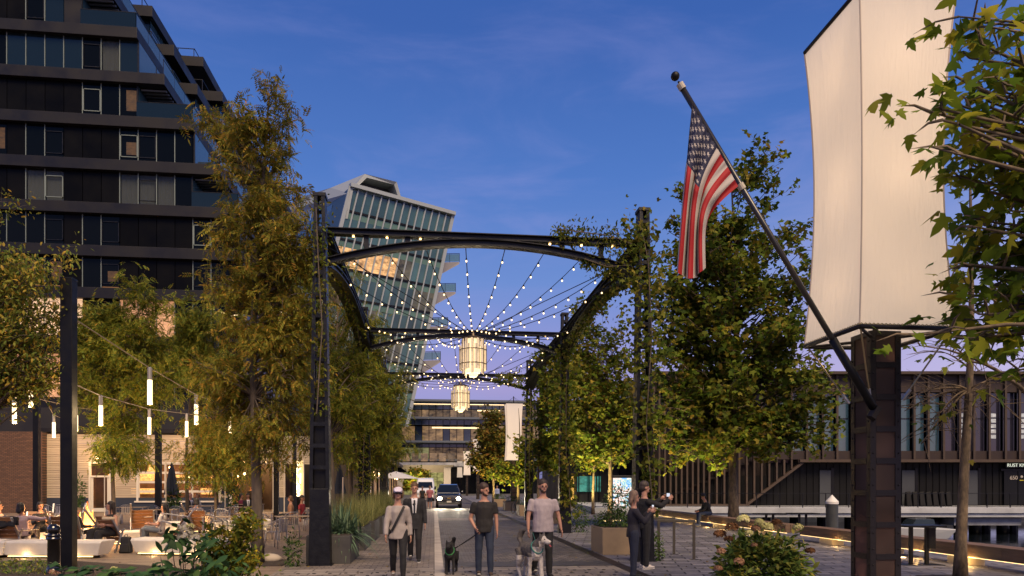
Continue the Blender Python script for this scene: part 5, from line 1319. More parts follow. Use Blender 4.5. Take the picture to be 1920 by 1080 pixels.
# draped jacket on first chair
p = gp(34, 17.75); jk = thing('draped_jacket', 'dark jacket draped over the lounge chair backrest at the picture edge', 'jacket', p, R(172))
mb = MB(); 
for i in range(9):
    pass
vs = []; NXX = 14; NYY = 10
for j in range(NYY+1):
    for i in range(NXX+1):
        u = i/NXX; v = j/NYY; x = -.40+.86*u + .02*math.sin(v*9)
        if v < .35: y = .50 - v*.1; z = .93 - (.35-v)*1.0*(.6+.4*u)
        else: y = .53 + (v-.35)*.15; z = .95 - (v-.35)*1.15*(.35+.65*(u > .55)) 
        vs.append((x, y+.025*math.sin(u*17), z+.02*math.sin(u*9)))
mb.add(vs, [(j*(NXX+1)+i, j*(NXX+1)+i+1, (j+1)*(NXX+1)+i+1, (j+1)*(NXX+1)+i) for j in range(NYY) for i in range(NXX)])
o = mb.build('cloth', M('dark_jacket', (.012,.012,.015), .85), jk, smooth=True); sd = o.modifiers.new('t','SOLIDIFY'); sd.thickness = .02
# bistro chairs and dining tables
def bistro():
    r_ = thing('bistro_chair', 'x', 'chair', (0,0,0)); r_['group'] = 'aluminium bistro chairs on the dining terrace'
    for sx in (-1,1):
        for sy in (-1,1):
            MB().tube([(sx*.22, sy*.22, 0), (sx*.20, sy*.19, .45)], .013, 6).build('leg', ALU, r_, smooth=True)
    mb = MB(); P = [(-.25,-.20,.44),(-.26,-.20,.64),(-.27,.05,.68),(-.22,.24,.80),(-.10,.29,.86),(.10,.29,.86),(.22,.24,.80),(.27,.05,.68),(.26,-.20,.64),(.25,-.20,.44)]
    mb.tube(P, .013, 6, cap=False); mb.build('arm_loop', ALU, r_, smooth=True)
    for i in range(6): MB().box(-.2,.2,-.19+.07*i,-.135+.07*i,.445,.46).build('seat_slat', ALU, r_)
    for i in range(5): MB().box(-.15+.066*i,-.115+.066*i,.235,.25,.46,.80).build('back_slat', ALU, r_)
    return r_
bp_ = bistro()
bl = [(518,18.9,-115,'aluminium bistro chair nearest the tall tree trunk, turned to the wooden table'), (452,19.0,180,'slatted grey bistro chair behind the pale pink flowers'), (405,20.6,150,'bistro chair between the white bench and the tall tree'), (492,21.5,170,'bistro chair just behind the tall tree trunk'), (545,22.4,-150,'bistro chair tucked at the wooden table by the first column'), (212,30.5,160,'bistro chair in front of the cream door'), (236,30.5,-160,'bistro chair between the door and the roll-up window'), (336,29,170,'bistro chair below the closed navy umbrella'), (305,30,100,'bistro chair beside the square post at the window'), (398,30,-100,'bistro chair at the table of the man in the suit'), (432,31,-100,'bistro chair behind the small tree trunk'), (90,31,180,'bistro chair in front of the brown brick wall'), (115,31,190,'bistro chair where the brick meets the cream boards'), (582,26,200,'bistro chair close to the glowing sign'), (415,25,20,'bistro chair behind the goldenrod sprays')]
for i, (px, t, a, lab) in enumerate(bl):
    p = gp(px, t)
    if i == 0: bp_.location = p; bp_.rotation_euler = (0,0,R(a)); bp_['label'] = lab
    else: copy_thing(bp_, p, R(a), lab)
def table():
    r_ = thing('dining_table', 'x', 'table', (0,0,0)); r_['group'] = 'slatted dining tables on the terrace'
    for i in range(6): MB().box(-.62,.62,-.35+.118*i,-.35+.118*i+.11,.73,.755).build('plank', M('pale_teak', (.36,.27,.18), .6, var=.2, scale=4, obj=.15), r_)
    for sx in (-1,1):
        for sy in (-1,1): MB().box(sx*.56-.02,sx*.56+.02,sy*.30-.02,sy*.30+.02,0,.728).build('leg', ALU, r_)
    return r_
tp = table()
tl = [(556,21.8,20,'wooden table standing beside the first gantry column'), (248,31,0,'long pale table below the roll-up window frame edge'), (300,28,0,'low table in front of the square post'), (378,33,0,'table of the man in the dark suit'), (452,31,0,'table behind the tall tree trunk'), (470,36,0,'table of the woman in maroon'), (418,21.5,15,'table behind the white flowering shrub'), (478,24.5,10,'table in front of the lit bench base'), (598,30,0,'table near the glowing sign column')]
for i, (px, t, a, lab) in enumerate(tl):
    p = gp(px, t)
    if i == 0: tp.location = p; tp.rotation_euler = (0,0,R(a)); tp['label'] = lab
    else: copy_thing(tp, p, R(a), lab)
p = gp(108, 18.6); lt_ = thing('low_table', 'low round white table by the group at the fire', 'table', p)
MB().lathe([(.30,.38),(.32,.40),(.32,.42),(.0,.42)], n=24).build('tabletop', CONC, lt_); MB().tube([(0,0,0),(0,0,.38)], .05, 10).build('stem', ALU, lt_)
cn = thing('candle', 'small candle glowing on the low round table', 'candle', p+Vector((.1,-.1,.42)))
MB().lathe([(.035,0),(.04,.08)], n=10).build('glass', M('candle_glow', (1,.7,.4), .5, emit=(1,.55,.2), es=5), cn)
cp = thing('paper_cup', 'small cream cup standing on the white bench by the flowers', 'cup', gp(352,16.9)+Vector((0,.1,.42))); MB().lathe([(.035,0),(.045,.1)], n=12).build('cup', M('cup_paper', (.6,.5,.35), .7), cp)
# closed umbrellas and thin poles
for px, t, lab in ((322,36,'closed navy umbrella in front of the roll-up window'), (428,37,'closed navy umbrella beside the open dining room'), (637,40,'closed navy umbrella seen behind the grasses')):
    p = gp(px, t); u = thing('closed_umbrella', lab, 'umbrella', p)
    MB().tube([(0,0,0),(0,0,2.9)], .025, 8).build('pole', BLK, u)
    mb = MB(); pr = [(.03,2.88),(.12,2.5),(.20,1.9),(.30,1.35),(.33,1.25)]; n = 24; vs = []
    for r_, z in pr:
        for j in range(n): a = 2*PI*j/n; k = r_*(1+.22*(-1)**j); vs.append((k*math.cos(a), k*math.sin(a), z))
    mb.add(vs, [(i*n+j, i*n+(j+1)%n, (i+1)*n+(j+1)%n, (i+1)*n+j) for i in range(len(pr)-1) for j in range(n)] + [tuple(range(n)), tuple((len(pr)-1)*n+j for j in range(n))[::-1]])
    mb.build('canopy', M('navy_cloth', (.010,.014,.030), .85), u)
for px, t, z, lab in ((196,36,2.2,'slim pale pole in front of the cream door'), (311,30,3.1,'slim pale pole beside the closed navy umbrella'), (422,32,2.0,'slim pale pole behind the small leafy tree'), (476,31,2.1,'slim pale pole behind the tall tree trunk'), (533,31,2.9,'slim pale pole beside the sign and square post'), (643,24,2.0,'slim pale pole rising behind the spiky plant')):
    p = gp(px, t); u = thing('slim_pole', lab, 'pole', p); MB().tube([(0,0,0),(0,0,z)], .025, 8).build('tube', M('pole_cream', (.62,.54,.42), .5), u); MB().lathe([(.12,0),(.12,.02)], n=12).build('base', M('pole_cream', (.62,.54,.42)), u)
# white umbrella down the street
p = gp(742, 62); u = thing('open_umbrella', 'pale open umbrella in front of the brown shopfronts', 'umbrella', p)
MB().tube([(0,0,0),(0,0,2.9)], .03, 6).build('pole', BLK, u); MB().lathe([(2.0,2.35),(1.9,2.42),(.9,2.75),(.02,3.0)], n=8).build('canopy', M('canvas_pale', (.5,.5,.52), .8), u)
# bike racks and table on the promenade
for px, t, lab in ((1268,16.0,'square steel hoop rack, the outer one of two by the couple'), (1233,17.2,'square steel hoop rack next to the gantry column')):
    p = gp(px, t); r_ = thing('bike_rack', lab, 'bike rack', p, R(-12))
    mb = MB(); mb.box(-.43,.43,-.03,.03,.86,.92); mb.box(-.43,-.37,-.03,.03,0,.86); mb.box(.37,.43,-.03,.03,0,.86); mb.build('hoop', M('rack_steel', (.085,.075,.06), .5, .5), r_, bevel=.006)
    MB().box(-.5,-.3,-.08,.08,0,.012).build('base_plate', BLK, r_); MB().box(.3,.5,-.08,.08,0,.012).build('base_plate', BLK, r_)
p = gp(1727, 14.9); r_ = thing('promenade_table', 'dark standing table on the promenade between the banner post and sparse tree', 'table', p, -TH)
MB().box(-.48,.40,-.25,.25,.82,.86).build('tabletop', BLK2, r_)
for s in (-.22,.12): MB().box(s-.035,s+.035,-.03,.03,.02,.82).build('leg', BLK2, r_)
MB().box(.10,.30,-.03,.0,.35,.8).build('side_panel', BLK2, r_)
MB().box(-.5,.4,-.2,.2,0,.02).build('base_plate', BLK2, r_)
# recessed ground lights
for px, py in ((1692,1046),(1097,955),(1113,957),(1255,975)):
    t = 2210/(py-911); p = gp(px, t); g = thing('ground_light', 'small round light set in the promenade ' + {1692:'behind the banner post', 1097:'at the foot of the slim lit tree', 1113:'between the two lit trees', 1255:'in front of the timber bench'}[px], 'light', p)
    MB().lathe([(.07,.009),(.07,.016)], n=14).build('lens', M('ground_glow', (1,.8,.5), .5, emit=(1,.7,.35), es=8), g)
# glowing stone seat blocks behind the big tan planter
for i in range(3):
    p = gp(1138+i*9, 33+i*.3); g = thing('glow_block', 'small lit stone block in a row behind the large tan planter', 'block', p, 0, 'lit stone blocks behind the planter'); MB().box(-.14,.14,-.2,.2,.05,.3).build('stone', M('lit_block', (.6,.5,.3), .6), g); MB().box(-.14,.14,-.2,.2,.012,.048).build('led_strip', LED, g)
rk = gp(505, 15.6); r_ = thing('rock', 'pale smooth rock at the foot of the tall tree', 'rock', rk)
mb = MB(); mb.ball((0,0,.06), .25, 12, sq=(1.1,.7,.48)); mb.build('stone', M('pale_rock', (.42,.36,.30), .8, bump=.3, bscale=8), r_, smooth=True)
# backpack
p = gp(236, 17.5); r_ = thing('backpack', 'black backpack standing on the paving beside the seated woman in black', 'backpack', p)
BKM = M('bag_black', (.010,.010,.012), .7)
MB().hexa([(-.15,-.09,0),(.15,-.09,0),(.15,.11,0),(-.15,.11,0),(-.11,-.05,.42),(.11,-.05,.42),(.11,.09,.42),(-.11,.09,.42)]).build('bag', BKM, r_, bevel=.04)
MB().hexa([(-.11,-.13,.03),(.11,-.13,.03),(.11,-.085,.03),(-.11,-.085,.03),(-.09,-.11,.24),(.09,-.11,.24),(.09,-.065,.24),(-.09,-.065,.24)]).build('pocket', BKM, r_, bevel=.015)
MB().tube([(-.04,.02,.41),(-.03,.02,.47),(.03,.02,.47),(.04,.02,.41)], .009, 6).build('handle', BKM, r_)
# bicycle
p = gp(968, 43); bi_ = thing('bicycle', 'dark bicycle leaning by the planter beside the third gantry', 'bicycle', p, R(62))
for x in (-.52,.52):
    mb = MB(); mb.tube([(x+.33*math.cos(a), 0, .34+.33*math.sin(a)) for a in [2*PI*i/24 for i in range(25)]], .018, 6, cap=False); w = mb.build('wheel', BLK2, bi_)
    mb = MB(); [mb.tube([(x,0,.34),(x+.32*math.cos(a),0,.34+.32*math.sin(a))], .002, 3) for a in [2*PI*i/16 for i in range(16)]]; mb.build('spokes', ALU, w)
mb = MB(); fr = [(-.52,0,.34),(-.15,0,.82),(.38,0,.80),(-.05,0,.30)]
for a, b in ((0,1),(1,2),(2,3),(3,1),(0,3)): mb.tube([fr[a], fr[b]], .017, 6)
mb.tube([(.38,0,.80),(.52,0,.34)], .015, 6); mb.tube([(.38,0,.80),(.36,0,.98)], .015, 6); mb.build('frame', M('bike_paint', (.02,.03,.05), .4), bi_)
MB().box(-.27,-.05,-.05,.05,.90,.94).build('saddle', BLK2, bi_); MB().tube([(-.15,0,.8),(-.16,0,.9)], .012, 6).build('seat_post', ALU, bi_); MB().tube([(.30,-.25,1.0),(.38,-.2,.99),(.38,.2,.99),(.30,.25,1.0)], .012, 6).build('handlebar', BLK, bi_)
# ================================================================== VEHICLES
CARB = M('car_black', (.008,.008,.010), .15, coat=1, spec=.8); CHR = M('chrome', (.5,.5,.5), .15, 1)
HL = M('headlight_glow', (1,1,1), .4, emit=(1,.88,.66), es=60)
p = gp(842, 52.8)
car = thing('parked_suv', 'dark sport utility car driving toward the crossing with both headlights on', 'car', p)
def carbody(par, W_, prof, mat, taper):
    # prof: list of (y, z_low, z_high, half width factor) cross sections along the length
    vs = []
    for (y, z0, zs, z1, ws, wt) in prof:
        vs += [(-W_*ws, y, z0), (-W_*ws*1.0, y, zs), (-W_*wt, y, z1), (W_*wt, y, z1), (W_*ws, y, zs), (W_*ws, y, z0)]
    n = len(prof); fs = []
    for i in range(n-1):
        for j in range(6): fs.append((i*6+j, i*6+(j+1)%6, (i+1)*6+(j+1)%6, (i+1)*6+j))
    fs += [tuple(range(5,-1,-1)), tuple((n-1)*6+j for j in range(6))]
    return MB().add(vs, fs)
carbody(car, .98, [(-.05,.34,.62,.78,.90,.80),(.12,.30,.80,1.02,.97,.88),(.9,.30,.92,1.12,1.0,.90),(1.25,.30,.95,1.16,1.0,.90),(4.6,.30,.98,1.16,1.0,.92),(5.0,.38,.98,1.12,.95,.88)], CARB, 0).build('body', CARB, car, bevel=.05)
carbody(car, .98, [(1.20,1.12,1.14,1.17,.90,.88),(1.95,1.15,1.30,1.78,.90,.68),(2.3,1.15,1.40,1.84,.90,.70),(4.3,1.15,1.40,1.83,.90,.70),(4.9,1.12,1.20,1.30,.90,.85)], CARB, 0).build('cabin', CARB, car, bevel=.03)
MB().prism([(-.76,1.27,1.20),(.76,1.27,1.20),(.62,1.90,1.74),(-.62,1.90,1.74)], (0,-.02,.02)).build('windshield', M('car_glass', (.008,.012,.02), .08, spec=.4), car)
MB().box(-.50,.50,-.09,-.03,.62,.84).build('grille', M('grille_black', (.004,.004,.004), .5), car)
for z in (.655,.73,.80): MB().box(-.48,.48,-.115,-.088,z,z+.022).build('grille_bar', CHR, car)
mb = MB(); mb.add([(-.12,-.12,.74),(.12,-.12,.74),(.12,-.12,.79),(-.12,-.12,.79)], [(0,1,2,3)]); MB().box(-.13,.13,-.125,-.116,.72,.79).build('badge', M('gold_badge', (.6,.4,.12), .3, .8), car)
for s in (-1,1):
    h = MB().box(min(s*.52,s*.86), max(s*.52,s*.86), -.08, .05, .64, .80).build('headlight', CARB, car, bevel=.02)
    MB().ball((s*.72,-.09,.73), .145, 12, sq=(1.1,.4,.8)).build('bulb', HL, h, smooth=True)
    MB().box(min(s*.98,s*1.14), max(s*.98,s*1.14), 1.35, 1.50, 1.12, 1.30).build('mirror', CARB, car, bevel=.03)
    for y in (.95, 4.0):
        w = MB().tube([(s*.80,y,.36),(s*1.0,y,.36)], .36, 22).build('tyre', M('rubber', (.012,.012,.012), .9), car); MB().tube([(s*.99,y,.36),(s*1.01,y,.36)], .23, 14).build('rim', CHR, w)
    lamp('SPOT', tuple(p+Vector((s*.72,-.25,.73))), 350, (1,.85,.6), .08, aim=tuple(p+Vector((s*.72,-9,-.1))), spot=70)
MB().box(-.17,.17,-.12,-.10,.44,.56).build('number_plate', M('plate_white', (.55,.52,.45), .5), car)
MB().box(-.80,.80,-.10,.1,.30,.42).build('bumper', M('bumper_grey', (.05,.05,.05), .5), car, bevel=.02)
p = gp(797, 76); van = thing('parked_van', 'white high roof van stopped behind the pedestrians at the end of the street', 'van', p)
VW = M('van_white', (.62,.64,.70), .35, coat=.5)
carbody(van, 1.0, [(0,.4,.7,1.0,.92,.85),(.5,.35,1.15,1.35,1.0,.9),(1.0,.35,1.3,1.5,1.0,.9),(1.7,.35,1.9,2.45,1.0,.82),(2.4,.35,2.1,2.6,1.0,.88),(5.6,.35,2.1,2.6,1.0,.88)], VW, 0).build('body', VW, van, bevel=.05)
MB().prism([(-.84,.93,1.42),(.84,.93,1.42),(.76,1.52,2.12),(-.76,1.52,2.12)], (0,-.04,.03)).build('windshield', M('car_glass', (.03,.05,.09)), van)
MB().box(-.5,.5,-.05,.02,.62,.85).build('grille', M('grille_black', (.004,.004,.004)), van)
for s in (-1,1):
    MB().box(min(s*.6,s*.88),max(s*.6,s*.88),-.04,.1,.75,.98).build('headlight', M('lens_grey', (.4,.42,.45), .1), van, bevel=.02)
    MB().tube([(s*.78,1.0,.36),(s*1.0,1.0,.36)], .36, 18).build('tyre', M('rubber', (.012,.012,.012)), van)
    MB().box(min(s*1.0,s*1.2),max(s*1.0,s*1.2),.95,1.1,1.3,1.65).build('mirror', BLK2, van, bevel=.02)
MB().box(-.25,.25,-.06,-.01,.45,.57).build('number_plate', M('plate_white', (.55,.52,.45)), van)

# ================================================================== PEOPLE
def remesh(mb, name, mat, parent, vox, smooth_it=2, noise_amp=0):
    me = bpy.data.meshes.new('tmp'); me.from_pydata(mb.v, [], mb.f); o = bpy.data.objects.new('tmp', me); COL.objects.link(o)
    m = o.modifiers.new('r', 'REMESH'); m.mode = 'VOXEL'; m.voxel_size = vox; m.use_smooth_shade = True
    s = o.modifiers.new('s', 'SMOOTH'); s.iterations = smooth_it; s.factor = .5
    dg = bpy.context.evaluated_depsgraph_get(); ev = o.evaluated_get(dg); nm = bpy.data.meshes.new_from_object(ev); nm.name = name
    bpy.data.objects.remove(o); bpy.data.meshes.remove(me)
    if noise_amp:
        k = len(nm.vertices); co = np.empty(k*3, np.float32); nm.vertices.foreach_get('co', co); co = co.reshape(-1,3); no = np.empty(k*3, np.float32); nm.vertices.foreach_get('normal', no); no = no.reshape(-1,3)
        d = np.array([noise.noise(Vector((c[0]*9, c[1]*9, c[2]*5))) + .5*noise.noise(Vector((c[0]*22+5, c[1]*22, c[2]*12))) for c in co])
        co = co + no*(d*noise_amp)[:,None]; nm.vertices.foreach_set('co', co.astype(np.float32).reshape(-1))
    nm.materials.append(mat); nm.polygons.foreach_set('use_smooth', [True]*len(nm.polygons)); nm.update()
    r = bpy.data.objects.new(name, nm); COL.objects.link(r); r.parent = parent; return r
SKIN = M('skin_light', (.42,.22,.15), .55, var=.08, scale=9); SKIN2 = M('skin_tan', (.27,.13,.08), .55, var=.08, scale=9)
def cloth(n, c, r=.85): return M('cloth_'+n, c, r, var=.12, scale=14, bump=.12, bscale=120)
def V3(*a): return Vector(a).normalized()
def person(label, loc, rot, H=1.75, wd=1.0, fem=False, lean=(0,0), legs=None, arms=None, head=(0,0), skin=SKIN, hair=None, hairlen=0, top=None, sleeve='long', hem=-.08, bottom=None, blen='long', shoe=None, tie=False, cap=None, beard=False, sit=None, vox=.013, open_jacket=False, strap=None, phone=False, group=None, belly=0):
    """local frame: faces -Y; arms/legs: (right side x<0 first) lists of direction pairs"""
    k = H/1.75
    root = thing('person', label, 'person', loc, rot, group)
    legs = legs or [((0,0,-1),(0,0,-1))]*2; arms = arms or [((-.12,0,-1),(-.04,-.12,-1)),((.12,0,-1),(.04,-.12,-1))]
    hipx = .092*k; TL, SL = .43*k, .415*k
    hips = [Vector((-hipx,0,0)), Vector((hipx,0,0))]; kn = []; an = []
    for i in range(2):
        a = hips[i] + V3(*legs[i][0])*TL; kn.append(a); an.append(a + V3(*legs[i][1])*SL)
    zmin = min(a.z for a in an)
    pz = (sit if sit is not None else -zmin + .085*k)
    pel = Vector((0,0,pz))
    u = Vector((lean[0], lean[1], 1)).normalized(); side = Vector((1,0,0)); side = (side - u*side.dot(u)).normalized()
    def T(h, dx=0, dy=0): return pel + u*(h*k) + side*(dx*k) + Vector((0,dy*k,0))
    sw = (.158 if fem else .178)*wd; wa = (.118 if fem else .142)*wd; hp = (.168 if fem else .158)*wd
    tor = [(-.10,.10,.085),(-.03,hp,.115),(.05,hp*.97,.115+belly*.5),(.15,wa,.10+belly),(.27,wa*1.13,.108+belly*.6),(.37,sw*.93,.112),(.44,sw*.86,.085),(.485,sw*.55,.07),(.52,.062,.06),(.60,.055,.056)]
    def torso(mb, inf=0, lo=-.2, hi=.7, n=14):
        P = [(T(h), (a*k+inf, b*k+inf)) for h, a, b in tor if lo <= h <= hi]
        mb.tube([q[0] for q in P], [q[1] for q in P], n, side=side)
    sh = [T(.425, -sw), T(.425, sw)]; el = []; wr = []
    UA, FA = .275*k, .245*k
    for i in range(2):
        e = sh[i] + V3(*arms[i][0])*UA; el.append(e); wr.append(e + V3(*arms[i][1])*FA)
    def limb(mb, a, b, r0, r1, inf=0, mid=None, n=10):
        c = a.lerp(b, .45); rm = (mid if mid else (r0+r1)/2)
        mb.tube([a-(b-a).normalized()*.0, a.lerp(b,.2), c, a.lerp(b,.8), b], [r0*k+inf, (r0*.6+rm*.4)*k+inf, rm*k+inf, (r1*.7+rm*.3)*k+inf, r1*k+inf], n)
    hips = [h+pel for h in hips]; kn = [h+pel for h in kn]; an = [h+pel for h in an]
    mb = MB(); torso(mb)
    for i in range(2):
        mb.ball(sh[i], .052*k, 10); limb(mb, sh[i], el[i], .050, .038, mid=.045); mb.ball(el[i], .038*k, 8); limb(mb, el[i], wr[i], .038, .025, mid=.034)
        mb.ball(hips[i], .085*k, 10); limb(mb, hips[i], kn[i], .086, .055, mid=.072); mb.ball(kn[i], .054*k, 8); limb(mb, kn[i], an[i], .052, .036, mid=.050)
    hc = T(.70) + Vector((0,-.012,0)); yaw, pit = head; Rm = Matrix.Rotation(yaw, 3, 'Z') @ Matrix.Rotation(pit, 3, 'X')
    def HP(x, y, z): return hc + Rm @ (Vector((x, y, z))*k)
    def hball(mb, x, y, z, r, sq): 
        o = len(mb.v); mb.ball((0,0,0), r*k, 14, sq=sq); c = HP(x, y, z)
        for i in range(o, len(mb.v)): mb.v[i] = tuple(c + Rm @ Vector(mb.v[i]))
    hball(mb, 0, .008, .028, .098, (.80,.98,1.0)); hball(mb, 0, -.022, -.045, .068, (.86,.95,1.05)); mb.tube([T(.5), hc - Vector((0,-.01,.05*k))], [.058*k,.052*k], 10)
    hball(mb, 0, -.100, -.012, .017, (.8,1.1,1.5)); hball(mb, 0, -.078, -.075, .024, (1.2,.8,.8))
    for s in (-1,1): hball(mb, s*.078, .01, -.005, .026, (.45,.8,1.2))
    body = remesh(mb, 'body', skin, root, vox*.85)
    # hands: palm, four unequal fingers, thumb -- joined to the body mesh
    hb = MB()
    for i in range(2):
        f = V3(*arms[i][1]); s = 1 if i else -1
        pn = Vector((-s,0,0)) if abs(f.x) < .8 else Vector((0,0,-1)); pn = (pn - f*pn.dot(f)).normalized(); ac = f.cross(pn).normalized()
        fwd = ac if ac.y < 0 else -ac
        c = wr[i]
        hb.tube([c-f*.01, c+f*.035*k, c+f*.085*k], [(.017*k,.024*k),(.015*k,.038*k),(.012*k,.036*k)], 8, side=pn)
        for q, (o, ln) in enumerate(((-.030,.055),(-.010,.068),(.011,.072),(.031,.064))):
            b0 = c+f*.075*k+fwd*o*k; b1 = b0+f*(ln*.5*k)+pn*.006; b2 = b1+(f*.75+pn*.65).normalized()*(ln*.5*k); hb.tube([b0,b1,b2], [.0095*k,.0085*k,.0065*k], 6)
        t0 = c+f*.02*k+fwd*.026*k; hb.tube([t0, t0+(f*.7+fwd*.7).normalized()*.035*k, t0+(f*.9+fwd*.45+pn*.2).normalized()*.07*k], [.012*k,.010*k,.007*k], 6)
    hm = bpy.data.meshes.new('h'); hm.from_pydata(hb.v, [], hb.f)
    import bmesh
    bm = bmesh.new(); bm.from_mesh(body.data); bm.from_mesh(hm)
    for fc in bm.faces: fc.smooth = True
    bm.to_mesh(body.data); bm.free(); bpy.data.meshes.remove(hm)
    e = MB()
    for s in (-1,1): 
        o = len(e.v); e.ball((0,0,0), .014*k, 8); c = HP(s*.031, -.083, .008)
        for q in range(o, len(e.v)): e.v[q] = tuple(c + Vector(e.v[q]))
    e.build('eyes', M('eye_dark', (.02,.015,.012), .3), root, smooth=True)
    o = MB(); o.tube([HP(-.022,-.090,-.052), HP(0,-.095,-.054), HP(.022,-.090,-.052)], .004*k, 5); o.build('mouth', M('lip', (.22,.07,.06), .5), root)
    # hair
    if hair is not None:
        hm_ = M('hair_'+'_'.join(str(int(c*1000)) for c in hair), hair, .6, var=.3, scale=30, stretch=(1,1,.2), bump=.4, bscale=60)
        mb = MB(); hball(mb, 0, .018, .064, .104, (.86,.96,.86)); hball(mb, 0, .045, .01, .088, (.9,.8,1.0)) 
        if hairlen > 0:
            L_ = hairlen
            mb.tube([HP(0,.05,.05), HP(0,.075,-.06), HP(0,.085,-.06-L_*.5), HP(0,.075,-.06-L_)], [(.085*k,.06*k),(.092*k,.05*k),(.085*k,.04*k),(.045*k,.02*k)], 12, side=Rm@Vector((1,0,0)))
            for s in (-1,1): mb.tube([HP(s*.07,0,.07), HP(s*.083,.0,-.02), HP(s*.080,.015,-.06-L_*.6)], [.028*k,.026*k,.012*k], 8)
        remesh(mb, 'hair', hm_, root, vox*.8, 1, .006)
        if beard:
            mb = MB(); hball(mb, 0, -.034, -.078, .062, (.92,.92,.62)); hball(mb, 0, -.02, -.05, .070, (.95,.75,.6)); remesh(mb, 'beard', hm_, root, vox*.7, 1, .003)
    if cap:
        mb = MB(); hball(mb, 0, .010, .060, .108, (.84,1.0,.80)); mb.hexa([tuple(HP(-.075,-.07,.055)), tuple(HP(.075,-.07,.055)), tuple(HP(.055,-.165,.035)), tuple(HP(-.055,-.165,.035)), tuple(HP(-.075,-.07,.075)), tuple(HP(.075,-.07,.075)), tuple(HP(.055,-.165,.047)), tuple(HP(-.055,-.165,.047))]); remesh(mb, 'cap', cap, root, .009, 1)
        mb = MB(); mb.tube([HP(-.075,-.03,.005), HP(-.045,-.090,.008), HP(0,-.102,.008), HP(.045,-.090,.008), HP(.075,-.03,.005)], [.014*k]*5, 6); mb.build('sunglasses', M('shade_black', (.01,.01,.012), .1), root)
    # clothes
    if top:
        mb = MB(); I = .016*k
        P = [(h, a*k+I, b*k+I) for h, a, b in tor if -.02 <= h <= .495]
        P = [(hem, P[0][1]+.002, P[0][2]+.006)] + P
        mb.tube([T(h) for h, a, b in P], [(a, b) for h, a, b in P], 16, side=side)
        for i in range(2):
            if sleeve == 'none': continue
            mb.ball(sh[i], .050*k+I*.65, 10)
            if sleeve == 'long':
                limb(mb, sh[i], el[i], .052, .042, I, .047); mb.ball(el[i], .040*k+I, 8); limb(mb, el[i], wr[i]-(wr[i]-el[i])*.04, .041, .032, I*.8, .038)
            else: limb(mb, sh[i], sh[i].lerp(el[i], .62), .050, .050, I*.6, .050)
        remesh(mb, 'shirt' if not tie else 'jacket', top, root, vox, 2, .010)
    if tie:
        f0 = T(.44, 0, -.115); f1 = T(.16, 0, -.128 - belly)
        MB().hexa([tuple(f1+Vector((-.035,.03,0))), tuple(f1+Vector((.035,.03,0))), tuple(f1+Vector((.035,.0,0))), tuple(f1+Vector((-.035,.0,0))), tuple(f0+Vector((-.065,.05,.05))), tuple(f0+Vector((.065,.05,.05))), tuple(f0+Vector((.065,-.012,.0))), tuple(f0+Vector((-.065,-.012,0)))]).build('shirt_front', cloth('white_shirt', (.62,.62,.66)), root)
        MB().hexa([tuple(f1+Vector((-.02,-.0,0))), tuple(f1+Vector((.02,-.0,0))), tuple(f1+Vector((.02,-.014,0))), tuple(f1+Vector((-.02,-.014,0))), tuple(f0+Vector((-.018,-.01,.01))), tuple(f0+Vector((.018,-.01,.01))), tuple(f0+Vector((.018,-.026,.01))), tuple(f0+Vector((-.018,-.026,.01)))]).build('tie', cloth('tie', (.015,.017,.03)), root)
    if bottom:
        mb = MB(); I = .013*k
        P = [(h, a*k+I*.7, b*k+I*.7) for h, a, b in tor if -.12 <= h <= .08]; mb.tube([T(h) for h, a, b in P], [(a, b) for h, a, b in P], 16, side=side)
        for i in range(2):
            mb.ball(hips[i], .086*k+I, 10)
            if blen == 'long':
                limb(mb, hips[i], kn[i], .088, .060, I, .075); mb.ball(kn[i], .058*k+I, 8); limb(mb, kn[i], an[i]+(an[i]-kn[i]).normalized()*.02, .056, .046, I, .054)
            elif blen == 'short': limb(mb, hips[i], kn[i]-(kn[i]-hips[i])*.08, .09, .075, I, .083)
            elif blen == 'tight':
                limb(mb, hips[i], kn[i], .084, .056, .010, .074); mb.ball(kn[i], .055*k+.010, 8); limb(mb, kn[i], an[i], .053, .038, .010, .051)
        if blen == 'wide':
            for i in range(2):
                limb(mb, hips[i], kn[i], .095, .085, I, .09); mb.ball(kn[i], .085*k+I, 10); limb(mb, kn[i], an[i]+(an[i]-kn[i]).normalized()*.03, .085, .105, I, .095)
        remesh(mb, 'trousers' if blen != 'short' else 'shorts', bottom, root, vox, 2, .007)
    if shoe is not None:
        for i in range(2):
            d = V3(*legs[i][1]); toe = Vector((0,-1,0)); 
            if sit is None and abs(d.y) > .05: toe = Vector((0,-1, -max(-.5, min(.6, -d.y*.9)) if d.y > 0 else .12)).normalized()
            a = an[i] + Vector((0,0,-.04*k))
            up_ = toe.cross(Vector((1,0,0))).normalized(); up_ = -up_ if up_.z < 0 else up_
            mb = MB(); mb.tube([a-toe*.075*k, a-toe*.03*k, a+toe*.06*k, a+toe*.13*k, a+toe*.185*k], [(.030*k,.038*k),(.038*k,.046*k),(.042*k,.038*k),(.044*k,.028*k),(.026*k,.018*k)], 12, side=(1,0,0))
            mb.tube([a+Vector((0,0,0)), an[i]+Vector((0,0,.03*k))], .040*k, 10); s_ = remesh(mb, 'shoe', shoe, root, .012, 1)
            q = MB(); q.tube([a-toe*.08*k-up_*.036*k, a+toe*.05*k-up_*.036*k, a+toe*.185*k-up_*.03*k], [(.038*k,.008*k),(.045*k,.008*k),(.032*k,.008*k)], 10, side=(1,0,0)); q.build('sole', M('sole_white', (.6,.58,.55), .7), s_)
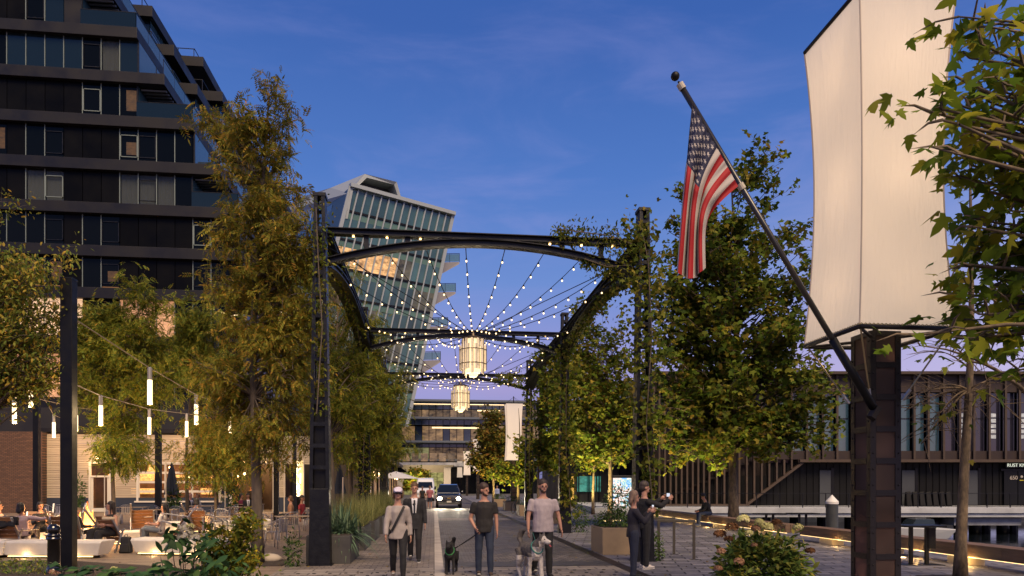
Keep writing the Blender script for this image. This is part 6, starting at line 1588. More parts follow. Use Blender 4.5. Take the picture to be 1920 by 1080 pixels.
    if strap:
        mb = MB(); P = []
        for q in range(9):
            s = q/8; h = .47-.45*s; x = sw*.75*(1-2.0*s)*(-1 if strap == 'l' else 1)
            P.append(T(h, x, -.135*math.sqrt(max(.15, 1-(x/sw/1.15)**2))-.012))
        for a, b in zip(P[:-1], P[1:]): mb.beam(a, b, .045, .012, up=(0,-1,0))
        mb.build('crossbody_strap', M('strap_black', (.012,.012,.014), .6), root)
    if phone:
        f = V3(*arms[0][1]); m_ = (wr[0]+wr[1])/2 + f*.09*k
        ph = MB().box(-.075,.075,-.006,.006,-.04,.04).build('phone', BLK2, root); ph.location = m_ + Vector((0,-.02,.03)); 
        ph2 = MB().box(-.07,.07,.0065,.008,-.036,.036).build('phone_screen', M('phone_screen_glow', (.3,.3,.35), .4, emit=(.7,.75,.85), es=.7), ph)
    return root
SH_W = cloth('shoe_white', (.55,.5,.45)); SH_B = cloth('shoe_black', (.012,.012,.012)); BLACKC = cloth('black', (.012,.012,.014)); JEAN = cloth('denim', (.022,.032,.06)); DARKJ = cloth('dark_trouser', (.014,.013,.015))
F0 = 0   # facing the camera
person('woman in white cap, grey sweater and black leggings walking beside the planters', gp(746,12.35), R(4), 1.69, .95, True, lean=(0,-.04), legs=[((.02,.22,-1),(.0,.55,-1)),((0,-.24,-1),(0,-.02,-1))], arms=[((-.22,-.22,-1),(-.05,-.42,-1)),((.24,.18,-1),(.08,-.10,-1))], hair=(.16,.10,.05), hairlen=.05, cap=cloth('cap_white', (.62,.56,.66)), top=cloth('sweater_grey', (.33,.29,.27)), hem=-.13, bottom=BLACKC, blen='tight', shoe=cloth('shoe_tan', (.28,.18,.13)), strap='r')
person('man in dark suit and tie walking behind the woman in the cap', gp(777,15.5), R(2), 1.77, 1.0, legs=[((.02,.18,-1),(0,.5,-1)),((0,-.18,-1),(0,.05,-1))], arms=[((-.1,.1,-1),(-.02,-.2,-1)),((.16,-.1,-1),(.05,-.3,-1))], hair=(.10,.05,.02), top=cloth('suit_black', (.014,.014,.017)), hem=-.20, tie=True, bottom=DARKJ, shoe=SH_B)
person('bearded man in black tee and jeans holding a dog leash', gp(908,13.1), R(0), 1.74, 1.06, legs=[((-.03,.06,-1),(0,.18,-1)),((.04,-.10,-1),(.02,.04,-1))], arms=[((-.28,.12,-1),(.42,-.62,-.85)),((.16,.06,-1),(.04,-.12,-1))], head=(R(48),R(4)), hair=(.05,.028,.018), beard=True, top=cloth('tee_black', (.016,.014,.014)), sleeve='short', hem=-.10, bottom=JEAN, shoe=cloth('shoe_brown', (.06,.04,.03)))
person('bearded man in grey tee and black trousers walking a husky', gp(1018,13.0), R(3), 1.82, 1.16, legs=[((-.06,.20,-1),(0,.42,-1)),((.0,-.20,-1),(.02,.03,-1))], arms=[((-.24,-.02,-1),(-.04,-.22,-1)),((.32,.02,-1),(.16,-.22,-1))], head=(R(4),0), hair=(.03,.02,.015), beard=True, top=cloth('tee_grey', (.36,.31,.33)), sleeve='short', hem=-.12, bottom=BLACKC, shoe=SH_B, belly=.03)
person('woman in dark jacket and jeans holding up a phone', gp(1188,12.75), R(86), 1.60, .98, True, legs=[((-.02,.02,-1),(0,.06,-1)),((.06,-.06,-1),(.02,0,-1))], arms=[((-.10,-.62,-.72),(.22,-.62,.78)),((.10,-.62,-.72),(-.22,-.62,.78))], head=(0,0), hair=(.20,.13,.09), hairlen=.11, top=cloth('jacket_plum', (.020,.018,.026)), hem=-.10, bottom=cloth('jeans_dark', (.020,.025,.045)), shoe=SH_B, phone=True)
person('man in black jacket and white shoes holding up a phone by the column', gp(1208,14.2), R(98), 1.78, 1.05, legs=[((-.03,0,-1),(0,.04,-1)),((.05,-.06,-1),(0,0,-1))], arms=[((-.12,-.9,-.30),(.22,-.85,.60)),((.12,-.9,-.30),(-.22,-.85,.60))], hair=(.05,.035,.028), top=cloth('jacket_black', (.012,.012,.013)), hem=-.12, bottom=BLACKC, shoe=SH_W, phone=True)
person('man in black jacket and jeans sitting on the timber bench', (11.42,27.9,0), R(-95), 1.76, 1.0, lean=(0,-.32), legs=[((-.08,-1,.02),(0,.02,-1)),((.08,-1,-.05),(0,-.10,-1))], arms=[((-.1,-.45,-1),(.25,-.75,-.25)),((.1,-.45,-1),(-.25,-.75,-.25))], head=(0,R(28)), hair=(.02,.015,.012), top=cloth('jacket_black', (.012,.012,.013)), hem=-.05, bottom=cloth('jeans_blue', (.03,.045,.09)), shoe=cloth('shoe_blue', (.05,.07,.15)), sit=.56, vox=.016)
person('man in pink shirt and dark shorts walking behind the suit, ahead of the van', gp(806,51), R(5), 1.74, 1.1, legs=[((-.02,.15,-1),(0,.3,-1)),((.02,-.15,-1),(0,0,-1))], arms=[((-.2,.1,-1),(-.05,-.2,-1)),((.2,-.1,-1),(.1,-.5,-1))], hair=(.03,.02,.015), beard=True, top=cloth('shirt_pink', (.30,.10,.12)), sleeve='short', hem=-.1, bottom=cloth('shorts_navy', (.015,.018,.04)), blen='short', shoe=SH_W, vox=.022)
person('person in black walking beside the man in the pink shirt', gp(792,54), R(0), 1.68, .95, hair=(.02,.015,.012), skin=SKIN2, top=BLACKC, sleeve='short', bottom=DARKJ, blen='short', shoe=SH_B, vox=.022, legs=[((0,-.12,-1),(0,.1,-1)),((0,.15,-1),(0,.3,-1))])
person('distant person in pale blue shirt on the promenade past the black tee', gp(932,72), R(0), 1.74, 1, hair=(.02,.015,.012), top=cloth('shirt_blue', (.25,.3,.5)), bottom=DARKJ, shoe=SH_B, vox=.026)
# seated group on the plaza
SITL = [((-.10,-1,.05),(0,-.12,-1)),((.10,-1,.05),(0,-.05,-1))]
person('dark haired woman in a pale long sleeved top reaching her arm out, seen from behind', gp(44,18.1), R(195), 1.66, .95, True, lean=(.05,.10), legs=SITL, arms=[((-.95,-.15,-.18),(-1,-.1,.10)),((.2,-.3,-1),(.1,-.9,-.2))], head=(R(-40),0), hair=(.012,.009,.008), hairlen=.10, top=cloth('top_lavender', (.42,.32,.34)), bottom=cloth('jeans_dark', (.020,.025,.045)), shoe=SH_B, sit=.47, vox=.015)
person('dark haired woman in black facing the others beside the fire', gp(76,19.9), R(35), 1.64, .95, True, lean=(0,.05), legs=SITL, arms=[((-.2,-.5,-1),(.3,-.8,.35)),((.2,-.5,-1),(-.3,-.8,.35))], head=(R(15),0), hair=(.012,.009,.008), hairlen=.12, top=BLACKC, bottom=BLACKC, shoe=SH_B, sit=.46, vox=.016)
person('person in a pale shirt cut by the picture edge at the fire group', gp(2,18.6), R(120), 1.72, 1.0, lean=(0,.1), legs=SITL, arms=[((-.2,-.5,-1),(-.1,-1,.1)),((.2,-.6,-.9),(.1,-1,.2))], hair=(.03,.02,.015), top=cloth('shirt_pale', (.5,.4,.33)), bottom=BLACKC, shoe=SH_B, sit=.47, vox=.018)
person('person in dark clothes mostly hidden behind the tall square post', gp(136,18.2), R(165), 1.68, 1.05, True, lean=(-.05,.08), legs=SITL, arms=[((-.3,-.3,-1),(-.4,-.9,0)),((.3,-.3,-1),(.4,-.9,0))], head=(R(-30),0), hair=(.015,.010,.008), hairlen=.12, top=BLACKC, bottom=BLACKC, shoe=SH_B, sit=.47, vox=.018)
person('woman with glasses in sleeveless black top and wide black trousers by the fire', gp(208,17.75), R(-28), 1.70, .98, True, lean=(-.02,.02), legs=[((-.16,-1,.14),(.02,-.22,-1)),((.0,-1,.02),(.04,-.08,-1))], arms=[((-.42,-.35,-.95),(.65,-.75,.10)),((.45,-.25,-.95),(-.65,-.75,.12))], head=(R(-38),R(-4)), hair=(.018,.011,.009), hairlen=.24, top=BLACKC, sleeve='none', bottom=cloth('trouser_wide', (.016,.014,.016)), blen='wide', shoe=SH_B, sit=.50, vox=.013)
person('woman with long black ponytail in white tee and pale jeans holding a plate', gp(300,19.7), R(-84), 1.64, .95, True, lean=(0,.20), legs=[((-.05,-1,.22),(0,.12,-1)),((.05,-1,.12),(0,-.05,-1))], arms=[((-.12,-.38,-1),(.1,-1,.20)),((.12,-.38,-1),(-.1,-1,.20))], head=(0,R(6)), hair=(.010,.008,.008), hairlen=.26, top=cloth('tee_white', (.60,.56,.52)), sleeve='short', bottom=cloth('jeans_pale', (.13,.15,.18)), shoe=SH_B, sit=.44, vox=.013)
pt_ = thing('plate', 'small white plate of food held by the woman in the white tee', 'plate', gp(284,19.7)+Vector((-.08,-.02,.80))); MB().lathe([(.05,0),(.11,.015),(.115,.02),(.0,.012)], n=18).build('dish', M('dish_white', (.65,.62,.58), .4), pt_); MB().ball((0,0,.025), .05, 8, sq=(1,.8,.5)).build('food', M('food', (.45,.30,.16), .8), pt_)
b2_ = thing('serving_box', 'cream food box held by the woman in the sleeveless black top', 'box', gp(203,17.3)+Vector((0,0,.86)), R(-20)); MB().box(-.13,.13,-.07,.07,0,.06).build('tray', M('carton', (.6,.48,.32), .8), b2_, bevel=.01)
person('bald man in a dark suit dining below the roll-up window', gp(356,34), R(60), 1.78, 1.05, lean=(0,-.05), legs=SITL, arms=[((-.2,-.5,-1),(0,-1,0)),((.2,-.5,-1),(0,-1,0))], hair=None, top=cloth('suit_black', (.014,.014,.017)), tie=True, bottom=BLACKC, shoe=SH_B, sit=.5, vox=.02)
person('person in white tee dining beside the bald man in the suit', gp(373,34.6), R(-50), 1.7, .95, lean=(0,-.1), legs=SITL, arms=[((-.2,-.5,-1),(0,-1,.1)),((.2,-.5,-1),(0,-1,.1))], hair=(.16,.09,.04), top=cloth('tee_white', (.60,.56,.52)), sleeve='short', bottom=BLACKC, shoe=SH_B, sit=.5, vox=.02)
person('person in grey seen through the white flowering shrub', gp(368,24), R(200), 1.7, 1, lean=(0,.05), legs=SITL, hair=(.012,.010,.008), hairlen=.05, top=cloth('grey_violet', (.10,.09,.12)), bottom=BLACKC, shoe=SH_B, sit=.47, vox=.018)
person('woman in a maroon coat seated at the open dining room', gp(452,36), R(80), 1.68, 1.05, True, legs=SITL, hair=(.015,.010,.008), hairlen=.05, skin=SKIN2, top=cloth('maroon', (.12,.012,.035)), bottom=BLACKC, shoe=SH_B, sit=.5, vox=.02)
person('person in dark blazer and white shirt seated beside the maroon coat', gp(465,35.4), R(20), 1.72, 1, legs=SITL, hair=(.012,.010,.008), skin=SKIN2, top=cloth('suit_black', (.014,.014,.017)), tie=True, bottom=BLACKC, shoe=SH_B, sit=.5, vox=.02)
person('person in a red tee seated in front of the glowing sign', gp(566,27), R(75), 1.72, 1.05, legs=SITL, hair=(.015,.010,.008), skin=SKIN2, top=cloth('tee_red', (.24,.02,.03)), sleeve='short', bottom=BLACKC, shoe=SH_B, sit=.52, vox=.018)
person('person with brown hair seated across from the red tee', gp(545,28), R(-80), 1.68, 1, legs=SITL, hair=(.10,.05,.02), hairlen=.06, top=cloth('tan_top', (.3,.16,.09)), bottom=BLACKC, shoe=SH_B, sit=.5, vox=.018)
for px, t in ((470, 41), (486, 42), (452, 43)):
    person('dim diner inside the open dining room ' + {470:'in the middle', 486:'closest to the sign', 452:'deepest inside'}[px], gp(px,t+8), R(20*px), 1.7, 1, hair=(.012,.010,.008), skin=SKIN2, top=BLACKC, bottom=BLACKC, shoe=SH_B, vox=.028)
# dogs
def dog(label, loc, rot, S, mats, headturn=0, harness=None, step=.08, fluffy=.012, mask=None):
    r_ = thing('dog', label, 'dog', loc, rot); k = S   # faces -Y, shoulder height = .58*k
    mb = MB(); ch = Vector((0,-.24*k,.50*k)); hp_ = Vector((0,.24*k,.52*k))
    mb.tube([(0,-.36*k,.50*k),(0,-.27*k,.49*k),(0,-.10*k,.47*k),(0,.08*k,.50*k),(0,.22*k,.52*k),(0,.31*k,.51*k)], [(.075*k,.10*k),(.115*k,.155*k),(.12*k,.15*k),(.095*k,.115*k),(.10*k,.12*k),(.06*k,.07*k)], 14, side=(1,0,0))
    Rm = Matrix.Rotation(headturn, 3, 'Z'); nb = Vector((0,-.31*k,.58*k)); hc = Vector((0,-.42*k,.70*k)) 
    hc = nb + Rm @ (hc-nb); fw = Rm @ Vector((0,-1,0))
    mb.tube([(0,-.26*k,.52*k), nb, hc], [.11*k,.095*k,.08*k], 12); mb.ball(hc, .088*k, 12, sq=(.95,1,.92)); mb.tube([hc, hc+fw*.09*k+Vector((0,0,-.025*k)), hc+fw*.185*k+Vector((0,0,-.045*k))], [.065*k,.045*k,.030*k], 10)
    sd = Rm @ Vector((1,0,0))
    for s in (-1,1): mb.tube([hc+sd*s*.05*k+Vector((0,0,.04*k)), hc+sd*s*.062*k+Vector((0,0,.125*k))-fw*.01], [.035*k,.006*k], 8)
    for s in (-1,1):
        st = step*s*k
        mb.tube([(s*.085*k,-.25*k,.46*k),(s*.088*k,-.25*k-st*.5,.30*k),(s*.085*k,-.25*k-st,.16*k),(s*.085*k,-.25*k-st*1.2,.03*k)], [.062*k,.042*k,.032*k,.028*k], 9)
        mb.tube([(s*.085*k,-.24*k-st*1.2,.024*k),(s*.085*k,-.30*k-st*1.2,.020*k)], [.034*k,.026*k], 8)
        mb.tube([(s*.075*k,.24*k,.50*k),(s*.095*k,.19*k+st*.6,.33*k),(s*.088*k,.31*k+st,.19*k),(s*.085*k,.27*k+st*1.2,.03*k)], [.09*k,.062*k,.034*k,.027*k], 9)
        mb.tube([(s*.085*k,.28*k+st*1.2,.024*k),(s*.085*k,.22*k+st*1.2,.020*k)], [.034*k,.026*k], 8)
    mb.tube([(0,.30*k,.56*k),(0,.40*k,.68*k),(.03*k,.36*k,.80*k),(.05*k,.27*k,.82*k)], [.04*k,.05*k,.05*k,.02*k], 9)
    b = remesh(mb, 'body', mats[0], r_, .012, 1, fluffy)
    if len(mats) > 1:
        b.data.materials.append(mats[1])
        for f in b.data.polygons:
            c = f.center; q = c - hc; face = q.length < .24*k and (q.dot(fw) > .045*k or (q.z < -.01*k and q.dot(fw) > -.01*k))
            if c.z < .40*k or (c.y < -.30*k and c.z < .58*k and abs(c.x) < .12*k) or face: f.material_index = 1
    MB().ball(hc+fw*.20*k+Vector((0,0,-.035*k)), .018*k, 8).build('nose', BLK2, r_, smooth=True)
    for s in (-1,1): MB().ball(hc+sd*s*.036*k+fw*.078*k+Vector((0,0,.012*k)), .011*k, 8).build('eye', BLK2, r_, smooth=True)
    if mask: MB().tube([hc+fw*.15*k+Vector((0,0,-.065*k)), hc+fw*.185*k+Vector((0,0,-.11*k))], [(.02*k,.008*k),(.017*k,.006*k)], 8, side=sd).build('tongue', M('tongue', (.4,.08,.09), .4), r_, smooth=True)
    MB().tube([nb+Vector((0,.0,-.0))+Vector((.105*k*math.cos(a),.06*k*math.sin(a),.10*k*math.sin(a)-.01)) for a in [2*PI*i/16 for i in range(17)]], .011*k, 6).build('collar', harness, r_)
    return r_, nb
gc = M('green_harness', (.02,.22,.05), .6)
d1, n1 = dog('small black dog with green collar walking on a double leash', gp(846,13.5), R(-8), .82, [M('fur_black', (.012,.011,.011), .8, bump=.7, bscale=60)], 0, gc, .05, .014)
d2, n2 = dog('grey and white husky with its tongue out beside the man in grey', gp(992,12.7), R(18), 1.06, [M('fur_grey', (.085,.075,.07), .9, bump=.8, bscale=50, var=.4, scale=9), M('fur_white', (.50,.46,.42), .9, bump=.8, bscale=50, var=.15, scale=9)], R(25), M('collar_teal', (.02,.15,.13), .6), .06, .02, mask=True)
hnd = gp(903,12.78)+Vector((-.03,-.0,.86))
for i, off_ in enumerate((0, .05)):
    A = d1.location+Vector((.06,-.28,.50+off_*.4)); l_ = thing('leash', 'thin dark leash from the man in the black tee to the small black dog', 'leash', A, 0, 'leash strands of the small black dog')
    MB().tube([A+(hnd-A)*(j/8)+Vector((0,0,-.22*off_*4*(j/8)*(1-j/8)*2.5)) for j in range(9)], .006, 5).build('cord', BLK2, l_, world=True)
A = d2.location+Vector((.03,-.3,.70)); hn2 = gp(999,12.9)+Vector((0,0,.83)); l_ = thing('leash', 'short leash from the man in the grey tee to the husky', 'leash', A)
MB().tube([A, A.lerp(hn2,.5)+Vector((.04,0,-.05)), hn2], .007, 5).build('cord', M('leash_teal', (.02,.10,.09), .6), l_, world=True)
# ================================================================== TREES
LOL = leafmat('leaf_olive', [(.045,.052,.008),(.075,.080,.011),(.105,.098,.014),(.135,.105,.015),(.17,.09,.015)], .55, .35)
LGR = leafmat('leaf_green', [(.035,.052,.008),(.065,.085,.011),(.10,.105,.014),(.15,.115,.014)], .55, .35)
LGD = leafmat('leaf_gold', [(.05,.075,.013),(.085,.11,.020),(.14,.13,.022),(.22,.13,.02)], .55, .35)
LPL = leafmat('leaf_plane', [(.026,.045,.006),(.045,.070,.009),(.068,.088,.011),(.095,.098,.013),(.11,.075,.012)], .5, .38)
LPB = leafmat('leaf_plane_bright', [(.04,.07,.008),(.07,.105,.010),(.12,.14,.014),(.17,.15,.015)], .5, .5)
def blobs_px(base, lst):
    """crown lobes given as (px, py, radius_px_x, radius_px_y, camera depth) -> metres relative to the base"""
    out = []
    for px, py, rx_, ry_, t in lst:
        c = at(px, py, t); out.append((c.x-base.x, c.y-base.y, c.z, rx_*t/FPX, min(rx_,ry_*1.2)*t/FPX*.9, ry_*t/FPX))
    return out
# tall tree beside the first column
b = gp(483, 15.2); pit(b.x, b.y, 1.3)
tree('street_tree', 'tallest olive and gold tree, its bare trunk rising between the plaza and first gantry column', 'tree', b, 11.0, .125,
     blobs_px(b, [(492,195,48,62,15.2),(425,235,45,60,15.5),(480,290,75,62,15.3),(455,380,70,70,15.3),(525,360,45,62,15.1),(500,470,90,75,15.3),(560,480,30,70,15.0),(565,620,28,80,15.0),(440,560,60,60,15.6),(520,590,72,75,15.1),(475,690,95,75,15.3),(545,720,50,80,15.0),(430,760,50,60,15.8),(510,820,75,62,15.3),(400,300,22,30,15.5)]), 'spray', .24, 175, 8, LOL, BARK, 11, first=.33, droop=.65, spread=.42, top=.95, twigs=5)
# behind the first and second columns on the planter side
b = gp(624, 21); 
tree('street_tree', 'green honey locust tree between the first and second columns on the planter side', 'tree', b, 8.2, .10, blobs_px(b, [(640,490,32,55,23),(640,600,32,70,23),(670,715,50,65,22.5),(645,800,55,60,21.5),(570,520,30,90,20.5),(585,690,40,110,20.5)]), 'spray', .24, 120, 9, LGR, BARK, 12, first=.3, droop=.65, spread=.45)
b = gp(657, 26)
tree('street_tree', 'green honey locust tree overhanging the sidewalk past the second column', 'tree', b, 8.4, .11, blobs_px(b, [(700,640,45,60,26),(720,740,60,65,26),(705,830,70,55,26),(760,735,32,35,25.5),(660,740,50,80,26.5)]), 'spray', .26, 110, 9, LGR, BARK, 13, first=.3, droop=.65, spread=.5)
b = gp(690, 37)
tree('street_tree', 'green street tree in front of the shopfronts past the third column', 'tree', b, 7, .10, blobs_px(b, [(715,800,45,50,37),(735,835,32,28,36),(690,770,40,60,38)]), 'spray', .3, 80, 9, LGR, BARK, 14, first=.3, droop=.65, spread=.5)
# far left golden tree
b = gp(-62, 14.5)
tree('plaza_tree', 'golden green tree leaning in at the picture edge over the plaza', 'tree', b, 6.6, .10, blobs_px(b, [(30,520,70,60,14),(90,500,55,42,14),(20,600,80,62,14.3),(75,590,60,45,14.2),(30,690,90,60,14.6),(-60,600,90,120,14.5),(90,680,45,40,14.5),(5,410,22,40,14.2)]), 'oval', .095, 190, 20, LGD, BARK, 15, first=.25, droop=.7, spread=.36, twigs=5)
b = gp(213, 25.5); pit(b.x, b.y)
tree('plaza_tree', 'olive green plaza tree with a slender trunk in front of the cream door', 'tree', b, 8.6, .085, blobs_px(b, [(258,535,34,28,25),(180,600,50,42,25.5),(290,590,34,35,25.3),(235,640,85,55,25.5),(170,700,60,50,25.5),(280,710,60,45,25.5),(215,770,75,40,25.5),(230,835,50,45,25.5),(150,640,30,50,25)]), 'spray', .32, 150, 8, LGR, BARK, 16, first=.28, droop=.65, spread=.55)
b = gp(352, 30)
tree('plaza_tree', 'green plaza tree behind the largest tube pendant', 'tree', b, 8.2, .09, blobs_px(b, [(365,610,50,42,30),(340,670,50,45,30),(400,690,60,60,30),(390,600,35,40,29.5)]), 'spray', .34, 80, 8, LGR, BARK, 17, first=.45, droop=.65, spread=.55)
b = gp(404, 28)
tree('plaza_tree', 'small yellow green tree lit warm in front of the dining room', 'tree', b, 4.0, .075, blobs_px(b, [(400,805,48,30,28),(375,845,48,26,28),(440,840,42,36,28),(405,885,62,22,28)]), 'spray', .26, 110, 9, LGD, BARKP, 18, first=.35, droop=.9, spread=.45)
# promenade side
b = gp(1143, 28); pit(b.x, b.y)
tree('promenade_tree', 'small promenade tree lit from below in bright yellow green', 'tree', b, 7.6, .11, blobs_px(b, [(1110,620,70,60,28),(1090,720,80,60,28),(1160,720,70,60,28),(1120,800,90,50,28),(1040,700,45,60,28.5),(1140,840,60,30,28)]), 'lobed_s', .165, 170, 11, LPL, BARKP, 21, first=.33, droop=.4, spread=.5)
lamp('SPOT', (b.x-1.3, b.y-1.0, .15), 1500, (1,.80,.34), .3, aim=(b.x-.6, b.y-.2, 4), spot=120)
b2 = gp(1112, 41)
tree('promenade_tree', 'slim promenade tree with a lit pale trunk behind the brighter one', 'tree', b2, 7.5, .10, blobs_px(b2, [(1100,780,60,55,41),(1060,800,45,50,41),(1130,740,40,50,41),(1105,850,50,26,41)]), 'lobed_s', .18, 120, 14, LPL, BARKP, 22, first=.35, droop=.4, spread=.6)
lamp('SPOT', (b2.x-1, b2.y-1.2, .15), 1500, (1,.80,.28), .15, aim=(b2.x, b2.y, 4), spot=90)
b = gp(1376, 28.4)
tree('promenade_tree', 'large dark green tree rising behind the timber bench and the flagpole', 'tree', b, 15.5, .21, blobs_px(b, [(1425,340,45,70,27),(1480,400,40,55,27),(1300,420,50,60,27.5),(1370,470,90,70,27),(1470,510,60,60,27),(1270,540,60,80,27.5),(1400,600,130,75,27),(1500,640,50,65,27),(1280,680,75,65,27.5),(1420,730,140,62,27),(1530,770,50,50,27),(1290,790,80,50,27),(1420,815,120,40,27),(1225,760,40,60,27.5),(1215,660,45,50,27.5),(1250,600,50,60,27.5),(1560,830,35,40,27),(1250,845,50,28,27.5),(1330,850,70,28,27),(1480,852,70,26,27),(1565,740,32,50,27),(1545,680,30,40,27)]), 'lobed_s', .22, 400, 11, LPL, BARKP, 23, first=.2, droop=.45, spread=.62, twigs=5)
lamp('SPOT', (b.x-1.6, b.y-.9, .12), 900, (1,.78,.28), .15, aim=(b.x-2.2, b.y-.4, 4), spot=85)
b = gp(1010, 41)
tree('promenade_tree', 'promenade tree between the second and third columns on the waterfront side', 'tree', b, 8.2, .10, blobs_px(b, [(1035,690,32,50,38),(1045,780,42,60,40),(1035,850,38,32,41)]), 'lobed_s', .18, 120, 14, LPL, BARKP, 24, first=.3, droop=.4, spread=.6)
b = gp(925, 62)
tree('promenade_tree', 'autumn tinted tree in front of the tall lit banner down the street', 'tree', b, 8.6, .13, blobs_px(b, [(925,800,30,30,62),(915,850,42,40,62),(945,870,40,35,62),(935,830,30,40,61)]), 'lobed_s', .26, 170, 14, leafmat('leaf_autumn', [(.04,.05,.012),(.075,.08,.014),(.11,.08,.016),(.14,.07,.016)]), BARKP, 25, first=.25, droop=.4, spread=.7)
lamp('SPOT', (b.x+1.2, b.y-2, .2), 1500, (1,.78,.28), .2, aim=(b.x, b.y, 4), spot=95)
b = gp(972, 46)
tree('promenade_tree', 'promenade tree partly covering the tall lit banner', 'tree', b, 7.6, .11, blobs_px(b, [(985,850,20,34,46),(960,888,42,18,46)]), 'lobed_s', .22, 45, 10, LPL, BARKP, 26, first=.3, droop=.4, spread=.6)
lamp('SPOT', (b.x-1, b.y-2, .2), 1000, (1,.78,.28), .2, aim=(b.x, b.y, 4), spot=95)
b = gp(790, 112)
tree('street_tree', 'yellow green tree lit under the white portal at the street end', 'tree', b, 6.5, .14, blobs_px(b, [(785,895,22,14,112),(770,905,18,12,112)]), 'lobed_s', .4, 60, 14, LGD, BARK, 27, first=.3, spread=.8)
lamp('SPOT', (b.x, b.y-3, .2), 3000, (1,.85,.3), .3, aim=(b.x, b.y, 4), spot=100)
# sparse foreground tree and overhanging plane branches
b = gp(1800, 12.6); pit(b.x, b.y, 1.0)
tree('plane_tree', 'sparse plane tree with bare lower twigs and mottled trunk beside the banner post', 'tree', b, 8.2, .105, blobs_px(b, [(1780,760,90,60,12.6),(1740,830,60,28,12.6),(1850,740,80,60,12.6),(1740,700,45,60,12.6)]), 'lobed', .16, 20, 1, LPL, BARKP, 31, first=.42, droop=.3, spread=.7, twigs=7, lean=(.25,0), top=.95, bare=.95)
b = Vector((8.6, 5.6, 0))
tree('plane_tree', 'plane tree overhanging from beyond the frame with big lobed leaves before the banner', 'tree', b, 9, .16, blobs_px(b, [(1860,50,70,60,7.2),(1900,130,70,70,7.2),(1850,180,50,40,7.1),(1790,240,75,50,6.9),(1870,300,80,60,7.2),(1900,420,60,60,7.4),(1840,470,62,50,7.4),(1790,530,62,42,7.4),(1880,560,70,45,7.6),(1830,620,75,40,7.6),(1900,680,50,50,7.4),(1850,400,50,30,7.0),(1735,195,48,30,6.8),(1700,150,26,22,6.8),(1760,280,40,40,6.8),(1725,370,26,14,6.8),(1760,520,30,22,7.0),(1745,640,50,26,7.0),(1960,300,50,250,7.4)]), 'lobed', .185, 90, 5, LPB, BARKP, 32, first=.3, droop=.55, spread=.36, twigs=5)
b = Vector((9.4, 9.8, 0))
tree('plane_tree', 'second plane tree seen behind the overhanging branches at the picture edge', 'tree', b, 8.5, .14, blobs_px(b, [(1880,330,80,60,10.5),(1870,480,85,60,10.5),(1830,560,70,50,10.5),(1760,640,60,35,10.3),(1880,640,80,50,10.5),(1950,500,100,160,10.5),(1790,600,50,50,10.5)]), 'lobed', .16, 18, 5, LPL, BARKP, 33, first=.35, droop=.5, spread=.45)
lamp('POINT', (7.0, 6.6, 3.0), 22, (1,.85,.45), .3) if False else None
# vines on columns and arches
VN = leafmat('vine_leaf', [(.028,.045,.007),(.052,.07,.009),(.085,.09,.011),(.13,.10,.02)], .5, .35)
def vine(label, pts, n, rad, size, seed, kind='oval'):
    rn = np.random.RandomState(seed); P = [Vector(p) for p in pts]; root = thing('climbing_vine', label, 'vine', P[0])
    mb = MB(); mb.tube([p + Vector((.05*math.sin(i*2+seed), -.2, 0)) for i, p in enumerate(P)], .012, 5); mb.build('stem', BARK, root, world=True)
    s = rn.uniform(0, len(P)-1, n); i = np.minimum(s.astype(int), len(P)-2); f = (s-i)[:,None]; A = np.array([tuple(p) for p in P])
    clump = .55 + .75*(np.sin(s*7.3+seed)*.5+.5)
    rr = (rad if not hasattr(rad, '__len__') else np.array(rad)[i]*(1-f[:,0]) + np.array(rad)[i+1]*f[:,0])
    pos = A[i]*(1-f) + A[i+1]*f + np.clip(rn.normal(0, 1, (n,3)),-1.5,1.5)*(rr*clump*.5)[:,None] if hasattr(rr, '__len__') else A[i]*(1-f)+A[i+1]*f + rn.normal(0,.5,(n,3))*rr*clump[:,None]
    ax = rn.normal(0,.6,(n,3)); ax[:,2] -= .6; no = rn.normal(0,.6,(n,3)); no[:,1] -= .6
    scatter('foliage', pos, ax, no, size*rn.uniform(.6,1.3,n), kind, VN, root); return root
vine('thick leafy vine wrapping the first column on the waterfront side', [(GX1+.1,15.0,1.2),(GX1,15.0,3),(GX1+.05,15.0,5),(GX1,15.05,6.6),(GX1-.1,15.1,7.6)], 1500, [.3,.4,.6,.7,.5], .11, 3, 'lobed_s')
vine('vine trailing along the truss beside the first waterfront column', [(GX1-.2,15.1,7.0),(GX1-.8,15.1,7.2),(GX1-1.5,15.1,7.25),(GX1-2.0,15.1,7.3)], 900, [.5,.4,.4,.2], .08, 4)
vine('vine hanging from the arch end near the first waterfront column', [(GX1-.3,15.2,6.6),(GX1-.9,15.2,6.55),(GX1-1.4,15.2,6.7)], 500, [.4,.25,.12], .08, 5)
vine('vine climbing the first column on the planter side', [(GX0,15.0,3.2),(GX0+.05,15.0,5),(GX0+.05,15.0,6.3),(GX0,15.0,7.5)], 420, [.2,.28,.3,.35], .09, 6)
vine('vine spreading along the waterfront side truss', [(GX1,16.5,6.8),(GX1-.05,19,6.9),(GX1,22,6.8),(GX1,24.4,6.4)], 450, [.35,.2,.25,.5], .11, 7, 'lobed_s')
vine('thick vine on the second waterfront column', [(GX1+.1,24.4,.8),(GX1,24.4,3),(GX1,24.4,5),(GX1,24.5,6.6)], 1300, [.4,.6,.7,.6], .13, 8, 'lobed_s')
vine('thick vine on the third waterfront column', [(GX1,33.9,.8),(GX1,33.9,3),(GX1,33.9,5.5),(GX1,33.9,7.3)], 600, [.2,.22,.28,.35], .13, 9, 'lobed_s')
vine('vine covering the truss corner at the third waterfront column', [(GX1-.2,33.9,6.9),(GX1-1.0,33.9,7.1),(GX1-1.8,33.9,6.9)], 600, [.6,.4,.2], .13, 10)
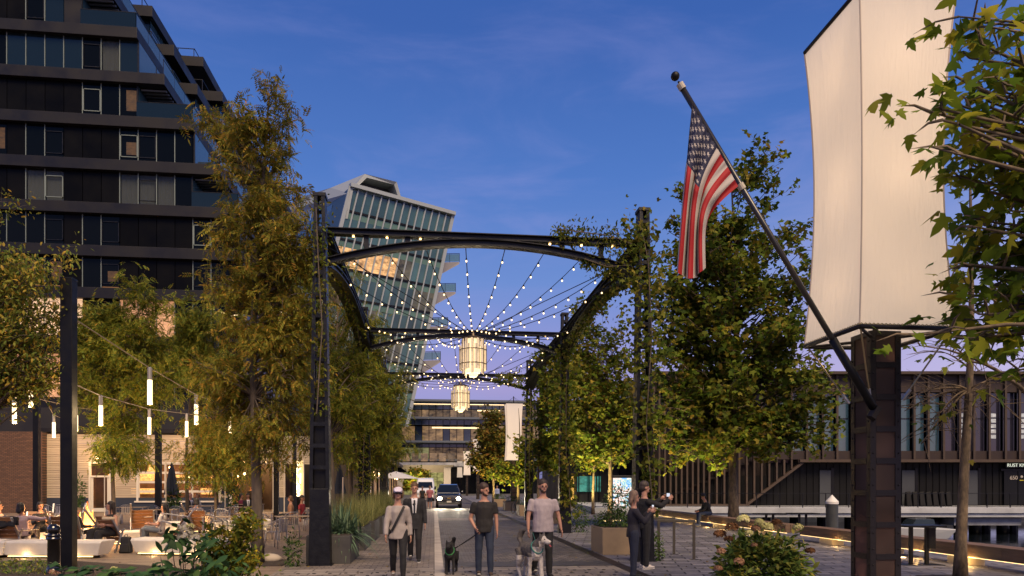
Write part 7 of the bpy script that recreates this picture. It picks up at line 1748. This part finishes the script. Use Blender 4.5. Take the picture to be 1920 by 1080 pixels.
vine('vine along the planter side truss', [(GX0,16,6.9),(GX0,19,7.0),(GX0,22,6.8),(GX0,24.5,6.0)], 420, [.25,.15,.2,.5], .11, 11)
vine('vine on the second planter side column', [(GX0,24.4,1.5),(GX0,24.4,4),(GX0,24.4,6)], 900, [.3,.4,.5], .12, 12)
# ================================================================== FOREGROUND SHRUBS
HYL = leafmat('hydrangea_leaf', [(.025,.045,.010),(.045,.075,.015),(.08,.10,.02),(.13,.11,.02)], .5, .25)
def flowerhead(root, c, r, mat, seed, n=120, sq=(1,1,.85)):
    rn = np.random.RandomState(seed); u = rn.normal(0,1,(n,3)); u[:,2] = np.abs(u[:,2])*.9 - .25*(rn.rand(n) < .3); u /= np.linalg.norm(u,axis=1)[:,None]
    p = np.array(root.location)+np.array(c) + u*r*np.array(sq)*rn.uniform(.82,1.05,n)[:,None]
    t = rn.normal(0,1,(n,3)); o = scatter('flower_head', p, t - u*(t*u).sum(1)[:,None], u+rn.normal(0,.2,(n,3)), r*.42*rn.uniform(.7,1.2,n), 'lobed_s', mat, root); return o
FCR = leafmat('petal_cream', [(.26,.26,.10),(.36,.34,.15),(.40,.37,.20)], .7, .3); FRU = leafmat('petal_rust', [(.045,.020,.009),(.075,.036,.016),(.10,.052,.024)], .7, .3); FPK = leafmat('petal_pink', [(.13,.065,.04),(.18,.10,.06),(.22,.14,.09)], .7, .3); FWH = leafmat('petal_white', [(.30,.27,.24),(.35,.33,.29),(.27,.25,.15)], .7, .35)
b = gp(1432, 7.1); hyd = thing('hydrangea_bush', 'round hydrangea bush with cream and rust flower heads at the promenade front', 'shrub', b)
def px_rel(px, py, t, root):
    v = at(px, py, t); return (v.x-root.location.x, v.y-root.location.y, v.z-root.location.z)
c0 = px_rel(1432, 1075, 7.1, hyd)
leafball('foliage', hyd, 3600, (c0[0], c0[1], c0[2]-.02), (.50,.45,.44), .085, 'oval', HYL, 71)
leafball('foliage', hyd, 800, (c0[0], c0[1], c0[2]-.5), (.52,.5,.5), .09, 'oval', HYL, 72)
for i in range(14):
    a = i*2.4; MB().tube([(.05*math.cos(a), .05*math.sin(a), 0), (c0[0]*.5+.2*math.cos(a), c0[1]+.2*math.sin(a), .5), (c0[0]+.38*math.cos(a), c0[1]+.3*math.sin(a), c0[2]+.1)], [.009,.007,.003], 5).build('stem', BARK, hyd)
for i, (px, py, r, mt) in enumerate([(1394,975,.066,FCR),(1430,986,.055,FCR),(1438,990,.07,FCR),(1424,980,.05,FCR),(1496,990,.055,FCR),(1456,982,.06,FRU),(1373,990,.065,FRU),(1350,1003,.066,FRU),(1366,1012,.05,FRU),(1418,992,.05,FPK),(1385,1054,.055,FPK),(1347,1067,.048,FPK),(1352,1034,.045,FPK),(1415,1070,.05,FCR),(1486,1075,.045,FPK),(1519,1034,.05,FRU),(1414,1023,.035,FPK),(1480,1025,.04,FCR),(1405,1000,.045,FCR)]):
    o = flowerhead(hyd, px_rel(px, py, 6.72 + .1*(i % 3), hyd), r, mt, 100+i)
pt2 = thing('bush_planter', 'low dark planter holding the hydrangea bush', 'planter', b); MB().lathe([(.34,0),(.42,.36),(.38,.36),(.36,.32)], n=24).build('pot', GPLA, pt2)
# left foreground: white flowering shrub, goldenrod, pink heads, low leaves
b = gp(352, 6.9); ws = thing('white_flower_shrub', 'leafy shrub with a big white flower cluster in front of the white bench', 'shrub', b)
rn = np.random.RandomState(5)
BIG = leafmat('big_leaf', [(.012,.032,.012),(.022,.050,.018),(.04,.075,.02)], .38, .2)
cl_pts = [(345,1040,55,45),(390,1020,28,30),(300,1070,50,22),(330,1000,28,22),(420,1060,50,25),(360,1075,90,20)]
P = []; A = []; NN = []; S = []
for px, py, rx_, ry_ in cl_pts:
    for i in range(34):
        t = rn.uniform(6.5,7.2); v = at(px+rn.normal(0,.5)*rx_, py+rn.normal(0,.5)*ry_, t); P.append(tuple(v)); a = rn.normal(0,1,3); a[2] = -abs(a[2])*.4; A.append(a); q = rn.normal(0,.4,3); q[2] += 1; q[1] -= .5; NN.append(q); S.append(rn.uniform(.08,.16))
scatter('foliage', P, A, NN, S, 'oval', BIG, ws)
for i in range(16):
    px, py, rx_, ry_ = cl_pts[i % 6]; e = px_rel(px+rn.normal(0,.4)*rx_, py, 6.85, ws); MB().tube([(rn.normal(0,.05), rn.normal(0,.05), 0), (e[0]*.6, e[1]*.5, e[2]*.6), e], [.008,.006,.003], 5).build('stem', BARK, ws)
for i, (px, py, r, mt) in enumerate([(352,1003,.075,FWH),(345,992,.06,FWH),(365,1010,.06,FWH),(340,1008,.05,FWH),(358,988,.045,FCR),(370,994,.045,FPK)]):
    flowerhead(ws, px_rel(px, py, 6.7, ws), r, mt, 200+i, 70)
gr_ = thing('goldenrod', 'arching goldenrod with yellow sprays beside the white flowering shrub', 'plant', gp(410, 7.3)); YEL = leafmat('petal_yellow', [(.22,.15,.01),(.30,.22,.015),(.17,.13,.015)], .7, .35)
P = []; A = []; NN = []; S = []; P2 = []; A2 = []; N2 = []; S2 = []
for q in range(26):
    e = px_rel(rn.uniform(355,478), rn.uniform(955,1010) if q < 16 else rn.uniform(1010,1060), rn.uniform(7.0,7.6), gr_); m_ = (e[0]*.55, e[1]*.5, e[2]*1.02); a0 = Vector((rn.normal(0,.08), rn.normal(0,.08), 0)); path = bez(a0, Vector(m_), Vector(e)+Vector((.05,0,-.03)), 12)
    MB().tube(path, [.005*(1-.08*i) for i in range(12)], 4).build('stem', M('stem_green', (.05,.07,.02), .7), gr_)
    for i in range(3, 12):
        for w in range(8):
            v = path[i]+Vector(tuple(rn.normal(0,.03,3)))+gr_.location
            if i > 7: P.append(tuple(v)); A.append(rn.normal(0,1,3)); NN.append(rn.normal(0,1,3)+[0,0,1]); S.append(rn.uniform(.015,.035))
            P2.append(tuple(v)); A2.append(rn.normal(0,1,3)); N2.append(rn.normal(0,.5,3)+[0,0,1]); S2.append(rn.uniform(.04,.09))
scatter('flowers', P, A, NN, S, 'lobed_s', YEL, gr_); scatter('foliage', P2, A2, N2, S2, 'oval', LGR, gr_)
pk = thing('pink_flower_shrub', 'shrub with dusty pink flower heads in front of the tall tree trunk', 'shrub', gp(440, 7.6))
P = []; A = []; NN = []; S = []
for i in range(420):
    v = at(435+rn.normal(0,26), 1052+rn.normal(0,17), rn.uniform(7.2,8)); P.append(tuple(v)); A.append(rn.normal(0,1,3)); NN.append(rn.normal(0,.6,3)+[0,-.4,1]); S.append(rn.uniform(.05,.10))
scatter('foliage', P, A, NN, S, 'oval', HYL, pk)
for i, (px, py) in enumerate([(432,1024),(452,1031),(418,1034),(446,1042),(470,1046)]): flowerhead(pk, px_rel(px, py, 7.4, pk), .05, FPK, 300+i, 50); MB().tube([(0,0,0), px_rel(px, py, 7.4, pk)], .004, 4).build('stem', BARK, pk)
lw = thing('low_leafy_plant', 'low dark leafy plants along the front of the planting bed', 'plant', gp(215, 6.4))
P = []; A = []; NN = []; S = []
for cx_ in (120,150,175,205,225,250,275,305):
    v0 = at(cx_, 1072+rn.uniform(-8,6), 6.4)
    for k_ in range(9):
        a = rn.uniform(0,2*PI); P.append(tuple(v0+Vector(tuple(rn.normal(0,.02,3))))); A.append([math.cos(a), math.sin(a)*.6, .15+rn.normal(0,.2)]); NN.append([0,-.35,1]); S.append(rn.uniform(.09,.17))
    MB().tube([tuple(Vector((v0.x, v0.y, 0))-lw.location), tuple(v0-lw.location)], .006, 4).build('stem', BARK, lw)
scatter('foliage', P, A, NN, S, 'oval', BIG, lw)
for i, (px, py, mt) in enumerate([(98,1073,FPK),(106,1077,FPK),(214,1068,FCR),(222,1072,FCR)]): flowerhead(lw, px_rel(px, py, 6.5, lw), .04, mt, 400+i, 40)
# extra greens of the bed behind the bollard
n = 900; P = np.zeros((n,3))
for i in range(n):
    v = gp(rn.uniform(-60,110), rn.uniform(13.0,15.4)); P[i] = (v.x, v.y, rn.uniform(.03,.09))
o = scatter('ground_cover', P, rn.normal(0,1,(n,3)), rn.normal(0,.5,(n,3))+[0,0,1], rn.uniform(.04,.09,n), 'oval', HYL); tag(o, kind='stuff')
# potted shrubs by the cream door and umbrella
for px, t, r, h, lab in ((145,40,.45,1.0,'tall leafy plant against the cream boards beside the door'), (325,36,.35,.7,'leafy plant below the closed navy umbrella'), (438,37,.4,.9,'dark leafy plant beside the open dining room')):
    p = gp(px, t); s_ = thing('potted_shrub', lab, 'plant', p); MB().lathe([(.2,0),(.28,.45)], n=12).build('pot', CORT, s_); leafball('foliage', s_, 420, (0,0,.45+h*.8), (r,r,h), .16, 'oval', bush, int(px))

# fallen leaves on the paving
n = 420; rn = np.random.RandomState(9); P = np.zeros((n,3))
for i in range(n):
    P[i] = (rn.uniform(-7,10.5), rn.uniform(11,30), .02)
o = scatter('fallen_leaves', P, rn.normal(0,1,(n,3))*[1,1,.05], rn.normal(0,.25,(n,3))+[0,0,1], rn.uniform(.04,.09,n), 'lobed_s', leafmat('leaf_fallen', [(.06,.04,.012),(.10,.06,.015),(.12,.09,.02)])); tag(o, kind='stuff')
